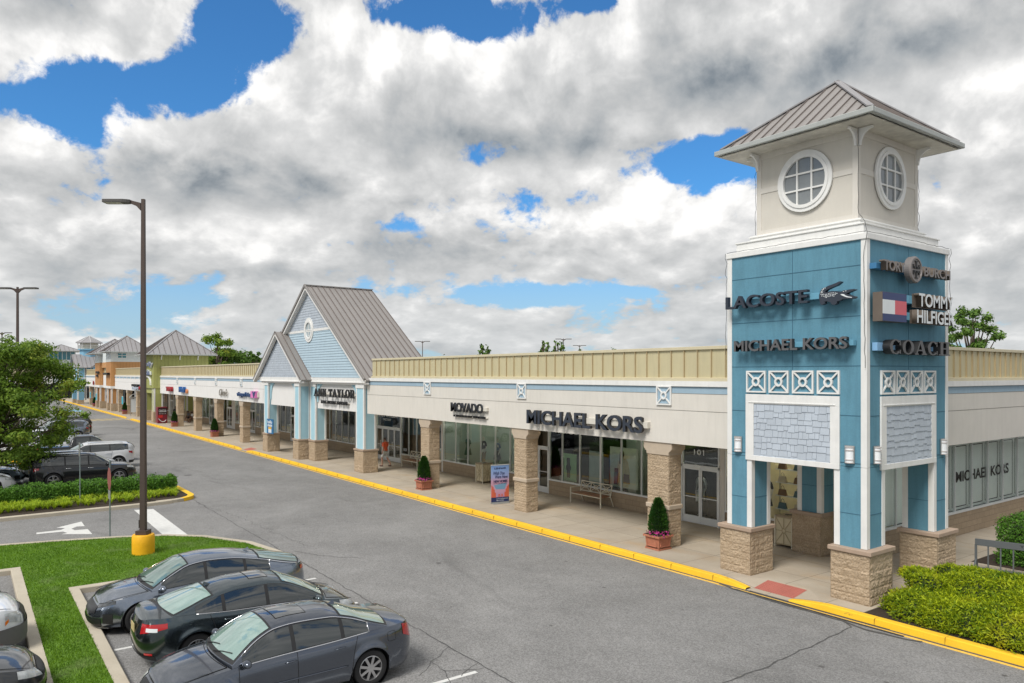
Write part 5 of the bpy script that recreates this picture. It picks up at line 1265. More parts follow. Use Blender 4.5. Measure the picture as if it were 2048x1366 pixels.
fit_text('MICHAEL KORS', 'lettering', LETTERG, s, -13.06, -9.74, 6.37, 6.675, 'y-', 17.33, .12, offset=.02, side=BLACKP); race(s, 'y-', TY0, -12.7, -9.66, 6.45, 6.59, RACEB, .0, .15)
BRZ = mat('bronze_letter', (.22, .20, .195), .45, metal=.2, var=.08)
s = thing('store_sign', 'bronze lettered sign with a round cross emblem at the top of the right tower face', 'sign', (TX1, 19.5, 8.2))
XO = -9.08
fit_text('TORY', 'lettering', BRZ, s, 17.84, 18.86, 8.27, 8.52, 'x+', XO, .14, offset=.02, side=LETSIDE); fit_text('BURCH', 'lettering', BRZ, s, 19.86, 21.33, 8.27, 8.52, 'x+', XO, .14, offset=.02, side=LETSIDE)
race(s, 'x+', TX1, 17.74, 21.2, 8.31, 8.45, mat('bright_blue_raceway', (.04, .17, .34), .5, var=.03), .0, .17)
m_ = MB(); m_.lathe([(.34, -.13), (.34, .0), (.31, .03), (.27, .03), (.265, .012), (.0, .012)], (XO, 19.38, 8.39), 36, 'x'); em = m_.build('round_emblem', BRZ, s)
m_ = MB(); c_ = (19.38, 8.39)
wb = lambda a0, a1, z0, z1: m_.box(XO + .012, XO + .034, c_[0] + a0, c_[0] + a1, c_[1] + z0, c_[1] + z1)
for sg in (1, -1):
    wb(-.028, .028, sg * .025, sg * .20); wb(-.15, .15, sg * .025, sg * .075) if sg < 0 else wb(-.15, .15, .025, .075)
    wb(-.07, .07, sg * .20, sg * .225); wb(-.165, -.12, sg * .025, sg * .13); wb(.12, .165, sg * .025, sg * .13)
m_.build('cross_of_letters', BLACKP, em)
s = thing('store_sign', 'navy, white and red flag box with white block lettering on the right tower face', 'sign', (TX1, 19.5, 7.0))
NAVY = mat('navy_face', (.012, .03, .13), .4, var=.03); REDF = mat('red_face', (.62, .10, .13), .4, var=.03)
m_ = MB(); m_.box(XO - .24, XO, 17.74, 18.92, 7.03, 7.735); fb_ = m_.build('flag_box', LETSIDE, s)
m_ = MB(); m_.box(XO, XO + .006, 17.75, 18.91, 7.55, 7.73); m_.box(XO, XO + .006, 17.75, 18.91, 7.035, 7.21); m_.build('navy_bars', NAVY, fb_)
m_ = MB(); m_.box(XO, XO + .006, 17.75, 18.33, 7.21, 7.55); m_.build('white_field', LETW, fb_); m_ = MB(); m_.box(XO, XO + .006, 18.33, 18.91, 7.21, 7.55); m_.build('red_field', REDF, fb_)
XP = -9.0
fit_text('TOMMY', 'lettering', LETW, s, 19.40, 21.32, 7.46, 7.80, 'x+', XP, .14, offset=.02, side=LETSIDE); fit_text('HILFIGER', 'lettering', LETW, s, 19.30, 21.36, 7.04, 7.38, 'x+', XP, .14, offset=.02, side=LETSIDE)
race(s, 'x+', TX1, 19.12, 21.1, 7.53, 7.73, RACEB, .0, .26); race(s, 'x+', TX1, 18.95, 21.1, 7.11, 7.30, RACEB, .0, .26)
m_ = MB(); m_.box(XP - .14, XP - .13, 19.32, 21.25, 7.44, 7.79); m_.box(XP - .14, XP - .13, 19.2, 21.3, 7.03, 7.37); m_.build('backer', LETSIDE, s)
s = thing('store_sign', 'deep dark serif-letter sign at the foot of the sign stack on the right tower face', 'sign', (TX1, 19.5, 6.2))
serif_text('COACH', 'lettering', LETTERG, s, 18.10, 21.32, 6.24, 6.60, 'x+', XO, .22, gap=.09, side=BLACKP)
race(s, 'x+', TX1, 17.86, 21.0, 6.32, 6.52, mat('pale_blue_raceway', (.22, .42, .66), .5, var=.03), .0, .13)

# ---------------------------------------------------------------- signs on the shop row
s = thing('store_sign', 'large dark grey capital-letter sign on the beige fascia nearest the blue tower', 'sign', (-20, FY, 3.8))
fit_text('MICHAEL KORS', 'lettering', LETTER, s, -23.38, -17.12, 3.79, 4.34, 'y-', FY - .24, .11, offset=.022, side=BLACKP)
race(s, 'y-', FY, -22.6, -16.98, 3.96, 4.17, RACEC, .0, .15)
s = thing('store_sign', 'dark two-line sign with small under-line on the fascia above the middle stone column', 'sign', (-27.8, FY, 3.7))
fit_text('MOVADO', 'lettering', BLACKP, s, -29.2, -26.60, 4.03, 4.45, 'y-', FY - .18, .07, offset=.02, side=LETTER); serif_text('', 'x', BLACKP, s, 0, 1, 0, 1, 'y-', 0, 1) if False else None
fit_text('COMPANY STORE', 'small_lettering', BLACKP, s, -29.05, -26.50, 3.80, 3.90, 'y-', FY - .13, .08, offset=.03, spacing=1.15)
race(s, 'y-', FY, -28.8, -26.35, 4.14, 4.30, RACEC, .0, .12); race(s, 'y-', FY, -28.9, -26.38, 3.81, 3.87, RACEC, .0, .05)
s = thing('store_sign', 'black serif two-line sign on the white panel of the big blue gable', 'sign', (-43, GYb, 3.8))
serif_text('ANN TAYLOR', 'lettering', BLACKP, s, -46.1, -39.95, 4.33, 4.83, 'y-', 18.08, .07, gap=.09)
fit_text('FACTORY STORE', 'small_lettering', BLACKP, s, -45.0, -41.0, 3.90, 4.10, 'y-', 18.12, .08, offset=.03, spacing=1.1)
race(s, 'y-', GYb + .18, -45.6, -39.9, 4.47, 4.58, RACEC, .0, .13); race(s, 'y-', GYb + .18, -44.9, -40.95, 3.96, 4.0, RACEC, .0, .06)
# four signs of the second row
VIN = mat('navy_letter', (.01, .05, .16), .4, var=.05)
s = thing('store_sign', 'navy lowercase sign ending in a pink box, nearest the blue gable', 'sign', (-60, FY, 3.9))
fit_text('vineyard vines', 'lettering', VIN, s, -62.6, -58.75, 3.84, 4.30, 'y-', FY - .2, .14, offset=.03)
m_ = MB(); m_.box(-58.7, -57.55, FY - .26, FY - .02, 3.9, 4.42); m_.build('pink_box', mat('pink_face', (.70, .20, .50), .4, var=.03), s)
fit_text('V', 'box_emblem', VIN, s, -58.15, -57.5, 3.92, 4.4, 'y-', FY - .3, .05, offset=.05); race(s, 'y-', FY, -57.55, -57.3, 3.95, 4.35, RACEC, .0, .1)
s = thing('store_sign', 'thin grey script sign on the pale fascia, second from the blue gable', 'sign', (-66.7, FY, 3.9))
fit_text("Chico's", 'lettering', mat('brushed_grey_letter', (.30, .28, .25), .4, metal=.3, var=.05), s, -68.1, -65.6, 3.86, 4.46, 'y-', FY - .14, .06, offset=-.004, shear=.35)
s = thing('store_sign', 'blue bold sign with a small orange end mark on the second shop row', 'sign', (-81, FY, 3.9))
fit_text('Hook', 'lettering', mat('royal_blue_letter', (.01, .09, .30), .4, var=.05), s, -82.75, -80.3, 3.86, 4.44, 'y-', FY - .3, .24, offset=.03)
m_ = MB(); m_.lathe([(.22, 0), (.22, .15), (0, .15)], (-79.95, FY - .2, 4.0), 16, 'y'); m_.build('end_mark', mat('orange_mark', (.62, .24, .10), .5), s)
s = thing('store_sign', 'red block-letter sign next to the green tower', 'sign', (-87.6, FY, 3.9))
fit_text('TUMI', 'lettering', mat('red_letter', (.33, .012, .02), .4, var=.05), s, -88.9, -86.4, 3.86, 4.36, 'y-', FY - .3, .24, offset=.045)
DKB = mat('deep_blue_letter', (.015, .05, .19), .4, var=.05)
s = thing('store_sign', 'two-line dark blue sign on the front of the green tower, half behind the lamp pole', 'sign', (-96, 17.3, 5.6))
fit_text('Family', 'lettering', DKB, s, -98.9, -93.2, 6.5, 7.2, 'y-', 17.2, .2, offset=.03, side=LETW); fit_text('India', 'lettering', DKB, s, -98.0, -94.0, 5.6, 6.25, 'y-', 17.2, .2, offset=.03, side=LETW)
s = thing('store_sign', 'black over white box sign left of the thick lamp pole', 'sign', (-107, FY, 3.6))
fit_text('SHOE', 'lettering', BLACKP, s, -110.0, -105.6, 4.1, 4.42, 'y-', FY - .3, .28, offset=.05); fit_text('DEPT', 'lettering', mat('blue_white_letter', (.45, .52, .62), .4), s, -109.6, -105.0, 3.66, 4.04, 'y-', FY - .3, .28, offset=.05)
m_ = MB(); m_.lathe([(.2, 0), (.2, .2), (0, .2)], (-104.7, FY - .3, 3.95), 14, 'y'); m_.build('end_mark', MATS['red_letter'], s)
s = thing('store_sign', 'black two-line sign on the further orange tower', 'sign', (-138.5, 17.5, 5.3))
fit_text('POLO', 'lettering', BLACKP, s, -140.0, -137.0, 5.82, 6.2, 'y-', 17.4, .2, offset=.05); fit_text('RL', 'lettering', BLACKP, s, -139.8, -138.0, 5.3, 5.64, 'y-', 17.4, .2, offset=.05)
s = thing('store_sign', 'black projecting sign on the nearer orange tower', 'sign', (-128, 17.5, 5.6))
fit_text('NIKE', 'lettering', BLACKP, s, -130.4, -126.2, 5.62, 5.95, 'y-', 17.2, .4, offset=.06)
s = thing('store_sign', 'black hat-topped script sign beside the blue gabled block', 'sign', (-156, FY, 4)); fit_text("Harry's", 'lettering', BLACKP, s, -158.3, -154.0, 3.95, 4.4, 'y-', FY - .15, .1, offset=.04)
s = thing('store_sign', 'round red lattice sign on the far short fascia', 'sign', (-148, FY, 4))
m_ = MB()
for k in range(4):
    A = math.pi * k / 4; m_.bar((-148 - .9 * math.cos(A), FY - .1, 4.2 - .35 * math.sin(A)), (-148 + .9 * math.cos(A), FY - .1, 4.2 + .35 * math.sin(A)), .08, .1)
m_.lathe([(.32, 0), (.32, .1), (.24, .1), (.24, 0)], (-148, FY - .15, 4.2), 16, 'y'); m_.build('lattice_disc', MATS['red_letter'], s)

# ---------------------------------------------------------------- street furniture
s = thing('notice_sign', 'small blue notice with yellow and white patch on the left pale-blue gable post', 'sign', (-52.4, 17.45, 1.5))
m_ = MB(); m_.box(-53.35, -51.6, 17.50, 17.54, 1.5, 2.6) if False else m_.box(-53.30, -52.85 + .9, 17.42, 17.46, 1.52, 2.55); m_.build('board', mat('blue_notice', (.012, .14, .33), .5, var=.02), s)
fit_text('hello', 'lettering', LETW, s, -53.15, -52.15, 2.24, 2.46, 'y-', 17.415, .004, offset=.03); fit_text('deals', 'lettering', LETW, s, -53.15, -52.15, 2.02, 2.22, 'y-', 17.415, .004, offset=.03)
m_ = MB(); m_.box(-52.95, -52.3, 17.413, 17.42, 1.84, 1.99); m_.build('yellow_patch', mat('amber_patch', (.75, .42, .02), .5), s); m_ = MB(); m_.box(-52.95, -52.3, 17.413, 17.42, 1.58, 1.84); m_.build('white_patch', LETW, s)
for (x, y, lb) in ((-118.6, 18.1, 'turquoise poster on the column beyond the map stand'), (-140.5, 17.55, 'turquoise poster between the orange tower posts'), (-152.5, 18.1, 'turquoise poster on the column near the blue gabled block')):
    s = thing('poster', lb, 'poster', (x, y, 1.5)); m_ = MB(); m_.box(x - .5, x + .5, y, y + .03, 1.45, 2.5); m_.build('sheet', mat('turquoise_poster', (.01, .38, .50), .5), s)
    m_ = MB(); m_.box(x - .55, x + .55, y + .03, y + .06, 1.4, 2.55); m_.build('frame', WHITE, s)

def bench(loc, label, rotz=0.0):
    t = thing('park_bench', label, 'bench', loc, rotz, 'cream metal benches under the canopy'); W_ = 1.9
    B = lambda mb, nm, m, p=t: mb.build(nm, m, p, world_coords=False)
    m_ = MB(); m_.box(-W_ / 2 + .04, W_ / 2 - .04, -.28, .20, .42, .455); o = B(m_, 'seat', WOOD)
    m_ = MB()
    for y in (-.30, .22): m_.bar((-W_ / 2, y, .41), (W_ / 2, y, .41), .035)
    B(m_, 'seat_rail', CREAM, o)
    for sx in (-1, 1):
        x = sx * W_ / 2
        m_ = MB(); m_.bar((x, -.32, 0), (x, -.32, .66), .04); B(m_, 'leg', CREAM)
        m_ = MB(); m_.tube([(x, .42, 0), (x, .24, .42), (x, .26, .5), (x, .34, .92)], .022, 6); B(m_, 'leg', CREAM)
        m_ = MB(); m_.bar((x, -.34, .66), (x, .30, .66), .045, .03); B(m_, 'armrest', CREAM)
    m_ = MB(); y0, y1, z0, z1 = .255, .345, .50, .90
    for k in range(4):
        x = -W_ / 2 + W_ * k / 3; m_.bar((x, y0, z0), (x, y1, z1), .035)
    for z, y in ((z0, y0), (z1, y1)): m_.bar((-W_ / 2, y, z), (W_ / 2, y, z), .035)
    for k in range(3):
        xa = -W_ / 2 + W_ * k / 3; xb_ = xa + W_ / 3; ym, zm = (y0 + y1) / 2, (z0 + z1) / 2
        m_.bar((xa, y0, z0), (xb_, y1, z1), .022); m_.bar((xa, y1, z1), (xb_, y0, z0), .022)
        c = Vector(((xa + xb_) / 2, ym, zm)); pts = [c + Vector((.09 * math.cos(a), .02 * math.sin(a), .09 * math.sin(a))) for a in [2 * math.pi * i / 12 for i in range(13)]]; m_.tube(pts, .012, 5, cap=False)
    B(m_, 'backrest', CREAM); return t
bench((-23.65, 21.62, .15), 'cream metal bench with brown seat in front of the nearest shop windows')
bench((-39.2, 21.6, .15), 'cream metal bench beside the walking person and the glass doors')
def bin_(loc, label, rotz=0.0):
    t = thing('trash_bin', label, 'trash bin', loc, rotz, 'cream square trash bins with crossed panels'); h = 1.0; w_ = .62
    B = lambda mb, nm, m, p=t: mb.build(nm, m, p, world_coords=False)
    m_ = MB(); m_.box(-w_ / 2 + .02, w_ / 2 - .02, -w_ / 2 + .02, w_ / 2 - .02, .08, h - .03); b_ = B(m_, 'body', mat('cream_bin_panel', (.60, .53, .37), .5, var=.08))
    for sx in (-1, 1):
        for sy in (-1, 1): m_ = MB(); m_.bar((sx * w_ / 2, sy * w_ / 2, 0), (sx * w_ / 2, sy * w_ / 2, h), .04); B(m_, 'corner_post', CREAM)
    m_ = MB()
    for ax in ('x', 'y'):
        for s_ in (-1, 1):
            d = s_ * (w_ / 2 - .01); P_ = (lambda a, z: (a, d, z)) if ax == 'y' else (lambda a, z: (d, a, z)); e = w_ / 2 - .02; zm = .53
            for (a, z) in ((-e, .12), (e, .12), (-e, h - .06), (e, h - .06), (0, .12), (0, h - .06), (-e, zm), (e, zm)):
                v = Vector((a, z - zm)); v2 = v.normalized() * .07; m_.bar(P_(v2.x, zm + v2.y), P_(a, z), .014, .02)
            pts = [P_(.07 * math.cos(A), zm + .07 * math.sin(A)) for A in [2 * math.pi * i / 12 for i in range(13)]]; m_.tube(pts, .01, 4, cap=False)
            m_.bar(P_(-e, .1), P_(e, .1), .03); m_.bar(P_(-e, h - .04), P_(e, h - .04), .03)
    B(m_, 'crossed_bars', mat('tan_bar', (.42, .35, .22), .6), b_)
    m_ = MB(); m_.box(-w_ / 2 - .01, w_ / 2 + .01, -w_ / 2 - .01, w_ / 2 + .01, h - .03, h + .02); l_ = B(m_, 'lid', mat('brown_bin_lid', (.30, .24, .17), .5, var=.1)); l_.modifiers.new('b', 'BEVEL').width = .01
    m_ = MB(); m_.lathe([(.14, h + .021), (.12, h + .03), (0, h + .03)], (0, 0, 0), 16); B(m_, 'opening', BLACKP, l_); return t
bin_((-31.75, 21.6, .15), 'cream trash bin with crossed panels standing behind the blue and pink banner')
bin_((-14.10, 21.58, .15), 'cream trash bin under the tower beside the inner stone pier')
bin_((-66.3, 21.6, .15), 'cream trash bin between the columns left of the pale blue gable')

# free-standing banner
bn_ = thing('banner_stand', 'upright blue and pink advertising banner with orange chairs on a low stand', 'banner', (-26.2, 18.66, .15), math.atan2(.84, .13) - R(90))
BM = lambda mb, nm, m, p=bn_: mb.build(nm, m, p, world_coords=False)
# local: plane faces +X, runs along Y from -.43 to .43
def grad_mat(name, stops):
    m = bpy.data.materials.new(name); m.use_nodes = True; t = m.node_tree; n = NG(t); b = t.nodes['Principled BSDF']
    tcn = n.n('ShaderNodeTexCoord'); s = n.n('ShaderNodeSeparateXYZ'); t.links.new(tcn.outputs['Object'], s.inputs[0])
    rp = n.n('ShaderNodeValToRGB'); n.put(rp.inputs[0], n.lin(s.outputs[2], 0, 1.75)); e = rp.color_ramp.elements
    e[0].position = stops[0][0]; e[0].color = (*stops[0][1], 1); e[1].position = stops[1][0]; e[1].color = (*stops[1][1], 1)
    for p_, c_ in stops[2:]: q = e.new(p_); q.color = (*c_, 1)
    t.links.new(rp.outputs[0], b.inputs['Base Color']); b.inputs['Roughness'].default_value = .5; return m
m_ = MB(); m_.box(-.015, 0, -.43, .43, .06, 1.66); BM(m_, 'sheet', grad_mat('banner_print', [(0, (.45, .22, .42)), (1, (.17, .33, .66)), (.34, (.62, .36, .50)), (.55, (.62, .36, .48)), (.66, (.36, .42, .72)), (.82, (.27, .42, .76))]))
BN = mat('banner_navy', (.02, .035, .12), .5, var=0); BO = mat('banner_orange', (.72, .13, .035), .5, var=0)
m_ = MB(); m_.box(.0, .003, -.43, .43, .06, .27); BM(m_, 'navy_strip', BN)
m_ = MB(); m_.add([(.0015, -.30, .8), (.0015, .33, .88), (.0015, .22, .6), (.0015, -.2, .62)], [(0, 3, 2, 1)]); m_.add([(.0005, -.30, .8), (.0005, .33, .88), (.0005, .22, .6), (.0005, -.2, .62)], [(0, 1, 2, 3)]); BM(m_, 'printed_lake', mat('banner_lake', (.20, .38, .56), .5, var=0))
for (s_, nm) in ((-1, 'printed_chair'), (1, 'printed_chair')):
    m_ = MB()
    for k in range(4):
        a = s_ * (.42 - .055 * k); top = .80 - .05 * k * (1 + k * .35); m_.prism([(a, .27), (a - s_ * .045, .27), (a - s_ * .045, top - .02), (a, top)], 'x', .002, .005)
    BM(m_, nm, BO)
m_ = MB()
for a in (-.05, .09): m_.prism([(a - .05, .40), (a + .05, .40), (a, .33)], 'x', .002, .005); m_.prism([(a - .05, .30), (a + .05, .30), (a + .06, .33), (a - .06, .33)], 'x', .002, .005)
BM(m_, 'printed_seats', BO)
def bt(body, y0, y1, z0, z1, m, off=.0, sh=0.0):
    o = fit_text(body, 'printed_lettering', m, None, y0, y1, z0, z1, 'x+', .005, .003, offset=off, shear=sh); o.parent = bn_
bt('LENNAR', -.28, .29, 1.48, 1.56, BN, .03); bt('Wish You', -.32, .22, 1.24, 1.38, BN, .012, .3); bt('Were Here', -.24, .36, 1.08, 1.22, BN, .012, .3)
bt('NEW HOMES', -.31, .35, .90, 1.01, BN, .04); bt('FROM THE MID $400s', -.31, .33, .845, .875, BN, .01)
bt('Lennar.com/NewHomes', -.18, .38, .185, .225, LETW, .0); bt('888-214-9903', -.18, .18, .11, .15, LETW, .0)
m_ = MB(); m_.box(-.16, .16, -.40, .40, .0, .03); m_.box(-.03, .02, -.44, .44, .02, .07); BM(m_, 'base', ALUG)
m_ = MB(); m_.box(-.02, .01, -.44, .44, 1.65, 1.68); BM(m_, 'top_rail', ALU); m_ = MB(); m_.bar((-.03, 0, .05), (-.03, 0, 1.66), .02); BM(m_, 'pole', ALUG)

# vending machine
vm = thing('vending_machine', 'dark red drinks vending machine beside the green tower post', 'vending machine', (-91.9, 18.0, .15))
VX0, VX1, VY0, VY1 = -92.35, -91.35, 17.52, 18.55
VR = mat('vending_red', (.20, .015, .03), .35, var=.15, vscale=3)
m_ = MB(); m_.box(VX0, VX1, VY0, VY1, .2, 2.0); vb_ = m_.build('cabinet', VR, vm, bevel=.02)
m_ = MB(); m_.box(VX1, VX1 + .02, VY0 + .08, VY1 - .05, 1.15, 1.92); m_.build('dark_front', mat('vending_black', (.03, .012, .018), .3, var=.5, vscale=6), vm)
m_ = MB(); m_.box(VX1, VX1 + .025, VY0 + .1, VY1 - .5, .78, 1.1); m_.build('red_label', mat('vending_bright_red', (.55, .03, .03), .35), vm)
fit_text('Coca-Cola', 'lettering', LETW, vm, VY0 + .12, VY1 - .12, 1.45, 1.72, 'x+', VX1 + .03, .006, shear=.3, offset=.02)
m_ = MB(); pts = [(VX1 + .02, VY0 + .1 + .8 * k / 12, .75 - .42 * math.sin(math.pi * k / 12 * .8 + .1)) for k in range(13)]; m_.tube(pts, .035, 6); m_.build('white_wave', LETW, vm)
m_ = MB(); r_ = random.Random(4)
for j in range(3):
    for k in range(5): a = VY0 + .15 + k * .16; z = 1.2 + .22 * j; m_.box(VX1 + .02, VX1 + .03, a, a + .07, z, z + .09)
m_.build('bottle_pictures', mat('bottle_print', (.45, .38, .38), .5, var=.5, vscale=12), vm)
# map stand
ks = thing('map_stand', 'arched metal mall map stand with white panel left of the lamp pole', 'information sign', (-111.5, 18.3, .15))
m_ = MB(); m_.box(-112.0, -111.0, 18.25, 18.40, .6, 2.45); m_.build('frame', GREYP, ks); m_ = MB(); m_.box(-110.99, -110.97, 18.0, 18.9, .6, 2.4); m_.box(-111.9, -111.1, 18.235, 18.248, .7, 2.3); m_.build('map_panel', LETW, ks)
m_ = MB()
for y in (17.95, 18.95): m_.bar((-111, y, .15), (-111, y, 2.6), .07)
m_.build('stand_posts', ALUG, ks); m_ = MB(); m_.tube([(-111, 17.8 + 1.3 * k / 10, 2.6 + .45 * math.sin(math.pi * k / 10)) for k in range(11)], .05, 6); m_.box(-111.3, -110.9, 17.85, 19.05, 2.5, 2.65); m_.build('arched_top', ALUG, ks)

# bicycle rack
rk = thing('bicycle_rack', 'grey steel bar rack with lettered top rail behind the juniper bush', 'bicycle rack', (-9.2, 23.15, .15), math.atan2(.36, 1.35))
GREYR = mat('grey_rack_paint', (.14, .155, .165), .4, metal=.3, var=.05)
def RB(mb, nm): return mb.build(nm, GREYR, rk, world_coords=False)
m_ = MB(); m_.box(0, 3.0, -.03, .03, .74, .92); RB(m_, 'top_rail')
for k in range(11):
    m_ = MB(); m_.bar((.02 + k * .296, 0, .1), (.02 + k * .296, 0, .76), .035 if k else .06); RB(m_, 'upright')
m_ = MB(); m_.box(0, 3.0, -.04, .04, .06, .12); RB(m_, 'bottom_rail')
for x in (0.02, 2.98):
    m_ = MB(); m_.tube([(x, .3 * math.cos(math.pi * k / 12), .02 + .32 * math.sin(math.pi * k / 12)) for k in range(13)], .025, 6); RB(m_, 'foot_hoop')
o = fit_text('Tanger', 'lettering', BLACKP, None, 1.05, 1.62, .79, .87, 'y-', -.032, .003); o.parent = rk

# lamp poles
def lamp(x, y, label, heads=1, base=True, h=11.1, rot=0.0, z0=0.0, grp='parking lot lamp poles', lod=0):
    t = thing('lamp_pole', label, 'lamp pole', (x, y, z0), rot, grp); B = lambda mb, nm, m, p=t: mb.build(nm, m, p, world_coords=False)
    zb = .60 if base else .05
    m_ = MB(); s0, s1 = .082, .048; v = []
    for (s_, z) in ((s0, zb), (s1, h)): v += [(-s_, -s_, z), (s_, -s_, z), (s_, s_, z), (-s_, s_, z)]
    m_.add(v, [(0, 3, 2, 1), (4, 5, 6, 7), (0, 1, 5, 4), (1, 2, 6, 5), (2, 3, 7, 6), (3, 0, 4, 7)]); pl = B(m_, 'pole', POLE)
    m_ = MB(); m_.box(-.17, .17, -.17, .17, zb - .01, zb + .13); B(m_, 'base_cover', POLE, pl); m_ = MB(); m_.box(-.125, -.095, -.05, .05, zb + .2, zb + .45); B(m_, 'access_cover', BLACKP, pl)
    if base: m_ = MB(); m_.lathe([(.325, 0), (.33, .3), (.325, .56), (.30, .60), (0, .60)], (0, 0, 0), 32); o = B(m_, 'base', YEL); o.data.shade_smooth(); bv = o.modifiers.new('e', 'EDGE_SPLIT'); bv.split_angle = R(40)
    for k in range(heads):
        sg = -1 if k == 0 else 1
        m_ = MB(); m_.prism([(sg * .07, h - .12), (sg * .07, h - .36), (sg * .2, h - .22), (sg * .42, h - .13), (sg * .42, h - .03)], 'y', -.045, .045); B(m_, 'arm', POLE)
        m_ = MB(); pts = [(sg * .38, -.09), (sg * .46, -.15), (sg * .58, -.19), (sg * 1.18, -.19), (sg * 1.22, -.15), (sg * 1.22, .15), (sg * 1.18, .19), (sg * .58, .19), (sg * .46, .15), (sg * .38, .09)]
        if sg < 0: pts = pts[::-1]
        m_.prism(pts, 'z', h - .12, h - .03); hd = B(m_, 'lamp_head', mat('dark_lamp_head', (.09, .085, .08), .5, metal=.2, var=.05))
        m_ = MB(); m_.box(sg * .66, sg * 1.16, -.14, .14, h - .128, h - .118); B(m_, 'lens', mat('led_lens', (.45, .45, .36), .3, var=.05), hd)
    return t
# the arm points to the left of the view: rotate local -X onto the image's left
lamp(-25.6, 4.5, 'tall bronze lamp pole on a yellow concrete base in the grass island', 1, rot=YAW, z0=.13)
lamp(-54.8, 2.6, 'bronze double-headed lamp pole rising behind the leafy tree', 2, rot=YAW)
def at(px, d): u = (px - 1024) / 1485.0; return fx * d + fy * u * d, fy * d + (-fx) * u * d
for px, d, lb in ((845, 120, 'distant double-headed lamp pole just right of the big gable roof'), (1127, 112, 'distant lamp pole above the parapet between two treetops'), (1159, 137, 'smallest distant lamp pole above the parapet'), (4, 95, 'distant lamp pole at the left edge')):
    x, y = at(px, d); lamp(x, y, lb, 2, base=False, rot=YAW, grp='distant lamp poles')
# road signs seen edge-on
def sign_post(x, y, z0, h, label, plates):
    t = thing('sign_post', label, 'road sign', (x, y, z0)); B = lambda mb, nm, m: mb.build(nm, m, t, world_coords=False)
    m_ = MB(); m_.box(-.03, .03, -.008, .008, 0, h); m_.box(-.03, -.022, -.03, .0, 0, h); m_.box(.022, .03, -.03, .0, 0, h); B(m_, 'post', GALV)
    for (kind, z, w_, hh) in plates:
        m_ = MB()
        if kind == 'stop':
            r_ = w_ / 2 / math.cos(R(22.5)); m_.prism([(r_ * math.cos(R(22.5 + 45 * k)), z + r_ * math.sin(R(22.5 + 45 * k))) for k in range(8)], 'y', -.036, -.031); B(m_, 'stop_plate', mat('stop_red', (.30, .09, .08), .4))
        else: m_.box(-w_ / 2, w_ / 2, -.036, -.031, z - hh / 2, z + hh / 2); B(m_, 'plate', ALUG)
    return t
sign_post(-37.3, 4.05, .1, 2.65, 'grey metal sign post in the planting bed in front of the hedge', [('p', 2.35, .45, .6)])
sign_post(-29.1, 4.07, .1, 2.65, 'grey metal post with a red octagonal stop sign seen edge-on', [('stop', 2.0, .76, 0), ('p', 1.45, .45, .3)])
# ---------------------------------------------------------------- cars
def spl(pts):
    """smooth monotone-ish interpolation through (x, y) control points"""
    X = [p[0] for p in pts]; Y = [p[1] for p in pts]; n = len(X)
    d = [(Y[i + 1] - Y[i]) / (X[i + 1] - X[i]) for i in range(n - 1)]
    m = [d[0]] + [0 if d[i - 1] * d[i] <= 0 else 2 * d[i - 1] * d[i] / (d[i - 1] + d[i]) for i in range(1, n - 1)] + [d[-1]]
    def f(x):
        if x <= X[0]: return Y[0]
        if x >= X[-1]: return Y[-1]
        i = 0
        while x > X[i + 1]: i += 1
        h = X[i + 1] - X[i]; t = (x - X[i]) / h
        return (2 * t**3 - 3 * t**2 + 1) * Y[i] + (t**3 - 2 * t**2 + t) * h * m[i] + (-2 * t**3 + 3 * t**2) * Y[i + 1] + (t**3 - t**2) * h * m[i + 1]
    return f
CGLASS = mat('car_glass', (.016, .022, .024), .03, var=0, spec=1.0, coat=.6)
def wind_mat():
    m = mat('windscreen_glass', (.12, .19, .17), .03, var=.35, vscale=1.6, spec=1.0, coat=.8); return m
WGLASS = wind_mat()
CHROME = mat('chrome_trim', (.80, .80, .82), .12, metal=1.0, var=0)
TYRE = mat('tyre_rubber', (.018, .018, .019), .85, var=.15)
RIM = mat('alloy_rim', (.50, .50, .51), .3, metal=.9, var=.04)
TAIL = mat('red_tail_lens', (.42, .008, .012), .12, var=.1, coat=1.0); AMBER = mat('amber_lens', (.75, .20, .02), .15, var=0)
HEADL = mat('headlamp_lens', (.50, .52, .53), .08, var=.4, vscale=9, coat=1.0); DHEAD = mat('dark_headlamp', (.06, .065, .07), .08, var=.5, vscale=14, coat=1.0)
GAP = mat('panel_gap', (.006, .006, .007), .7, var=0); PLATE = mat('cream_plate', (.52, .42, .20), .5, var=.1)
def paint(name, c, metal=.55, rough=.28): return mat(name, c, rough, metal=metal, var=.03, coat=1.0, spec=.6)

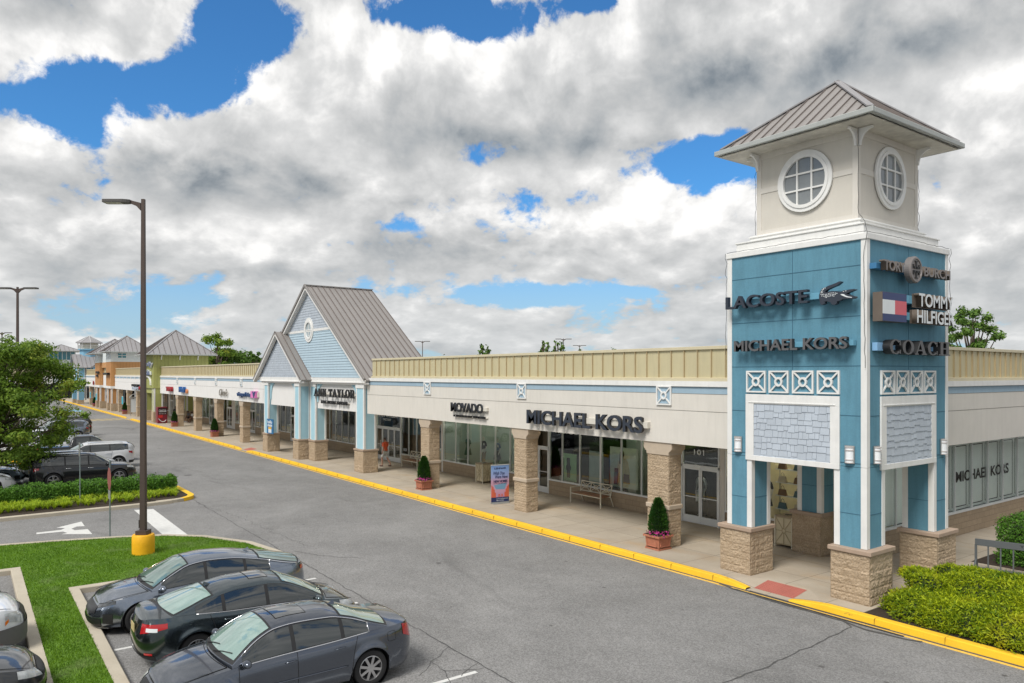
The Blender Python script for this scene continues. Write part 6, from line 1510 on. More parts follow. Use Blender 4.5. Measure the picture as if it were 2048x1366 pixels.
class Car:
    def __init__(s, P, lod=1.0):
        s.P = P; s.L, s.W, s.H = P['L'], P['W'], P['H']; L = s.L
        s.zedge = spl(P['edge']); s.zc = spl(P['roof']); s.sill = P.get('sill', .20); s.hw = s.W / 2
        s.crown = P.get('crown', .05); s.Rw = P.get('R', .33); s.xf, s.xr = P['xf'], P['xr']; s.ra = s.Rw + P.get('arch', .055)
        s.kp = spl(P.get('prof', [(0, .93), (.12, .985), (.40, 1.0), (.66, .985), (.88, .955), (1.0, .915)]))
        s.nf = spl(P.get('nose', [(0, .13), (.18, .02), (.45, .0), (.75, .05), (1, .20)])); s.nr = spl(P.get('tail', [(0, .16), (.2, .03), (.5, .0), (.8, .05), (1, .10)]))
        nfe, nre, me = P.get('nfe', 7.0), P.get('nre', 7.5), P.get('me', 2.7)
        # half outline, front centre -> side -> rear centre
        pts = []; hl = L / 2
        def yy(x): n_ = nfe if x > 0 else nre; return (max(0, 1 - abs(x / hl) ** n_)) ** (1 / me)
        nface = int(16 * lod) + 4; Yc = yy(hl * .90)
        for i in range(nface):     # front face, stepping in y
            y = Yc * i / nface; x = hl * (1 - y ** me) ** (1 / nfe); pts.append((x, y))
        nside = int(86 * lod) + 10; x0, x1 = hl * .90, -hl * .90
        for i in range(nside + 1): x = x0 + (x1 - x0) * i / nside; pts.append((x, yy(x)))
        Yr = yy(-hl * .90)
        for i in range(nface - 1, -1, -1): y = Yr * i / nface; x = -hl * (1 - y ** me) ** (1 / nre); pts.append((x, y))
        s.out = pts; s.N = len(pts)
    def o(s, i):
        i = max(0, min(s.N - 1, i)); a = int(i); b = min(a + 1, s.N - 1); t = i - a
        return (s.out[a][0] * (1 - t) + s.out[b][0] * t, s.out[a][1] * (1 - t) + s.out[b][1] * t)
    def ix(s, x):          # index on the flank at station x
        for i in range(s.N):
            if s.out[i][0] <= x: return i
        return s.N - 1
    def iy(s, y, front=True):   # index on the front/rear face at half-width fraction y
        r = range(s.N) if front else range(s.N - 1, -1, -1)
        for i in r:
            if s.out[i][1] >= y: return i
    def body(s, i, z, sg=1, off=0.0):
        def p(i, z):
            x, y = s.o(i); ze = s.zedge(x); t = max(0, min(1, (z - .2) / (ze - .2))); e = min(1, abs(x) / (s.L / 2)) ** 10
            yw = y * s.hw * s.kp(t)
            for xw in (s.xf, s.xr):
                d = math.hypot(x - xw, z - s.Rw); yw += .022 * math.exp(-((d - s.ra) / .07) ** 2) * (1 if y > .8 else 0)
            return Vector((x - (s.nf(t) * e if x > 0 else -s.nr(t) * e), yw, z))
        q = p(i, z)
        if off:
            d1 = p(min(i + .5, s.N - 1), z) - p(max(i - .5, 0), z); d2 = p(i, z + .02) - p(i, z - .02); n_ = d1.cross(d2)
            if n_.length > 1e-9:
                n_.normalize(); 
                if n_.dot(Vector((q.x * .3, q.y, 0))) < 0: n_ = -n_
                q = q + n_ * off
        return Vector((q.x, q.y * sg, q.z))
    def zbot(s, x):
        z = s.sill + .05 * (max(0, abs(x) - s.L / 2 + .5) / .5) ** 2
        for xw in (s.xf, s.xr):
            d = abs(x - xw)
            if d < s.ra: z = max(z, s.Rw + math.sqrt(s.ra ** 2 - d * d))
        return z
    def lidz(s, x, k): return s.zedge(x) + s.crown * (1 - k * k) * min(1, max(0, (s.L / 2 - abs(x)) / .55)) ** .6
    def rail(s, x):
        zb = s.zedge(x); zc = s.zc(x); h = max(0, min(1, (zc - zb - .03) / (s.H - zb - .03))); wb_ = s.o(s.ix(x))[1] * s.hw * .905
        wr = wb_ + (s.P.get('wroof', .60) - wb_) * h ** .9; drop = .035 + .045 * h
        return wb_, zb, wr, max(zb + .004, zc - drop)
    def side(s, x, v, sg=1, off=0.0):
        wb_, zb, wr, zr = s.rail(x); q = Vector((x, wb_ + (wr - wb_) * v + .022 * math.sin(math.pi * v) * min(1, (zr - zb) / .3), zb - .012 + (zr - zb + .012) * v))
        if off: h_ = Vector((0, zr - zb, wb_ - wr)).normalized() if zr > zb + .02 else Vector((0, 1, 0)); q += h_ * off
        return Vector((q.x, q.y * sg, q.z))
    def top(s, x, k, off=0.0):
        wb_, zb, wr, zr = s.rail(x); zc = s.zc(x); bow = s.P.get('bow', .16); xm = (s.P['xB'] + s.P['xC']) / 2
        h = 1 - max(0, min(1, (zc - zb) / (s.H - zb))); d = 1 if x > xm else -1
        q = Vector((x + d * bow * h * (1 - k * k), wr * k, zr + (zc - zr) * (1 - abs(k) ** 2.3)))
        if off:
            e = .03; s1 = (s.zc(x + e) - s.zc(x - e)) / (2 * e); q += Vector((-s1, .15 * k, 1)).normalized() * off
        return q

def build_car(name, label, cat, P, body_m, loc, rotz, group=None, lod=1.0, glass=None):
    c = Car(P, lod); t = thing(name, label, cat, loc, rotz, group)
    def B(mb, nm, m, par=t, smooth=True, split=None):
        o = mb.build(nm, m, par, smooth=smooth, world_coords=False)
        if split: e = o.modifiers.new('e', 'EDGE_SPLIT'); e.split_angle = R(split)
        return o
    N = c.N; nz = int(14 * lod) + 3; L, hw = c.L, c.hw
    # painted shell: flanks and ends, closed loop
    mb = MB(); loop = [(i, 1) for i in range(N)] + [(i, -1) for i in range(N - 2, 0, -1)]; o0 = len(mb.v)
    for j in range(nz + 1):
        for (i, sg) in loop:
            x = c.o(i)[0]; zb = c.zbot(x); ze = c.zedge(x); mb.v.append(tuple(c.body(i, zb + (ze - zb) * j / nz, sg)))
    M = len(loop)
    for j in range(nz):
        for i in range(M): mb.f.append((o0 + j * M + i, o0 + j * M + (i + 1) % M, o0 + (j + 1) * M + (i + 1) % M, o0 + (j + 1) * M + i)); mb.mi.append(0)
    # bonnet / boot lid
    o1 = len(mb.v); nk = 12
    for i in range(N):
        x = c.o(i)[0]; e = c.body(i, c.zedge(x), 1)
        for k in range(nk + 1):
            f_ = 1 - 2 * k / nk; mb.v.append((e.x, e.y * f_, c.lidz(x, f_)))
    for i in range(N - 1):
        for k in range(nk): mb.f.append((o1 + i * (nk + 1) + k, o1 + (i + 1) * (nk + 1) + k, o1 + (i + 1) * (nk + 1) + k + 1, o1 + i * (nk + 1) + k + 1)); mb.mi.append(0)
    if P.get('hatch'): pass
    body = B(mb, 'body', body_m, split=42)
    # dark underside and wheel wells
    mb = MB(); mb.box(-L / 2 + .35, L / 2 - .35, -hw * .70, hw * .70, .17, .62); B(mb, 'underside', BLACKP, smooth=False)
    # greenhouse
    xA, xB, xC, xD = P['xA'], P['xB'], P['xC'], P['xD']; ns = int(56 * lod) + 10; mb = MB(); secs = []
    for i in range(ns + 1):
        x = xA + (xD - xA) * i / ns; row = [c.side(x, v / 5, 1) for v in range(6)] + [c.top(x, 1 - 2 * k / 14) for k in range(1, 14)] + [c.side(x, 1 - v / 5, -1) for v in range(6)]; secs.append(row)
    for r_ in secs: mb.v += [tuple(p) for p in r_]
    W_ = len(secs[0])
    for i in range(ns):
        for k in range(W_ - 1): mb.f.append((i * W_ + k, (i + 1) * W_ + k, (i + 1) * W_ + k + 1, i * W_ + k + 1)); mb.mi.append(0)
    mb.f.append(tuple(range(W_))); mb.mi.append(0); mb.f.append(tuple(ns * W_ + k for k in range(W_))[::-1]); mb.mi.append(0)
    roof = B(mb, 'roof', P.get('roofm', body_m), split=50)
    def patch_top(x0, x1, kk, m, nm, off=.006, par=roof, nu=14, nv=14, inset=.0):
        mb = MB(); mb.grid(lambda u, v: c.top(x0 + (x1 - x0) * v, kk * (1 - 2 * u) , off), nu, nv); return B(mb, nm, m, par)
    if xB < xA - .05:
        patch_top(xA - .015, xB + .005, .985, BLACKP, 'windscreen_seal', .003); patch_top(xA - .07, xB + .04, .93, glass or WGLASS, 'windscreen', .008)
        mb = MB()
        for (k0, k1) in ((.1, .75), (-.55, .05)):
            a = c.top(xA - .03, k0, .02); b_ = c.top(xA - .13, k1, .02); mb.tube([a, a.lerp(b_, .5) + Vector((0, 0, .01)), b_], .009, 5)
        B(mb, 'wiper', BLACKP, roof)
    if P.get('rear_glass', True): patch_top(xC - .01, xD + .012, .95, BLACKP, 'rear_window_seal', .003); patch_top(xC - .05, xD + .06, .90, P.get('rglass') or glass or CGLASS, 'rear_window', .008)
    if P.get('sunroof'):
        a, b_ = P['sunroof']; patch_top(a, b_, .60, GAP, 'sunroof_seal', .003); patch_top(a - .015, b_ + .015, .585, mat('sunroof_glass', (.05, .055, .06), .06, var=.2, coat=1.0), 'sunroof', .006)
    if P.get('fin'):
        mb = MB(); q = c.top(P['fin'], 0); mb.add([q + Vector((.09, 0, 0)), q + Vector((-.09, .028, 0)), q + Vector((-.09, -.028, 0)), q + Vector((-.07, 0, .075))], [(0, 1, 3), (0, 3, 2), (1, 2, 3)]); B(mb, 'antenna_fin', body_m, roof, smooth=False)
    if P.get('rails'):
        for sg in (-1, 1):
            mb = MB(); a, b_ = P['rails']; mb.tube([c.top(a + (b_ - a) * k / 10, sg * .93, .03 + .03 * math.sin(math.pi * k / 10) ** .3) for k in range(11)], .018, 6); B(mb, 'roof_rail', P.get('railm', ALUG), roof)
    # side windows
    for sg in (1, -1):
        w0, w1 = P['win'][0], P['win'][-1]; lo, hi = P.get('wlo', .10), .90; n_ = int(34 * lod) + 6
        mb = MB(); mb.grid(lambda u, v: c.side(w0 + (w1 - w0) * u, lo - .03 + (hi + .05 - lo) * v, sg, .003), n_, 3); B(mb, 'window_surround', BLACKP, roof)
        for a, b_ in zip(P['win'][:-1], P['win'][1:]):
            g_ = .035 if a != w0 else .0; e_ = .035 if b_ != w1 else .0; lean = P.get('lean', .05)
            def fn(u, v, a=a, b_=b_, g_=g_, e_=e_):
                xx_ = a - g_ + (b_ + e_ - (a - g_)) * u; return c.side(xx_, lo + (hi - lo) * v, sg, .007)
            mb = MB(); mb.grid(fn, int(14 * lod) + 4, 3); B(mb, 'side_window', P.get('sglass') or CGLASS, roof)
        if P.get('chrome'):
            mb = MB(); cr = .010
            low = [c.side(w0 + (w1 - w0) * k / 24, lo - .05, sg, .012) for k in range(25)]; hi_ = [c.side(w0 + (w1 - w0) * k / 24, hi + .06, sg, .012) for k in range(25)]
            if 'l' in P['chrome']: mb.tube(low, cr, 5)
            if 'u' in P['chrome']: mb.tube(hi_, cr, 5); mb.tube([low[-1], hi_[-1]], cr, 5)
            if 'r' in P['chrome']: mb.tube([c.side(w1 + (xD + .05 - w1) * k / 10, .96 - .2 * k / 10, sg, .012) for k in range(11)], .014, 5)
            B(mb, 'chrome_strip', CHROME, roof)
        # panel gaps of the doors, fuel flap, sill
        mb = MB()
        def strip(x, z0, z1, w_=.005, lean=0):
            nn = 9
            for k in range(nn):
                za, zb_ = z0 + (z1 - z0) * k / nn, z0 + (z1 - z0) * (k + 1) / nn; p = []
                for (z, d) in ((za, w_), (za, -w_), (zb_, -w_), (zb_, w_)):
                    xx_ = x + d + lean * ((z - z0) / (z1 - z0)) ** 2; i = min(range(N), key=lambda q: abs(c.out[q][0] - xx_) + (10 if c.out[q][1] < .6 else 0)); 
                    x_i = c.out[i][0]; ii = i + (x_i - xx_) / max(1e-4, (c.out[i][0] - c.out[min(i + 1, N - 1)][0])); p.append(c.body(ii, z, sg, .003))
                mb.quad(*p)
        for (x, ln) in P.get('doors', []): strip(x, max(c.zbot(x), .27) + .01, c.zedge(x) - .004, lean=ln)
        if mb.v: B(mb, 'door_gap', GAP, body, smooth=False)
        for x in P.get('handles', []):
            mb = MB(); i = c.ix(x); z = c.zedge(x) - .13; a = c.body(i - 2.2, z, sg, .022); b_ = c.body(i + 2.2, z + .012, sg, .022); m1 = a.lerp(b_, .5) + Vector((0, sg * .01, 0)); mb.tube([a, a.lerp(m1, .6), m1, b_.lerp(m1, .6), b_], [.008, .014, .015, .014, .008], 6); B(mb, 'door_handle', P.get('handlem', body_m), body)
        if P.get('fuel') and sg == P.get('fuelside', 1):
            mb = MB(); i0, i1 = c.ix(P['fuel'] + .09), c.ix(P['fuel'] - .09); zf = c.zedge(P['fuel']) - .17
            pts = [c.body((i0 + i1) / 2 + (i1 - i0) / 2 * math.copysign(abs(math.cos(a)) ** .5, math.cos(a)), zf + .085 * math.copysign(abs(math.sin(a)) ** .5, math.sin(a)), sg, .002) for a in [2 * math.pi * k / 24 for k in range(25)]]; mb.tube(pts, .004, 4, cap=False); B(mb, 'fuel_flap_gap', GAP, body)
        if P.get('strip'):
            mb = MB(); i0, i1 = c.ix(P['strip'][0]), c.ix(P['strip'][1]); mb.tube([c.body(i0 + (i1 - i0) * k / 16, P['strip'][2], sg, .01) for k in range(17)], .013, 5); B(mb, 'side_moulding', P.get('stripm', body_m), body)
        # mirror
        mx = P.get('mirror', xA - .22); q = c.side(mx, 0, sg); mb = MB(); cc = q + Vector((.02, sg * .13, .07))
        mb.grid(lambda u, v: cc + Vector((.075 * math.cos(2 * math.pi * u) * math.sin(math.pi * v), .12 * -math.cos(math.pi * v), .068 * math.sin(2 * math.pi * u) * math.sin(math.pi * v) )), 14, 8); mr = B(mb, 'wing_mirror', P.get('mirrorm', body_m)); mb = MB(); mb.tube([q + Vector((.0, 0, .01)), cc + Vector((0, -sg * .06, -.03))], .028, 6); B(mb, 'mirror_arm', BLACKP, mr)
    # lamps
    def patch_body(i0, i1, z0f, z1f, m, nm, sg, off=.008, nu=12, nv=5, par=body):
        mb = MB(); mb.grid(lambda u, v: c.body(i0 + (i1 - i0) * u, z0f(u) + (z1f(u) - z0f(u)) * v, sg, off), nu, nv); return B(mb, nm, m, par)
    for spec in P.get('lamps', []):
        nm, m, i0, i1, za, zb_, zc_, zd_ = spec; I = lambda q: (c.iy(q[1], True) if q[0] == 'f' else c.iy(q[1], False) if q[0] == 'r' else c.ix(q[1]))
        a, b_ = I(i0), I(i1)
        for sg in (1, -1):
            o = patch_body(a, b_, lambda u: za + (zc_ - za) * u, lambda u: zb_ + (zd_ - zb_) * u, m, nm, sg)
    for spec in P.get('fascia', []):       # full-width pieces across the nose or tail
        nm, m, front, yw, z0, z1, off = spec; iw = c.iy(yw, front)
        def fn(u, v):
            q = (u - .5) * 2; i = abs(q) * iw if front else (N - 1) - abs(q) * (N - 1 - iw); return c.body(i, z0 + (z1 - z0) * v, 1 if q >= 0 else -1, off)
        mb = MB(); mb.grid(fn, 24, 5); B(mb, nm, m, body)
    if P.get('plate'):
        fr, z = P['plate']; q = c.body(0 if fr else N - 1, z, 1); d = .02 if fr else -.02; mb = MB(); mb.box(q.x + d - .006, q.x + d + .006, -.155, .155, z - .08, z + .08); pl = B(mb, 'licence_plate', PLATE, body, smooth=False)
    if P.get('bonnet_gap', True) and xA < L / 2:
        mb = MB(); pts = []
        for k in range(21):
            f_ = -1 + 2 * k / 20; x = xA + .06 + .12 * (1 - f_ * f_); pts.append(Vector((x, hw * .80 * f_, c.lidz(x, f_ * .85) + .002)))
        mb.tube(pts, .006, 4); 
        for sg in (-1, 1): mb.tube([Vector((xA + .06 + (L / 2 - .35 - xA) * k / 10, sg * hw * (.80 - .08 * (k / 10) ** 2), c.lidz(xA + .06 + (L / 2 - .35 - xA) * k / 10, .85) + .002)) for k in range(11)], .005, 4)
        B(mb, 'bonnet_gap', GAP, body)
    # wheels
    for xw in (c.xf, c.xr):
        for sg in (1, -1):
            Rw = c.Rw; yo = hw - .035; wd = .21; rr_ = P.get('rim', .235); S_ = sg
            mb = MB(); pr = [(rr_, -wd), (Rw - .02, -wd), (Rw, -wd + .03), (Rw, -.03), (Rw - .012, -.008), (Rw - .05, .002), (rr_ + .015, -.004), (rr_, -.012)]
            mb.lathe([(r_, yo + h) if S_ > 0 else (r_, -(yo + h)) for r_, h in pr], (xw, 0, Rw), 36, 'y', cap=False); wh = B(mb, 'wheel', TYRE, split=40)
            mb = MB(); Y = lambda h: S_ * (yo + h)
            mb.lathe([(rr_, Y(-.01)), (rr_ - .012, Y(-.006)), (rr_ - .022, Y(-.03)), (rr_ - .03, Y(-.10))], (xw, 0, Rw), 36, 'y', cap=False)
            ns_ = P.get('spokes', 5); dbl = P.get('dbl', True)
            for k in range(ns_):
                A = 2 * math.pi * k / ns_ + .3
                for da in ((-.13, .13) if dbl else (0,)):
                    p = Vector((xw + .05 * math.cos(A + da * 2), 0, Rw + .05 * math.sin(A + da * 2))); q = Vector((xw + (rr_ - .012) * math.cos(A + da), 0, Rw + (rr_ - .012) * math.sin(A + da)))
                    p.y = Y(-.018); q.y = Y(-.022); mb.bar(p, q, P.get('spw', .034), .02, up=(0, 1, 0))
            mb.lathe([(.062, Y(-.03)), (.058, Y(-.006)), (.03, Y(-.004)), (0, Y(-.004))], (xw, 0, Rw), 16, 'y')
            B(mb, 'rim', RIM, wh, split=35)
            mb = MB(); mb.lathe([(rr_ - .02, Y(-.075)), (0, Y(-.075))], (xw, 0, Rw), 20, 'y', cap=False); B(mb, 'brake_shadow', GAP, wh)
            mb = MB(); mb.lathe([(c.ra + .0, Y(-.02)), (c.ra + .0, Y(-.34))], (xw, 0, Rw), 30, 'y', cap=False); 
            B(mb, 'wheel_well', BLACKP, body)
    return t

SED = dict(L=4.80, W=1.82, H=1.45, xf=1.42, xr=-1.32)
def P_accord():
    return dict(SED, edge=[(-2.40, .94), (-2.2, 1.00), (-1.6, 1.005), (-.6, .95), (.6, .91), (1.1, .885), (1.9, .76), (2.40, .64)],
        roof=[(-1.72, 1.04), (-1.35, 1.18), (-1.0, 1.33), (-.6, 1.43), (0, 1.455), (.35, 1.43), (.65, 1.32), (1.15, .96)], xA=1.15, xB=.42, xC=-.80, xD=-1.70,
        win=[.98, .10, -.80, -1.30], wlo=.08, chrome='lu', doors=[(1.05, .0), (.06, 0), (-.93, -.14)], handles=[.22, -.72], fuel=-1.72, sunroof=(.28, -.28), fin=-.85,
        lamps=[('tail_lamp', TAIL, ('r', .66), ('s', -2.02), .66, .93, .80, .985), ('headlamp', HEADL, ('f', .52), ('s', 1.95), .52, .66, .62, .74)],
        fascia=[('grille', BLACKP, True, .46, .50, .62, .01), ('lower_grille', BLACKP, True, .6, .24, .34, .008)], plate=(False, .72), strip=(.95, -.85, .50), spokes=8, dbl=False, spw=.048, rim=.225, crown=.06, wroof=.57)
def P_cruze():
    return dict(L=4.62, W=1.80, H=1.455, xf=1.40, xr=-1.28, edge=[(-2.31, .96), (-2.1, 1.04), (-1.6, 1.045), (-.6, .965), (.6, .915), (1.1, .885), (1.8, .78), (2.31, .62)],
        roof=[(-1.74, 1.07), (-1.4, 1.19), (-1.0, 1.33), (-.4, 1.45), (.1, 1.46), (.45, 1.41), (.85, 1.24), (1.35, .94)], xA=1.35, xB=.45, xC=-.90, xD=-1.72,
        win=[1.15, .12, -.76, -1.30], wlo=.09, chrome='l', doors=[(1.08, 0), (.10, 0), (-.88, -.16)], handles=[.26, -.66], fuel=-1.45, fin=-.86,
        sunroof=(.25, -.15), lamps=[('tail_lamp', TAIL, ('r', .50), ('s', -1.80), .74, .93, .86, .955), ('headlamp', HEADL, ('f', .55), ('s', 1.7), .56, .68, .68, .78), ('reversing_lens', LETW, ('r', .66), ('r', .84), .80, .87, .80, .87), ('fog_lens', TAIL, ('r', .60), ('r', .78), .36, .40, .36, .40)],
        fascia=[('lower_grille', BLACKP, True, .7, .24, .42, .008), ('lower_valance', BLACKP, False, .8, .26, .34, .004)], plate=(False, .78), spokes=5, rim=.22, crown=.055, wroof=.57)
def P_k5():
    return dict(L=4.90, W=1.86, H=1.44, xf=1.47, xr=-1.36, edge=[(-2.45, .96), (-2.3, 1.00), (-1.7, .99), (-.6, .925), (.6, .895), (1.1, .88), (1.9, .80), (2.45, .66)],
        roof=[(-2.2, 1.02), (-1.7, 1.15), (-1.1, 1.31), (-.5, 1.42), (0, 1.445), (.4, 1.40), (.75, 1.25), (1.25, .94)], xA=1.25, xB=.42, xC=-1.15, xD=-2.16,
        win=[1.05, .08, -.82, -1.40], wlo=.09, chrome='ur', doors=[(1.12, 0), (.06, 0), (-.94, -.15)], handles=[.22, -.74], fuel=-1.72, fuelside=-1, fin=-1.0,
        lamps=[('headlamp', DHEAD, ('f', .44), ('s', 1.98), .60, .69, .70, .775), ('tail_lamp', TAIL, ('r', .02), ('s', -2.2), .82, .88, .84, .93), ('day_lamp', CHROME, ('s', 2.16), ('s', 1.86), .765, .778, .79, .81), ('bumper_vent', BLACKP, ('f', .80), ('s', 2.24), .28, .50, .30, .50)],
        fascia=[('grille', mat('black_mesh', (.02, .02, .022), .35, var=.6, vscale=40), True, .50, .50, .64, .012), ('lower_grille', BLACKP, True, .62, .24, .40, .01), ('bumper_lip', ALUG, True, .75, .19, .215, .02)], plate=(False, .6), spokes=5, crown=.07, wroof=.57, nfe=4.2)
def P_suv(L=4.9, W=1.92, H=1.74, **k):
    hl = L / 2
    d = dict(L=L, W=W, H=H, xf=hl - .95, xr=-hl + .98, R=.37, rim=.25, sill=.26, edge=[(-hl, 1.02), (-hl + .2, 1.10), (-.6, 1.06), (.6, 1.02), (1.05, 1.00), (hl - .5, .93), (hl, .78)],
        roof=[(-hl + .02, 1.15), (-hl + .16, 1.45), (-hl + .40, H - .06), (-hl + .9, H), (0, H), (.35, H - .04), (.65, H - .2), (1.15, 1.08)], xA=1.15, xB=.42, xC=-hl + .42, xD=-hl + .03, bow=.10,
        win=[1.0, .10, -.95, -hl + .42], wlo=.08, doors=[(1.02, 0), (.06, 0), (-.98, -.1)], handles=[.24, -.78], rails=(.2, -hl + .7), wroof=.64, tail=[(0, .14), (.2, .02), (.5, .0), (.8, .02), (1, .04)], nre=9, nfe=6,
        lamps=[('tail_lamp', TAIL, ('r', .72), ('s', -hl + .42), .84, 1.0, .93, 1.03), ('headlamp', HEADL, ('f', .55), ('s', hl - .5), .72, .84, .82, .92)],
        fascia=[('grille', CHROME, True, .45, .58, .80, .012), ('lower_grille', BLACKP, True, .7, .3, .45, .008), ('rear_valance', BLACKP, False, .9, .3, .46, .006)], plate=(False, .80), crown=.06, prof=[(0, .95), (.12, .99), (.40, 1.0), (.7, .99), (.88, .97), (1.0, .94)], chrome='')
    d.update(k); return d
def P_pickup(L=5.6):
    hl = L / 2
    return P_suv(L=L, W=1.95, H=1.80, edge=[(-hl, 1.12), (-hl + .1, 1.14), (.2, 1.12), (1.2, 1.08), (hl - .4, 1.02), (hl, .88)], roof=[(-.75, 1.14), (-.62, 1.6), (-.45, 1.78), (.4, 1.80), (.7, 1.7), (1.35, 1.15)], xA=1.35, xB=.62, xC=-.45, xD=-.74, win=[1.2, .35, -.42], rails=None, xr=-hl + 1.1,
        nfe=7, lamps=[('tail_lamp', TAIL, ('r', .86), ('s', -hl + .15), .86, 1.08, .86, 1.08), ('headlamp', HEADL, ('f', .60), ('s', hl - .32), .72, .94, .80, .97), ('turn_lamp', AMBER, ('f', .86), ('s', hl - .30), .72, .80, .78, .84)], doors=[(1.2, 0), (.3, 0), (-.7, 0)], handles=[.5, -.4], nose=[(0, .1), (.2, .0), (.5, .0), (.85, .02), (1, .12)])
FL, FR = R(-90), R(90)     # facing -Y / +Y
ACC = paint('graphite_paint', (.105, .12, .15), .95, .2); CRU = paint('dark_green_grey_paint', (.075, .10, .112), .95, .2); K5P = paint('blue_grey_paint', (.22, .255, .31), .95, .2)
NG_ = 'dark sedans parked side by side in front of the grass island'
AG = mat('pale_green_windscreen', (.22, .33, .30), .04, var=.25, vscale=1.5, spec=1.0, coat=1.0)
pa = P_accord(); build_car('sedan', 'graphite sedan with sunroof and eight-spoke rims, nearest of the three parked together', 'car', pa, ACC, (-13.42, 4.70, 0), FL, NG_, 1.0, glass=AG)
pc = P_cruze(); pc['rglass'] = AG; build_car('sedan', 'dark green-grey sedan with its tail lights to the grass, middle of the three parked together', 'car', pc, CRU, (-16.22, 4.95, 0), FR, NG_, 1.0, glass=AG)
pk = P_k5(); pk['handlem'] = BLACKP; build_car('sedan', 'blue-grey fastback sedan with black grille and chrome roof line, next to the yellow lamp base', 'car', pk, K5P, (-18.98, 4.62, 0), FL, NG_, 1.0, glass=WGLASS)
pp = P_pickup(5.3); SILV = paint('silver_paint', (.78, .80, .83), metal=.05)
pp['fascia'] = [('grille', BLACKP, True, .45, .62, .92, .012), ('bumper', GREYP, True, 1.0, .30, .66, .03)]; pp['lamps'][1] = ('headlamp', HEADL, ('f', .58), ('s', 2.3), .68, .92, .80, .96)
build_car('pickup_truck', 'silver pickup truck with dark bumper poking in at the lower left edge', 'pickup truck', pp, SILV, (-18.75, -1.62, 0), FR, None, .8)
build_car('sedan', 'black car whose lamp shows behind the silver pickup at the left edge', 'car', P_k5(), paint('black_paint', (.012, .013, .015)), (-21.45, -1.72, 0), FR, None, .6)
build_car('sedan', 'dark car bonnet cut off by the bottom left corner', 'car', P_accord(), paint('dark_grey_paint', (.035, .037, .040)), (-15.75, -1.22, 0), FR, None, .8)
BLK = MATS['black_paint']
ps = P_suv(H=1.64); ps['railm'] = BLACKP; ps['handlem'] = CHROME
build_car('suv', 'black sport utility vehicle with chrome door handles parked behind the clipped hedge', 'car', ps, BLK, (-44.75, 5.05, 0), FR, None, .7)
FARG = 'cars parked in the far lot'
build_car('suv', 'silver-roofed car squeezed between the black and the white sport utility vehicles', 'car', P_suv(L=4.6, H=1.56, W=1.85), SILV, (-47.2, 4.8, 0), FR, FARG, .4)
build_car('suv', 'white sport utility vehicle with red tail light towards the roadway', 'car', P_suv(L=4.75, H=1.60), paint('white_paint', (.62, .63, .65), metal=.05), (-51.7, 6.15, 0), FL, FARG, .5)
build_car('pickup_truck', 'black pickup truck facing the roadway beyond the white vehicle', 'pickup truck', P_pickup(5.8), BLK, (-55.5, 6.15, 0), FR, FARG, .5)
build_car('suv', 'dark blue-grey wagon with tall red tail lights half behind the tree', 'car', P_suv(L=4.8, H=1.66), K5P, (-76.3, 6.6, 0), FL, FARG, .4)
build_car('suv', 'black boxy sport utility vehicle furthest out beside the tree crown', 'car', P_suv(L=5.1, H=1.9), BLK, (-79.3, 7.0, 0), FL, FARG, .4)
build_car('sedan', 'white sedan behind the hedge at the left edge', 'car', P_accord(), MATS['white_paint'], (-44.3, -.35, 0), FR, FARG, .5)
build_car('sedan', 'pale blue sedan second from the hedge at the left edge', 'car', P_k5(), paint('pale_blue_paint', (.26, .33, .40), metal=.4), (-46.9, .1, 0), FR, FARG, .5)
build_car('sedan', 'black sedan under the tree at the left edge', 'car', P_accord(), BLK, (-49.8, .2, 0), FR, FARG, .4)
for (x, y, m_, lb) in ((-62.5, 4.9, MATS['white_paint'], 'white car hidden largely by the tree crown'), (-68.5, 5.0, SILV, 'silver car hidden largely by the tree crown'), (-60, -.2, SILV, 'silver car low behind the tree at the left edge')):
    build_car('sedan', lb, 'car', P_accord(), m_, (x, y, 0), FR, FARG, .35)
# ---------------------------------------------------------------- plants
def rnd_unit(r_, n_):
    v = r_.normal(size=(n_, 3)); return v / np.linalg.norm(v, axis=1)[:, None]
def leaves(C, size, seed=0, aspect=.55, up=.35, nrm=None):
    """one small kite-shaped face at each centre"""
    r_ = np.random.default_rng(seed); n_ = len(C); C = np.asarray(C); a = rnd_unit(r_, n_)
    if nrm is not None: m = np.asarray(nrm) + rnd_unit(r_, n_) * .8; m /= np.linalg.norm(m, axis=1)[:, None]; a = np.cross(m, a); a /= np.linalg.norm(a, axis=1)[:, None] + 1e-9; b_ = np.cross(m, a)
    else: b_ = np.cross(a, rnd_unit(r_, n_)); b_ /= np.linalg.norm(b_, axis=1)[:, None] + 1e-9
    s_ = size * r_.uniform(.6, 1.35, n_)[:, None]; a = a * s_; b_ = b_ * s_ * aspect
    return np.stack([C - a * .5, C + b_ * .5 - a * .05, C + a * .55, C - b_ * .5 - a * .05], 1).reshape(-1, 3)
def clump_pts(r_, clumps, n_, shell=.55):
    w_ = np.array([c[3] * c[4] * (c[5] if len(c) > 5 else c[3]) for c in clumps]) ** (2 / 3); w_ /= w_.sum(); idx = r_.choice(len(clumps), n_, p=w_); cl = np.array([[c[0], c[1], c[2], c[3], c[5] if len(c) > 5 else c[3], c[4]] for c in clumps])[idx]
    d = rnd_unit(r_, n_); rad = (shell + (1 - shell) * r_.random(n_)) ** (1.0) * (1 + .12 * r_.normal(size=n_))
    return cl[:, :3] + d * rad[:, None] * cl[:, 3:6], d
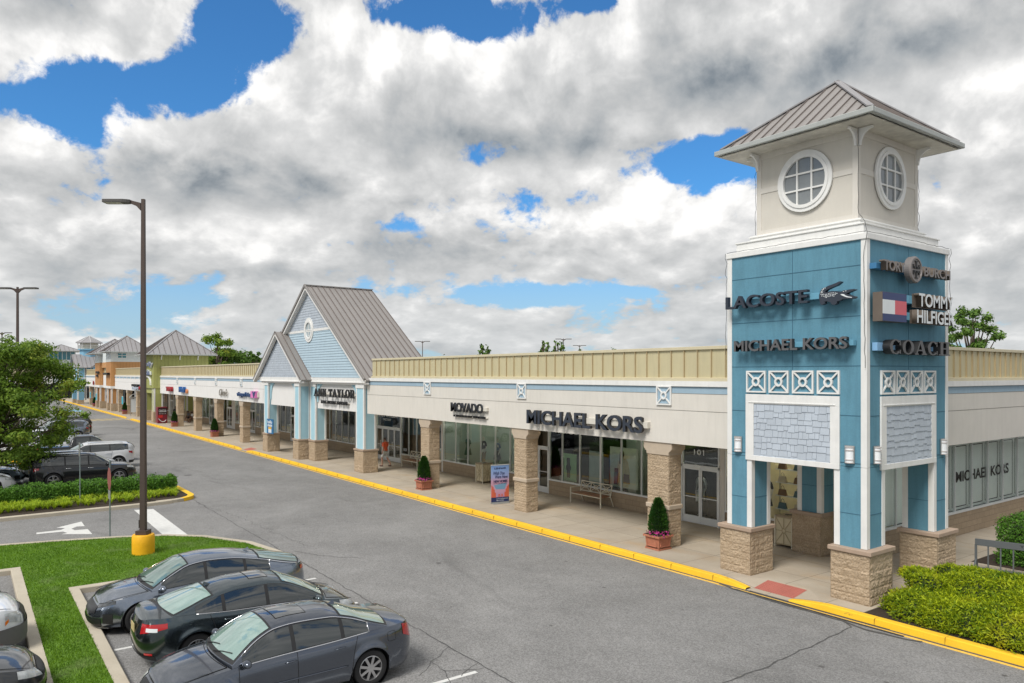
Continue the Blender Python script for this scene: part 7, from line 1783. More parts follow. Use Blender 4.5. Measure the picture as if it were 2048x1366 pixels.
def tree(name, label, loc, h, clumps, m, n_=6000, leaf=.2, trunk_r=.16, seed=0, group=None, trunk_top=None, cat='tree', limbs=True, shell=.5):
    """clumps: (x, y, z, rxy, rz) relative to the base"""
    t = thing(name, label, cat, loc, 0, group); r_ = np.random.default_rng(seed)
    mb = MB(); tt = trunk_top or h * .55; q = random.Random(seed)
    tr = [Vector((0, 0, -.05)), Vector((q.uniform(-.05, .05), q.uniform(-.05, .05), tt * .5)), Vector((q.uniform(-.1, .1), q.uniform(-.1, .1), tt))]
    mb.tube(tr, [trunk_r, trunk_r * .75, trunk_r * .5], 8)
    if limbs:
        for c in clumps:
            c_ = Vector(c[:3]); s_ = tr[0].lerp(tr[2], min(1, max(.25, (c[2] * .65) / max(tt, .1)))); mid = s_.lerp(c_, .5) + Vector((0, 0, -.08 * (c_ - s_).length))
            mb.tube([s_, mid, c_], [trunk_r * .38, trunk_r * .25, trunk_r * .1], 5)
    mb.build('trunk', BARK, t, smooth=True, world_coords=False)
    C, d = clump_pts(r_, clumps, n_, shell); keep = C[:, 2] > .25
    quads_mesh('crown', leaves(C[keep], leaf, seed, nrm=d[keep] + np.array([0, 0, .4])), 4, m, t); return t
# big shade tree at the left
q = random.Random(11); cl = []
BX_, BY_ = at(-8, 37.5)
for k in range(120):
    a = q.uniform(0, 2 * math.pi); rr_ = 3.4 * math.sqrt(q.random()); z = q.uniform(1.3, 7.0); lim = 3.6 * math.sqrt(max(.05, 1 - ((z - 3.3) / 4.1) ** 2))
    rr_ = min(rr_, lim * (1 if z > 2.6 else .85)); cl.append((rr_ * math.cos(a), rr_ * math.sin(a), z, q.uniform(.55, 1.0), q.uniform(.32, .6)))
# fingers reaching to the right of the view
rx_, ry_ = fy, -fx
for (s_, z, r1, r2) in ((3.8, 5.1, .7, .4), (3.4, 3.7, .8, .5), (3.4, 3.0, .6, .35), (2.8, 2.3, .8, .4), (2.6, 6.3, .6, .45), (1.9, 7.0, .5, .45), (2.2, 1.6, .8, .4), (1.5, 1.1, .8, .35), (4.4, 5.2, .35, .2), (4.5, 3.6, .35, .25), (.6, 7.3, .45, .4), (2.9, 4.6, .8, .5)):
    cl.append((rx_ * s_, ry_ * s_, z, r1, r2))
tree('shade_tree', 'leafy green tree overhanging the parked cars at the left edge', (BX_, BY_, .1), 7.4, cl, LEAF, 62000, .15, .15, 3, trunk_top=4.5, shell=.25)
# trees behind the shops
def far_tree(px, d, top_z, w_, label, m=LEAF, seed=0, n_=3500, base=2.5, leaf=.45, name='broadleaf_tree', shape='round'):
    x, y = at(px, d); q = random.Random(seed); cl = []
    if shape == 'round':
        for k in range(16):
            a = q.uniform(0, 6.283); z = q.uniform(base, top_z - .8); f_ = math.sqrt(max(.08, 1 - ((z - (base + top_z) / 2) / ((top_z - base) * .55)) ** 2)); rr_ = w_ * .42 * f_ * math.sqrt(q.random()); cl.append((rr_ * math.cos(a), rr_ * math.sin(a), z, w_ * q.uniform(.13, .24), w_ * q.uniform(.09, .16)))
        cl.append((0, 0, top_z - w_ * .12, w_ * .16, w_ * .12))
    else:      # upright pine with rising branch tips
        for k in range(34):
            z = base + (top_z - base) * (k / 33) ** .9; f_ = 1 - ((z - base) / (top_z - base)) ** 1.4 * .75; a = k * 2.4; rr_ = w_ * .45 * f_ * q.uniform(.45, 1); cl.append((rr_ * math.cos(a), rr_ * math.sin(a), z + rr_ * .25, w_ * .10 * (f_ + .3), w_ * .055))
    return tree(name, label, (x, y, 0), top_z, cl, m, n_, leaf, .25, seed, 'trees behind the shops', trunk_top=top_z * .8, shell=.2)
far_tree(434, 118, 12.4, 5.6, 'tall round-headed tree rising right of the green tower roof', seed=1, n_=5000, leaf=.38, base=6)
far_tree(452, 122, 10.2, 8.0, 'broad dark tree below the round-headed one', PINE, 2, 6000)
far_tree(480, 128, 9.6, 7.0, 'bushy green tree in the middle of the tree group behind the second shop row', LEAFD, 3, 5000)
far_tree(508, 125, 9.2, 6.0, 'spiky pine touching the left slope of the big gable', PINE, 4, 3500, name='pine_tree', shape='pine')
far_tree(530, 130, 8.8, 6.0, 'low tree hidden half by the small gable', LEAFD, 5, 3500)
far_tree(890, 60, 7.35, 2.6, 'sparse treetop just right of the big gable roof', LEAFD, 6, 500, leaf=.22, base=4.5)
far_tree(968, 55, 7.75, 3.0, 'palm-like spray of a pine top above the parapet', PINE, 7, 1100, leaf=.24, base=4.5, name='pine_tree', shape='pine')
far_tree(1090, 52, 7.95, 1.9, 'narrow pine top above the parapet left of the distant lamp pole', PINE, 8, 900, leaf=.22, base=5, name='pine_tree', shape='pine')
far_tree(1118, 53, 8.0, 2.8, 'spread pine top around the distant lamp pole', PINE, 9, 900, leaf=.22, base=5, name='pine_tree', shape='pine')
far_tree(1160, 58, 7.8, 1.4, 'tiny treetop under the smallest distant lamp', LEAFD, 10, 300, leaf=.2, base=5)
far_tree(1226, 50, 7.65, 2.6, 'sparse treetop above the parapet left of the tower', LEAFD, 12, 450, leaf=.2, base=5)
far_tree(1942, 58, 10.6, 7.6, 'green pine with ragged tips behind the right-hand parapet', PINE, 13, 7000, leaf=.30, base=3.5, name='pine_tree', shape='pine')
for i, (px, d, tz, w_) in enumerate(((70, 250, 13.0, 15), (95, 262, 12.2, 13), (118, 285, 11.0, 16), (40, 270, 11.0, 16), (5, 255, 11.5, 16))):
    far_tree(px, d, tz, w_, ('rounded dark tree beyond the white houses', 'second dark tree beyond the white houses', 'low dark tree above the far roofs', 'hazy tree mostly behind the leafy tree', 'hazy tree at the left edge of the view')[i], FARL, 20 + i, 3500, leaf=.9, base=3)
# distant wood on the horizon
C = []; r_ = np.random.default_rng(8)
for k in range(420):
    px = r_.uniform(-2600, 4600); u = math.atan((px - 1024) / 1485); u = u + 0; d = r_.uniform(330, 520); x = d * (-math.sin(YAW - u)); y = d * math.cos(YAW - u); z = r_.uniform(2.5, 8.2)
    C.append((x, y, z * .5, r_.uniform(9, 15), z * .55 + 1.5))
P_, dd = clump_pts(r_, C, 42000, .6); P_ = P_[P_[:, 2] > 0]
o = quads_mesh('distant_wood', leaves(P_, 2.6, 4), 4, FARL); tag(o, 'far tree line along the horizon around the shopping centre', 'woodland', kind='stuff')
# white houses beyond
def house(px, d, w_, h, ze, label):
    x, y = at(px, d); t = thing('house', label, 'house', (x, y, 0), YAW, 'white houses beyond the car park'); m_ = MB(); m_.box(-w_ / 2, w_ / 2, 0, 9, 0, ze); m_.build('wall', mat('pale_house_wall', (.50, .55, .56), .8, var=.04), t, world_coords=False)
    m_ = MB(); m_.prism([(-w_ / 2 + .1, ze), (w_ / 2 - .1, ze), (0, h - .35)], 'y', .02, .3); m_.build('gable', MATS['pale_house_wall'], t, world_coords=False)
    for s_ in (-1, 1):
        m_ = MB(); m_.add([(s_ * (w_ / 2 + .5), -.4, ze - .3), (0, -.4, h), (0, 9.4, h), (s_ * (w_ / 2 + .5), 9.4, ze - .3), (s_ * (w_ / 2 + .5), -.4, ze - .5), (0, -.4, h - .25), (0, 9.4, h - .25), (s_ * (w_ / 2 + .5), 9.4, ze - .5)], [(0, 1, 2, 3), (4, 7, 6, 5), (0, 4, 5, 1), (3, 2, 6, 7), (0, 3, 7, 4)]); m_.build('roof', mat('dark_house_roof', (.12, .12, .13), .8), t, world_coords=False)
        m_ = MB(); m_.bar((s_ * (w_ / 2 + .5), -.45, ze - .35), (0, -.45, h - .05), .12, .45); m_.build('barge_board', WHITE, t, world_coords=False)
    m_ = MB(); m_.box(-.5, .5, -.05, .0, ze - 1.6, ze + .2); m_.build('window', TEALG, t, world_coords=False)
house(147, 235, 12, 11.6, 6.0, 'white gabled house seen between the leafy tree and the cupola'); house(163, 245, 12, 11.6, 6.2, 'second white gable half behind the first house')

# hedge, day lilies
hd = thing('hedge', 'long clipped green hedge in the planting bed in front of the parked vehicles', 'hedge', (-38.9, 2, .1))
HX0, HX1, HY0, HY1, HZ = -39.5, -38.15, -11, 8.1, .80
m_ = MB(); m_.box(HX0 + .18, HX1 - .18, HY0, HY1 - .18, .1, HZ - .14); m_.build('stems', mat('hedge_core', (.012, .02, .006), .9), hd)  # solid near-black box: the shade inside the hedge, put into its colour
r_ = np.random.default_rng(3); n_ = 34000; P_ = np.empty((n_, 3)); Nn = np.zeros((n_, 3)); f_ = r_.random(n_); y = r_.uniform(HY0, HY1, n_)
wob = .05 * np.sin(y * 3.1) + .05 * np.sin(y * 7.7 + 1)
top = f_ < .40; P_[:, 1] = y; P_[:, 0] = np.where(top, r_.uniform(HX0, HX1, n_), HX1 + wob * .8); P_[:, 2] = np.where(top, HZ + wob, .12 + (HZ - .12) * r_.random(n_) ** .8); Nn[:, 2] = top; Nn[:, 0] = ~top
end = f_ > .96; P_[end, 1] = HY1; P_[end, 0] = r_.uniform(HX0, HX1, end.sum()); P_ += r_.normal(size=(n_, 3)) * .05
quads_mesh('foliage', leaves(P_ - np.array([-38.9, 2, .1]), .085, 5, nrm=Nn), 4, LEAFB, hd)
pts = []; q = random.Random(9); V_ = []
for k in range(520):
    x = q.uniform(-37.85, -36.1); y = q.uniform(-10.5, 8.0)
    if y > 6.8 and x > -36.6: continue
    for b_ in range(26):
        a = q.uniform(0, 6.283); L_ = q.uniform(.22, .42); sp = q.uniform(.12, .42); hx, hy = math.cos(a), math.sin(a); px_, py_ = -hy * .012, hx * .012; p = []
        for t_ in (0, .4, .75, 1.0):
            z = .13 + L_ * (1.5 * t_ - .75 * t_ * t_) * .95; p.append((x + hx * sp * t_ ** 1.5, y + hy * sp * t_ ** 1.5, z))
        for i in range(3):
            w0 = 1 - .25 * i; w1 = (1 - .25 * (i + 1)) if i < 2 else .05
            V_ += [(p[i][0] - px_ * w0, p[i][1] - py_ * w0, p[i][2]), (p[i][0] + px_ * w0, p[i][1] + py_ * w0, p[i][2]), (p[i + 1][0] + px_ * w1, p[i + 1][1] + py_ * w1, p[i + 1][2]), (p[i + 1][0] - px_ * w1, p[i + 1][1] - py_ * w1, p[i + 1][2])]
o = quads_mesh('daylilies', np.array(V_), 4, LILY); tag(o, 'yellow-green day lily blades massed along the foot of the hedge', 'day lilies', kind='stuff')

# golden juniper at the tower foot
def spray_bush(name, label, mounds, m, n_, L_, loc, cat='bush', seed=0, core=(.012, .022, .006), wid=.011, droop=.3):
    t = thing(name, label, cat, loc); r_ = np.random.default_rng(seed); Lc = np.array(loc)
    mb = MB()
    for (x, y, z, rx, ry, rz) in mounds:
        mb.grid(lambda u, v, x=x, y=y, z=z, rx=rx, ry=ry, rz=rz: (x + rx * .86 * math.cos(6.2832 * u) * math.sin(math.pi * v), y + ry * .86 * math.sin(6.2832 * u) * math.sin(math.pi * v), max(.13, z - rz * .86 * math.cos(math.pi * v))), 18, 10)
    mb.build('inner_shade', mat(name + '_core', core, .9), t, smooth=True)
    M_ = np.array(mounds); w_ = (M_[:, 3] * M_[:, 4]); w_ = w_ / w_.sum(); idx = r_.choice(len(M_), n_, p=w_); mm = M_[idx]; d = rnd_unit(r_, n_); d[:, 2] = np.where(d[:, 2] < -.35, -d[:, 2], d[:, 2])
    wv = 1 + .05 * np.sin(d[:, 0] * 9 + mm[:, 0]) + .05 * np.sin(d[:, 1] * 11) ; P0 = mm[:, :3] + d * mm[:, 3:6] * wv[:, None] * (r_.uniform(.80, 1.02, n_) ** 1)[:, None]
    inside_ = np.zeros(n_, bool)
    for k, mo in enumerate(M_):
        e = ((P0 - mo[:3]) / (mo[3:6] * .84)); inside_ |= (np.sum(e * e, 1) < 1)
    P0 = P0[~inside_]; d = d[~inside_]; P0 = P0[P0[:, 2] > .1][:]; d = d[:len(P0)] if len(d) != len(P0) else d
    n2 = len(P0); out = d * np.array([1, 1, .40]) + np.array([0, 0, .25]) + rnd_unit(r_, n2) * .55; out /= np.linalg.norm(out, axis=1)[:, None]
    ln = L_ * r_.uniform(.5, 1.3, n2)[:, None]; sd_ = np.cross(out, rnd_unit(r_, n2)); sd_ /= np.linalg.norm(sd_, axis=1)[:, None] + 1e-9; sd_ *= wid * r_.uniform(.6, 1.3, n2)[:, None]
    tip = P0 + out * ln; tip[:, 2] -= droop * ln[:, 0] * .3; mid = P0 + out * ln * .5
    V_ = np.stack([P0 - sd_ * .5, mid - sd_ * 1.2, tip, mid + sd_ * 1.2], 1).reshape(-1, 3) - Lc
    quads_mesh('foliage', V_, 4, m, t); return t
MD = [(-8.15, 18.45, .30, 1.0, 1.05, .55), (-7.6, 18.3, .34, .9, .95, .50), (-7.3, 19.7, .40, 1.5, 1.3, .58), (-6.9, 18.35, .36, 1.1, 1.05, .54), (-6.2, 18.2, .38, 1.0, 1.0, .52), (-5.6, 19.3, .45, 1.4, 1.5, .62), (-8.3, 19.7, .36, .95, 1.0, .58), (-8.0, 20.6, .3, .8, .8, .5), (-5.2, 18.2, .38, 1.2, 1.0, .56), (-4.4, 18.4, .4, 1.0, 1.1, .56), (-3.4, 18.7, .42, 1.5, 1.5, .62), (-1.4, 18.6, .4, 1.5, 1.4, .6)]
q = random.Random(5); MD = [(x, y - .28, z * (.78 if y < 18.6 else 1.05), a, b_, (c + .03) * (.78 if y < 18.6 else 1.06)) for x, y, z, a, b_, c in MD]
MD += [(q.uniform(-9.0, -3), q.uniform(17.7, 20.4), q.uniform(.45, .78), q.uniform(.25, .5), q.uniform(.25, .45), q.uniform(.16, .30)) for k in range(26)]
MD = [m for m in MD if m[0] - m[3] > -9.25]
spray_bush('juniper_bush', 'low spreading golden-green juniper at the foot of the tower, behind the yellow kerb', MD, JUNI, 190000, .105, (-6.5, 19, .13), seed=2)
MD = [(-7.9 + .85 * k, 25.6 + .3 * (k % 2), .75, .95, 1.05, .78) for k in range(5)]
t = thing('clipped_bush', 'dense dark green clipped bush behind the bicycle rack', 'bush', (-7, 25.5, .13)); r_ = np.random.default_rng(6)
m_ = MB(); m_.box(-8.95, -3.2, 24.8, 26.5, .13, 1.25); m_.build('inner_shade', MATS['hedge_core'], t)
n_ = 26000; f_ = r_.random(n_); P_ = np.empty((n_, 3)); Nn = np.zeros((n_, 3)); P_[:, 0] = r_.uniform(-9.15, -3, n_); P_[:, 1] = r_.uniform(24.6, 26.6, n_); P_[:, 2] = .13 + 1.3 * r_.random(n_)
a = f_ < .35; b_ = (f_ >= .35) & (f_ < .8); c_ = f_ >= .8; P_[a, 2] = 1.42 + .05 * np.sin(P_[a, 0] * 4); Nn[a, 2] = 1; P_[b_, 1] = 24.6 + .06 * np.sin(P_[b_, 0] * 5); Nn[b_, 1] = -1; P_[c_, 0] = -9.15; Nn[c_, 0] = -1
P_ += r_.normal(size=(n_, 3)) * .045; quads_mesh('foliage', leaves(P_ - np.array([-7, 25.5, .13]), .06, 7, nrm=Nn), 4, LEAFB, t)

# terracotta planters with cone-shaped arborvitae and petunias
def planter(loc, label, flowers=True, seed=0):
    t = thing('planter', label, 'planter', loc, 0, 'terracotta planters with cone-shaped evergreens'); B = lambda mb, nm, m, p=t: mb.build(nm, m, p, world_coords=False)
    mb = MB(); w0, w1, h = .27, .31, .46
    def frust(z0, z1, a, b_): mb.add([(-a, -a, z0), (a, -a, z0), (a, a, z0), (-a, a, z0), (-b_, -b_, z1), (b_, -b_, z1), (b_, b_, z1), (-b_, b_, z1)], [(0, 3, 2, 1), (0, 1, 5, 4), (1, 2, 6, 5), (2, 3, 7, 6), (3, 0, 4, 7)])
    frust(0, .06, .30, .295); frust(.06, h - .06, w0, w1 - .015)
    mb.add([(s_ * .345, q_ * .345, z) for z in (h - .07, h) for q_ in (-1, 1) for s_ in (-1, 1)], [(0, 2, 3, 1), (0, 1, 5, 4), (2, 6, 7, 3), (0, 4, 6, 2), (1, 3, 7, 5), (4, 5, 7, 6)])
    for (ax, s_) in (('y', -1), ('x', 1), ('y', 1), ('x', -1)):      # raised panel frames
        for (a0, a1, z0, z1) in ((-.21, .21, .10, .125), (-.21, .21, .35, .375), (-.21, -.185, .10, .375), (.185, .21, .10, .375)):
            d0, d1 = s_ * .27, s_ * .305
            if ax == 'y': mb.box(a0, a1, d0, d1, z0, z1)
            else: mb.box(d0, d1, a0, a1, z0, z1)
    pot = B(mb, 'pot', TERRA); pot.modifiers.new('b', 'BEVEL').width = .008
    mb = MB(); mb.box(-.32, .32, -.32, .32, h, h + .012); B(mb, 'soil', SOIL, pot)
    r_ = np.random.default_rng(seed); n_ = 5200; u = r_.random(n_) ** .75; z = h + .04 + u * 1.08; rad = .27 * np.clip(u / .16 + .45, 0, 1) ** .6 * (1 - u ** 1.8) ** .72 * (1 + .05 * np.sin(u * 30)); a = r_.uniform(0, 6.283, n_)
    P_ = np.stack([rad * np.cos(a), rad * np.sin(a), z], 1) + r_.normal(size=(n_, 3)) * .012; d = np.stack([np.cos(a), np.sin(a), np.full(n_, .9)], 1)
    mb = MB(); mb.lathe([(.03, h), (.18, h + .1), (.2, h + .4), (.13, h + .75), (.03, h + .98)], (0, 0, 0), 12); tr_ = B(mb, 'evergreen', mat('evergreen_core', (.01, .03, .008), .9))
    ln = .075 * r_.uniform(.6, 1.3, n_)[:, None]; o_ = d / np.linalg.norm(d, axis=1)[:, None] + rnd_unit(r_, n_) * .35; sd_ = np.cross(o_, rnd_unit(r_, n_)); sd_ /= np.linalg.norm(sd_, axis=1)[:, None]; sd_ *= .016
    V_ = np.stack([P_ - sd_ * .4, P_ + o_ * ln * .5 - sd_, P_ + o_ * ln, P_ + o_ * ln * .5 + sd_], 1).reshape(-1, 3); quads_mesh('sprays', V_, 4, ARBO, tr_)
    if flowers:
        n_ = 110; a = r_.uniform(0, 6.283, n_); rr_ = r_.uniform(.22, .40, n_); P_ = np.stack([rr_ * np.cos(a), rr_ * np.sin(a), h + .05 + r_.random(n_) * .10 - np.maximum(0, rr_ - .34) * 1.5], 1)
        quads_mesh('petunias', leaves(P_, .06, seed, .95, nrm=np.stack([np.cos(a), np.sin(a), np.full(n_, .8)], 1)), 4, FLOW, t); P_[:, 2] -= .03; quads_mesh('flower_leaves', leaves(P_, .06, seed + 1), 4, LEAFB, t)
    return t
planter((-16.42, 17.93, .15), 'terracotta planter with a cone-shaped evergreen and pink petunias before the column by the glass doors', True, 1)
planter((-31.58, 17.95, .15), 'terracotta planter with evergreen and petunias next to the column beyond the banner', True, 2)
p3 = planter((-69.2, 17.95, .15), 'terracotta planter at the second column left of the pale blue gable', True, 3)
for (x, lb) in ((-85.0, 'terracotta planter to the right of the vending machine'), (-115.6, 'terracotta planter beyond the map stand'), (-145.5, 'most distant terracotta planter, past the orange-clad block')): dup(p3, (x, 17.95, .15), 0, lb)
# ---------------------------------------------------------------- people and shop displays
def skin_body(name, joints, edges, m, parent, sub=2, smooth=True):
    """joints: {key: (pos, radius)}; the first key is the root"""
    me = bpy.data.meshes.new(name); keys = list(joints); me.from_pydata([joints[k][0] for k in keys], [(keys.index(a), keys.index(b_)) for a, b_ in edges], []); me.materials.append(m); me.update()
    o = bpy.data.objects.new(name, me); col.objects.link(o); sk = o.modifiers.new('skin', 'SKIN'); sk.use_smooth_shade = True
    for k, v in zip(keys, me.skin_vertices[0].data): r_ = joints[k][1]; v.radius = r_ if isinstance(r_, tuple) else (r_, r_)
    me.skin_vertices[0].data[0].use_root = True
    s_ = o.modifiers.new('sub', 'SUBSURF'); s_.levels = s_.render_levels = sub
    if parent is not None: o.parent = parent
    return o
def hand(E_, J, base, d, sgn, tag_, palm='z'):
    """five separate fingers rooted in the palm"""
    base = Vector(base); d = Vector(d).normalized(); s_ = d.cross(Vector((0, 0, 1))); s_ = (s_.normalized() if s_.length > .1 else Vector((1, 0, 0))) * sgn; c_ = s_.cross(d)
    J[tag_ + 'palm'] = (tuple(base + d * .055), (.036, .02)); E_.append((tag_ + 'wr', tag_ + 'palm'))
    for i, (o_, L_) in enumerate(((-.030, .072), (-.010, .082), (.011, .076), (.030, .060))):
        k0, k1, k2 = f'{tag_}f{i}a', f'{tag_}f{i}b', f'{tag_}f{i}c'
        p0 = base + d * .085 + s_ * o_; J[k0] = (tuple(p0), .010); p1 = p0 + d * L_ * .55 + c_ * .012 * sgn; J[k1] = (tuple(p1), .0085); J[k2] = (tuple(p1 + (d * .8 + c_ * .6 * sgn).normalized() * L_ * .4), .007)
        E_ += [(tag_ + 'palm', k0), (k0, k1), (k1, k2)]
    p0 = base + d * .035 - s_ * .035; J[tag_ + 'ta'] = (tuple(p0), .012); J[tag_ + 'tb'] = (tuple(p0 + (d - s_ * .6).normalized() * .045), .009); E_ += [(tag_ + 'palm', tag_ + 'ta'), (tag_ + 'ta', tag_ + 'tb')]
def person(loc, rotz, label, pose, shirt, shorts, hair, shoes=None, height=1.75, long=False, skinm=SKIN, cap=None, group=None):
    """faces local +X"""
    t = thing('person', label, 'person', loc, rotz, group); k = height / 1.75
    J, E_ = {}, []
    P_ = lambda x, y, z: (x * k, y * k, z * k)
    if pose == 'walk':
        pel = (0, 0, .93); L = dict(hip=(.0, .10, .90), kn=(.20, .11, .50), an=(.16, .11, .10), toe=(.33, .12, .045)); Rr = dict(hip=(0, -.10, .90), kn=(-.04, -.11, .49), an=(-.33, -.11, .16), toe=(-.20, -.12, .03))
        La = dict(el=(-.12, .27, 1.12), wr=(-.06, .29, .88)); Ra = dict(el=(.12, -.26, 1.13), wr=(.34, -.24, .95)); ch = (.03, 0, 1.30); hd_ = (.06, 0, 1.61)
    elif pose == 'sit':
        pel = (0, 0, .50); L = dict(hip=(.03, .10, .50), kn=(.44, .13, .52), an=(.42, .14, .10), toe=(.58, .16, .04)); Rr = dict(hip=(.03, -.10, .50), kn=(.44, -.13, .52), an=(.50, -.14, .10), toe=(.66, -.15, .04))
        La = dict(el=(.16, .26, .70), wr=(.38, .12, .66)); Ra = dict(el=(.16, -.26, .70), wr=(.38, -.10, .66)); ch = (.10, 0, .86); hd_ = (.20, 0, 1.14)
    else:
        pel = (0, 0, .93); L = dict(hip=(0, .10, .90), kn=(.02, .11, .49), an=(0, .11, .09), toe=(.15, .13, .04)); Rr = dict(hip=(0, -.10, .90), kn=(.02, -.11, .49), an=(0, -.11, .09), toe=(.15, -.13, .04))
        La = dict(el=(-.02, .27, 1.12), wr=(.08, .28, .88)); Ra = dict(el=(-.02, -.27, 1.12), wr=(.08, -.28, .88)); ch = (0, 0, 1.30); hd_ = (.02, 0, 1.61)
    def add(kk, p, r_, par=None): J[kk] = (P_(*p), tuple(q * k for q in r_) if isinstance(r_, tuple) else r_ * k); (E_.append((par, kk)) if par else None)
    sp = [(a + (b_ - a) * .45) for a, b_ in zip(pel, ch)]
    add('pel', pel, (.135, .105)); add('wai', sp, (.125, .10), 'pel'); add('ch', ch, (.15, .11), 'wai'); nk = (ch[0] + .01, 0, ch[2] + .15); add('nk0', nk, (.075, .07), 'ch')
    nk2 = tuple((a * .5 + b_ * .5) for a, b_ in zip(nk, hd_)); add('nk', (nk2[0] - .01, 0, nk2[2] - .02), .052, 'nk0')
    add('jaw', (hd_[0] + .012, 0, hd_[2] - .055), (.062, .068), 'nk'); add('hd', (hd_[0], 0, hd_[2] + .03), (.078, .088), 'jaw'); add('tp', (hd_[0] - .01, 0, hd_[2] + .095), (.062, .07), 'hd')
    for sg, A_, G_, n_ in ((1, La, L, 'l'), (-1, Ra, Rr, 'r')):
        add(n_ + 'sh', (ch[0], sg * .18, ch[2] + .10), .058, 'nk0'); add(n_ + 'el', A_['el'], .040, n_ + 'sh'); add(n_ + 'wr', A_['wr'], .027, n_ + 'el')
        hand(E_, J, P_(*A_['wr']), Vector(P_(*A_['wr'])) - Vector(P_(*A_['el'])), sg, n_)
        add(n_ + 'hip', G_['hip'], .088, 'pel'); add(n_ + 'kn', G_['kn'], .058, n_ + 'hip'); mid = tuple(a * .6 + b_ * .4 for a, b_ in zip(G_['kn'], G_['an'])); add(n_ + 'cf', (mid[0] - .015, mid[1], mid[2]), .055, n_ + 'kn'); add(n_ + 'an', G_['an'], .036, n_ + 'cf'); add(n_ + 'toe', G_['toe'], .032, n_ + 'an')
    skin_body('body', J, E_, skinm, t)
    # clothing: looser shells over the same joints
    def cloth(nm, spec, m):
        JJ = {}; EE = []
        for (kk, r_, par) in spec:
            p = J[kk][0] if isinstance(kk, str) else P_(*kk[1]); key = kk if isinstance(kk, str) else kk[0]; JJ[key] = (p, tuple(q * k for q in r_) if isinstance(r_, tuple) else r_ * k)
            if par: EE.append((par, key))
        skin_body(nm, JJ, EE, m, t)
    lp = lambda a, b_, f_: tuple((J[a][0][i] * (1 - f_) + J[b_][0][i] * f_) / k for i in range(3))
    cloth('shirt', [('wai', (.155, .135), None), ('ch', (.185, .145), 'wai'), ('nk0', (.105, .095), 'ch'), (('hem', (pel[0], 0, pel[2] + .02)), (.165, .14), 'wai')] + [x for n_ in 'lr' for x in ((n_ + 'sh', .082, 'nk0'), ((n_ + 'sl', lp(n_ + 'sh', n_ + 'el', .75)), .066, n_ + 'sh'))], shirt)
    f_ = .98 if not long else 1.0
    cloth('shorts' if not long else 'trousers', [('pel', (.158, .135), None)] + [x for n_ in 'lr' for x in (((n_ + 'h', lp(n_ + 'hip', n_ + 'kn', .12)), .112, 'pel'), ((n_ + 'k', lp(n_ + 'hip', n_ + 'kn', .95)), .088, n_ + 'h')) + ((((n_ + 'a', lp(n_ + 'kn', n_ + 'an', .92)), .062, n_ + 'k'),) if long else ())], shorts)
    for n_ in 'lr':
        a = Vector(J[n_ + 'an'][0]); b_ = Vector(J[n_ + 'toe'][0]); mb = MB(); dd_ = (b_ - a); dd_.z = 0; dd_.normalize(); base = Vector((a.x, a.y, max(0.045, min(a.z - .05 * k, .3))))
        c0 = (a + b_) / 2; c0.z = (a.z - .055 * k + b_.z) / 2 - .0; mb.grid(lambda u, v: Vector((a.x, a.y, 0)) + Vector((c0.x - a.x, c0.y - a.y, c0.z)) + dd_ * (.150 * k * -math.cos(math.pi * v)) + Vector((-dd_.y, dd_.x, 0)) * (.048 * k * math.cos(6.2832 * u) * math.sin(math.pi * v) ** .6) + Vector((0, 0, .045 * k * math.sin(6.2832 * u) * math.sin(math.pi * v) ** .6 - (b_.z - a.z + .055) * 0)), 14, 10)
        mb.build('shoe', shoes or GREYP, t, smooth=True, world_coords=False)
    H = Vector(P_(*hd_)) + Vector((0, 0, .03 * k)); mb = MB()
    mb.grid(lambda u, v: H + Vector((-.018 + .105 * k * math.cos(6.2832 * u) * math.sin(math.pi * v * .56), .088 * k * math.sin(6.2832 * u) * math.sin(math.pi * v * .56), .02 + .108 * k * math.cos(math.pi * v * .56) - (.045 * k * max(0, -math.cos(6.2832 * u)) * v))), 18, 9); mb.build('hair', hair, t, smooth=True, world_coords=False)
    mb = MB(); mb.tube([H + Vector((.085, 0, .015)), H + Vector((.108, 0, -.018)), H + Vector((.09, 0, -.03))], [.008, .013, .01], 6)
    for s_ in (-1, 1): mb.tube([H + Vector((-.005, s_ * .082, .01)), H + Vector((-.012, s_ * .094, -.012)), H + Vector((0, s_ * .082, -.035))], [.008, .012, .006], 5)
    mb.build('nose_and_ears', skinm, t, smooth=True, world_coords=False)
    for s_ in (-1, 1):
        mb = MB(); mb.lathe([(.0, .0), (.008, .004), (.009, .01), (0, .014)], tuple(H + Vector((.078, s_ * .03, .008))), 8, 'x'); mb.build('eye', BLACKP, t, smooth=True, world_coords=False)
    mb = MB(); mb.box(H.x + .078, H.x + .09, -.02, .02, H.z - .052, H.z - .046); mb.build('mouth', mat('lip', (.30, .10, .09), .6), t, world_coords=False)
    return t
HAIRD = mat('dark_hair', (.02, .015, .012), .7, var=.2); HAIRG = mat('grey_brown_hair', (.10, .08, .065), .7, var=.2)
ORS = mat('orange_red_shirt', (.80, .13, .05), .8, var=.05); SHG = mat('light_grey_shorts', (.60, .61, .60), .85, var=.06); BRS = mat('brown_shoe', (.10, .05, .035), .6)
person((-40.75, 20.5, .15), R(195), 'man walking in a bright orange-red shirt and light grey shorts near the doors', 'walk', ORS, SHG, HAIRG, BRS, 1.76)
DKT = mat('dark_top', (.03, .03, .035), .8); WHT = mat('white_top', (.62, .62, .62), .8); WSH = mat('white_trainer', (.65, .66, .68), .6); DSK = mat('darker_skin', (.20, .10, .06), .6, var=.04)
person((-92.6, 21.2, .15), R(-70), 'seated person in dark shorts and white trainers, left one of the pair between the columns', 'sit', mat('grey_top', (.15, .15, .16), .8), DKT, HAIRD, WSH, 1.72, skinm=DSK)
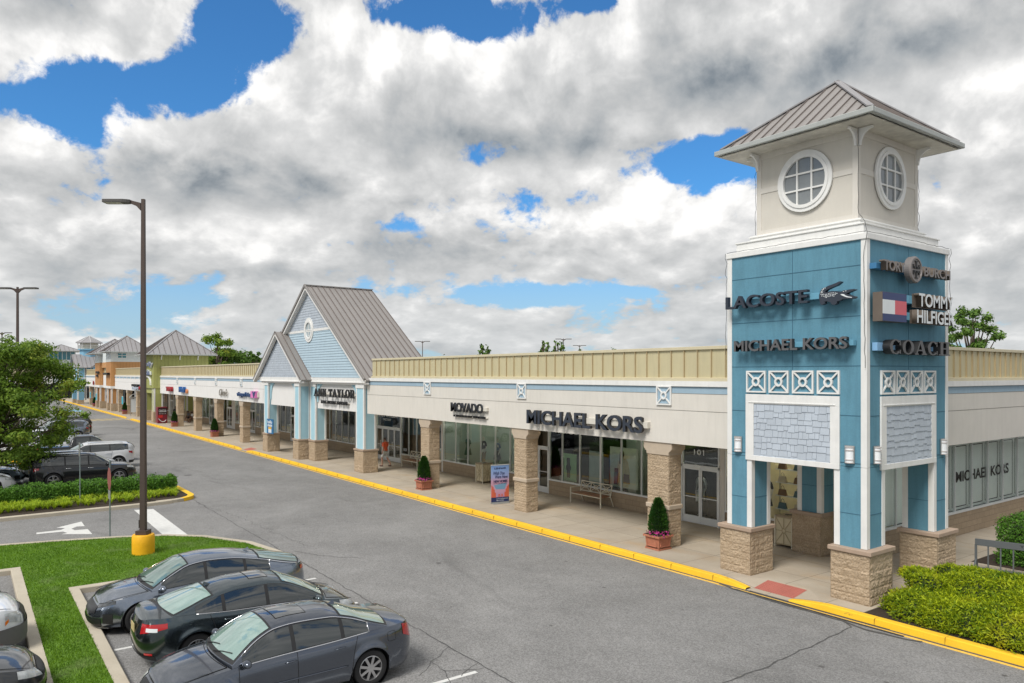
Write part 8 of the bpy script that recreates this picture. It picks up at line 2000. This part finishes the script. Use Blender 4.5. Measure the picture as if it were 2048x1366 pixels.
person((-91.2, 21.3, .15), R(-80), 'seated person in a white top, right one of the pair between the columns', 'sit', WHT, mat('brown_shorts', (.16, .08, .05), .8), HAIRD, BRS, 1.70, skinm=DSK)
m_ = MB(); bs = thing('park_bench', 'plain bench under the two seated people', 'bench', (-92, 21.5, .15)); m_.box(-93.6, -90.3, 21.1, 21.55, .55, .6); m_.build('seat', WOOD, bs)
for x in (-93.4, -90.5): m_ = MB(); m_.box(x - .04, x + .04, 21.12, 21.5, .15, .55); m_.build('leg', CREAM, bs)
person((-94.0, 20.0, .15), R(-30), 'standing person in a dark top half behind the vending machine', 'stand', DKT, DKT, HAIRD, GREYP, 1.8, long=True, skinm=DSK)

# mannequins and goods behind the glass
MANQ = mat('pale_mannequin', (.50, .47, .42), .5, var=.03)
def mannequin(loc, rotz, label, top, bottom, skirt=False):
    t = thing('mannequin', label, 'mannequin', loc, rotz, 'mannequins in the shop windows'); J, E_ = {}, []
    def add(kk, p, r_, par=None): J[kk] = (p, r_); (E_.append((par, kk)) if par else None)
    add('pel', (0, 0, .95), (.11, .085)); add('wa', (0, 0, 1.12), (.09, .07), 'pel'); add('ch', (0, 0, 1.34), (.125, .09), 'wa'); add('nk', (0, 0, 1.5), .045, 'ch'); add('hd', (.01, 0, 1.64), (.065, .075), 'nk'); add('tp', (.01, 0, 1.74), (.05, .055), 'hd')
    for s_, n_ in ((1, 'l'), (-1, 'r')):
        add(n_ + 's', (0, s_ * .16, 1.43), .045, 'ch'); add(n_ + 'e', (-.03, s_ * .22, 1.17), .034, n_ + 's'); add(n_ + 'w', (.05, s_ * .20, .95), .024, n_ + 'e'); add(n_ + 'h', (.08, s_ * .19, .86), .022, n_ + 'w')
        add(n_ + 'hip', (0, s_ * .08, .9), .075, 'pel'); add(n_ + 'k', (.02 * s_, s_ * .09, .5), .05, n_ + 'hip'); add(n_ + 'a', (.04 * s_, s_ * .10, .1), .03, n_ + 'k'); add(n_ + 't', (.04 * s_ + .12, s_ * .11, .03), .025, n_ + 'a')
    skin_body('body', J, E_, MANQ, t, sub=1)
    skin_body('top', {'w': ((0, 0, 1.02), (.125, .10)), 'c': ((0, 0, 1.36), (.145, .11)), 'n': ((0, 0, 1.47), (.08, .07)), 'l': ((0, .17, 1.42), .062), 'r': ((0, -.17, 1.42), .062), 'l2': ((-.03, .22, 1.2), .05), 'r2': ((-.03, -.22, 1.2), .05)}, [('w', 'c'), ('c', 'n'), ('n', 'l'), ('n', 'r'), ('l', 'l2'), ('r', 'r2')], top, t, sub=1)
    if skirt: m_ = MB(); m_.lathe([(.115, 1.08), (.14, .95), (.21, .62)], (0, 0, 0), 14, cap=False); m_.build('skirt', bottom, t, smooth=True, world_coords=False)
    else: skin_body('trousers', {'p': ((0, 0, .95), (.125, .10)), 'l': ((0, .085, .85), .09), 'r': ((0, -.085, .85), .09), 'lk': ((.02, .09, .5), .07), 'rk': ((-.02, -.09, .5), .07), 'la': ((.04, .1, .12), .055), 'ra': ((-.04, -.1, .12), .055)}, [('p', 'l'), ('p', 'r'), ('l', 'lk'), ('r', 'rk'), ('lk', 'la'), ('rk', 'ra')], bottom, t, sub=1)
    return t
GT = mat('dark_green_cloth', (.02, .09, .06), .8); BT = mat('denim_blue_cloth', (.06, .11, .19), .8); TN = mat('tan_cloth', (.30, .20, .12), .8); BKC = mat('black_cloth', (.02, .02, .022), .8)
mannequin((-34.9, 22.65, .62), R(-90), 'mannequin in a dark green dress, first in the window left of the banner', GT, GT, True)
mannequin((-33.35, 22.65, .62), R(-90), 'mannequin in black top and tan trousers, second in the window left of the banner', BKC, TN)
mannequin((-32.05, 22.65, .62), R(-90), 'mannequin in blue top with dark skirt, third in the window left of the banner', BT, BKC, True)
mannequin((-18.6, 22.7, .3), R(-90), 'mannequin in a pale dress behind the left glass door', WHT, WHT, True)
mannequin((-15.75, 22.75, .5), R(-90), 'dark-dressed mannequin in the window seen under the tower', BKC, BKC, True)
def bag(loc, label, m, s_=1.0):
    t = thing('handbag', label, 'handbag', loc, 0, 'handbags on the window shelves'); w_, h = .17 * s_, .22 * s_
    m_ = MB(); m_.add([(-w_, -.06, 0), (w_, -.06, 0), (w_, .06, 0), (-w_, .06, 0), (-w_ * .75, -.03, h), (w_ * .75, -.03, h), (w_ * .75, .03, h), (-w_ * .75, .03, h)], [(0, 3, 2, 1), (4, 5, 6, 7), (0, 1, 5, 4), (1, 2, 6, 5), (2, 3, 7, 6), (3, 0, 4, 7)]); m_.build('body', m, t, bevel=.01, world_coords=False)
    m_ = MB(); m_.tube([(-w_ * .4, 0, h)] + [(-w_ * .4 * math.cos(math.pi * k / 8), 0, h + .13 * s_ * math.sin(math.pi * k / 8)) for k in range(9)], .008, 5); m_.build('handle', m, t, world_coords=False); return t
BLB = mat('dusty_blue_leather', (.06, .13, .17), .5); BRB = mat('brown_leather', (.16, .09, .05), .5); CRB = mat('cream_leather', (.50, .44, .34), .5)
def shelf(x0, x1, y, z, lb):
    t = thing('display_shelf', lb, 'shelf', ((x0 + x1) / 2, y, z)); m_ = MB(); m_.box(x0, x1, y - .12, y + .14, z - .025, z); m_.build('board', ALU, t)
    m_ = MB(); m_.box(x0 + .03, x0 + .05, y + .1, y + .12, .2, z - .025); m_.box(x1 - .05, x1 - .03, y + .1, y + .12, .2, z - .025); m_.build('upright', ALUG, t)
for i, (z, m_b, lb) in enumerate(((1.15, BLB, 'lowest'), (1.62, BLB, 'middle'), (2.08, BLB, 'top'))):
    shelf(-20.95, -20.2, 22.5, z, f'{lb} white shelf of handbags beside the ad poster'); bag((-20.58, 22.48, z), f'blue handbag on the {lb} shelf beside the ad poster', m_b, 1.0 if i != 1 else .8)
for i, (z, lb) in enumerate(((1.15, 'lowest'), (1.6, 'second'), (2.05, 'third'), (2.5, 'top'))):
    shelf(-15.2, -14.05, 22.55, z, f'{lb} shelf in the warm-lit window under the tower')
    for j, (x, m_b) in enumerate(((-14.95, (BLB, BRB, CRB, BRB)[i]), (-14.35, (CRB, BLB, BRB, BLB)[i]))): bag((x, 22.5, z), f"{('blue', 'brown', 'cream', 'brown')[i] if j == 0 else ('cream', 'blue', 'brown', 'blue')[i]} handbag on the {lb} shelf of the window under the tower, {'left' if j == 0 else 'right'} one", m_b, .95)
# posters hanging in the windows
def poster(x0, x1, y, z0, z1, m, label, cat='poster'):
    t = thing('window_poster', label, cat, ((x0 + x1) / 2, y, z0)); m_ = MB(); m_.box(x0, x1, y, y + .012, z0, z1); m_.build('sheet', m, t); return t
t = poster(-23.2, -21.55, 22.32, .95, 2.65, mat('poster_ground', (.60, .60, .52), .6, var=.15, vscale=2), 'large fashion poster of a standing woman with bags in the nearest shop window')
m_ = MB(); m_.prism([(-22.72, 1.0), (-22.1, 1.0), (-22.0, 1.5), (-22.1, 2.05), (-22.25, 2.2), (-22.5, 2.2), (-22.7, 2.0), (-22.8, 1.5)], 'y', 22.305, 22.315); m_.build('printed_coat', mat('printed_cream_coat', (.62, .50, .32), .6, var=.25, vscale=6), t)
m_ = MB(); m_.prism([(-22.46 + .13 * math.cos(a), 2.36 + .17 * math.sin(a)) for a in [math.pi * 2 * k / 12 for k in range(12)]], 'y', 22.30, 22.312); m_.prism([(-22.62, 1.95), (-22.42, 1.95), (-22.36, 2.4), (-22.58, 2.42)], 'y', 22.297, 22.309); m_.build('printed_hair', mat('printed_dark_hair', (.05, .03, .02), .7), t)
m_ = MB(); m_.prism([(-22.4, 1.15), (-22.0, 1.15), (-22.05, 1.55), (-22.35, 1.55)], 'y', 22.296, 22.306); m_.prism([(-22.95, 1.05), (-22.7, 1.05), (-22.68, 1.75), (-22.9, 1.75)], 'y', 22.296, 22.306); m_.build('printed_bags', mat('printed_brown_bag', (.20, .11, .09), .7), t)
t = poster(-26.3, -25.35, 22.30, .85, 2.1, mat('pale_green_poster', (.34, .52, .30), .6), 'pale green poster with a wrist watch in the window behind the bench')
m_ = MB(); m_.prism([(-25.9 + .17 * math.cos(a), 1.45 + .17 * math.sin(a)) for a in [math.pi * 2 * k / 18 for k in range(18)]], 'y', 22.288, 22.298); m_.box(-26.0, -25.8, 22.29, 22.298, 1.0, 1.9); m_.build('printed_watch', BLACKP, t)
poster(-24.5, -23.5, 22.30, .9, 2.35, mat('frosted_notice', (.45, .50, .50), .5, var=.1), 'pale frosted notice between the watch poster and the fashion poster')
poster(-30.0, -29.4, 22.30, 1.0, 2.3, mat('olive_poster', (.36, .40, .14), .6), 'narrow olive green poster in the window behind the banner')
poster(-58.8, -57.9, 22.3, 1.2, 3.0, mat('red_yellow_poster', (.45, .16, .06), .6, var=.5, vscale=3), 'red and yellow poster in the window below the small gable')
# small cream display plinths so that the windows do not look empty
for i, (x, w_, h) in enumerate(((-36.0, .7, .7), (-30.9, .6, .5), (-26.6, .5, .8), (-24.0, .8, .5), (-38.0, .8, 1.1), (-49.6, .9, 1.0), (-51.5, .7, .8), (-57.5, .8, 1.0), (-63.0, 1.0, 1.2), (-65.8, 1.0, 1.1), (-73, 1, 1.2), (-79, 1, 1.1))):
    t = thing('display_plinth', ('plinth in the window at the left end of the mannequins', 'low plinth right of the three mannequins', 'plinth beside the middle glass door', 'plinth below the frosted notice', 'plinth in the window left of the mannequin window', 'plinth in the big gable window', 'second plinth in the big gable window', 'plinth in the small gable window', 'plinth below the navy script sign', 'plinth below the grey script sign', 'plinth in the fourth window bay', 'plinth under the blue sign')[i], 'plinth', (x, 22.8, .15)); m_ = MB(); m_.box(x - w_ / 2, x + w_ / 2, 22.55, 23.05, .15, .15 + h); m_.build('block', (INT_W, CRB, MANQ)[i % 3], t, bevel=.01)
    m_ = MB(); m_.box(x - w_ / 2 - .02, x + w_ / 2 + .02, 22.53, 23.07, .15 + h, .18 + h); m_.build('top', ALU, t)
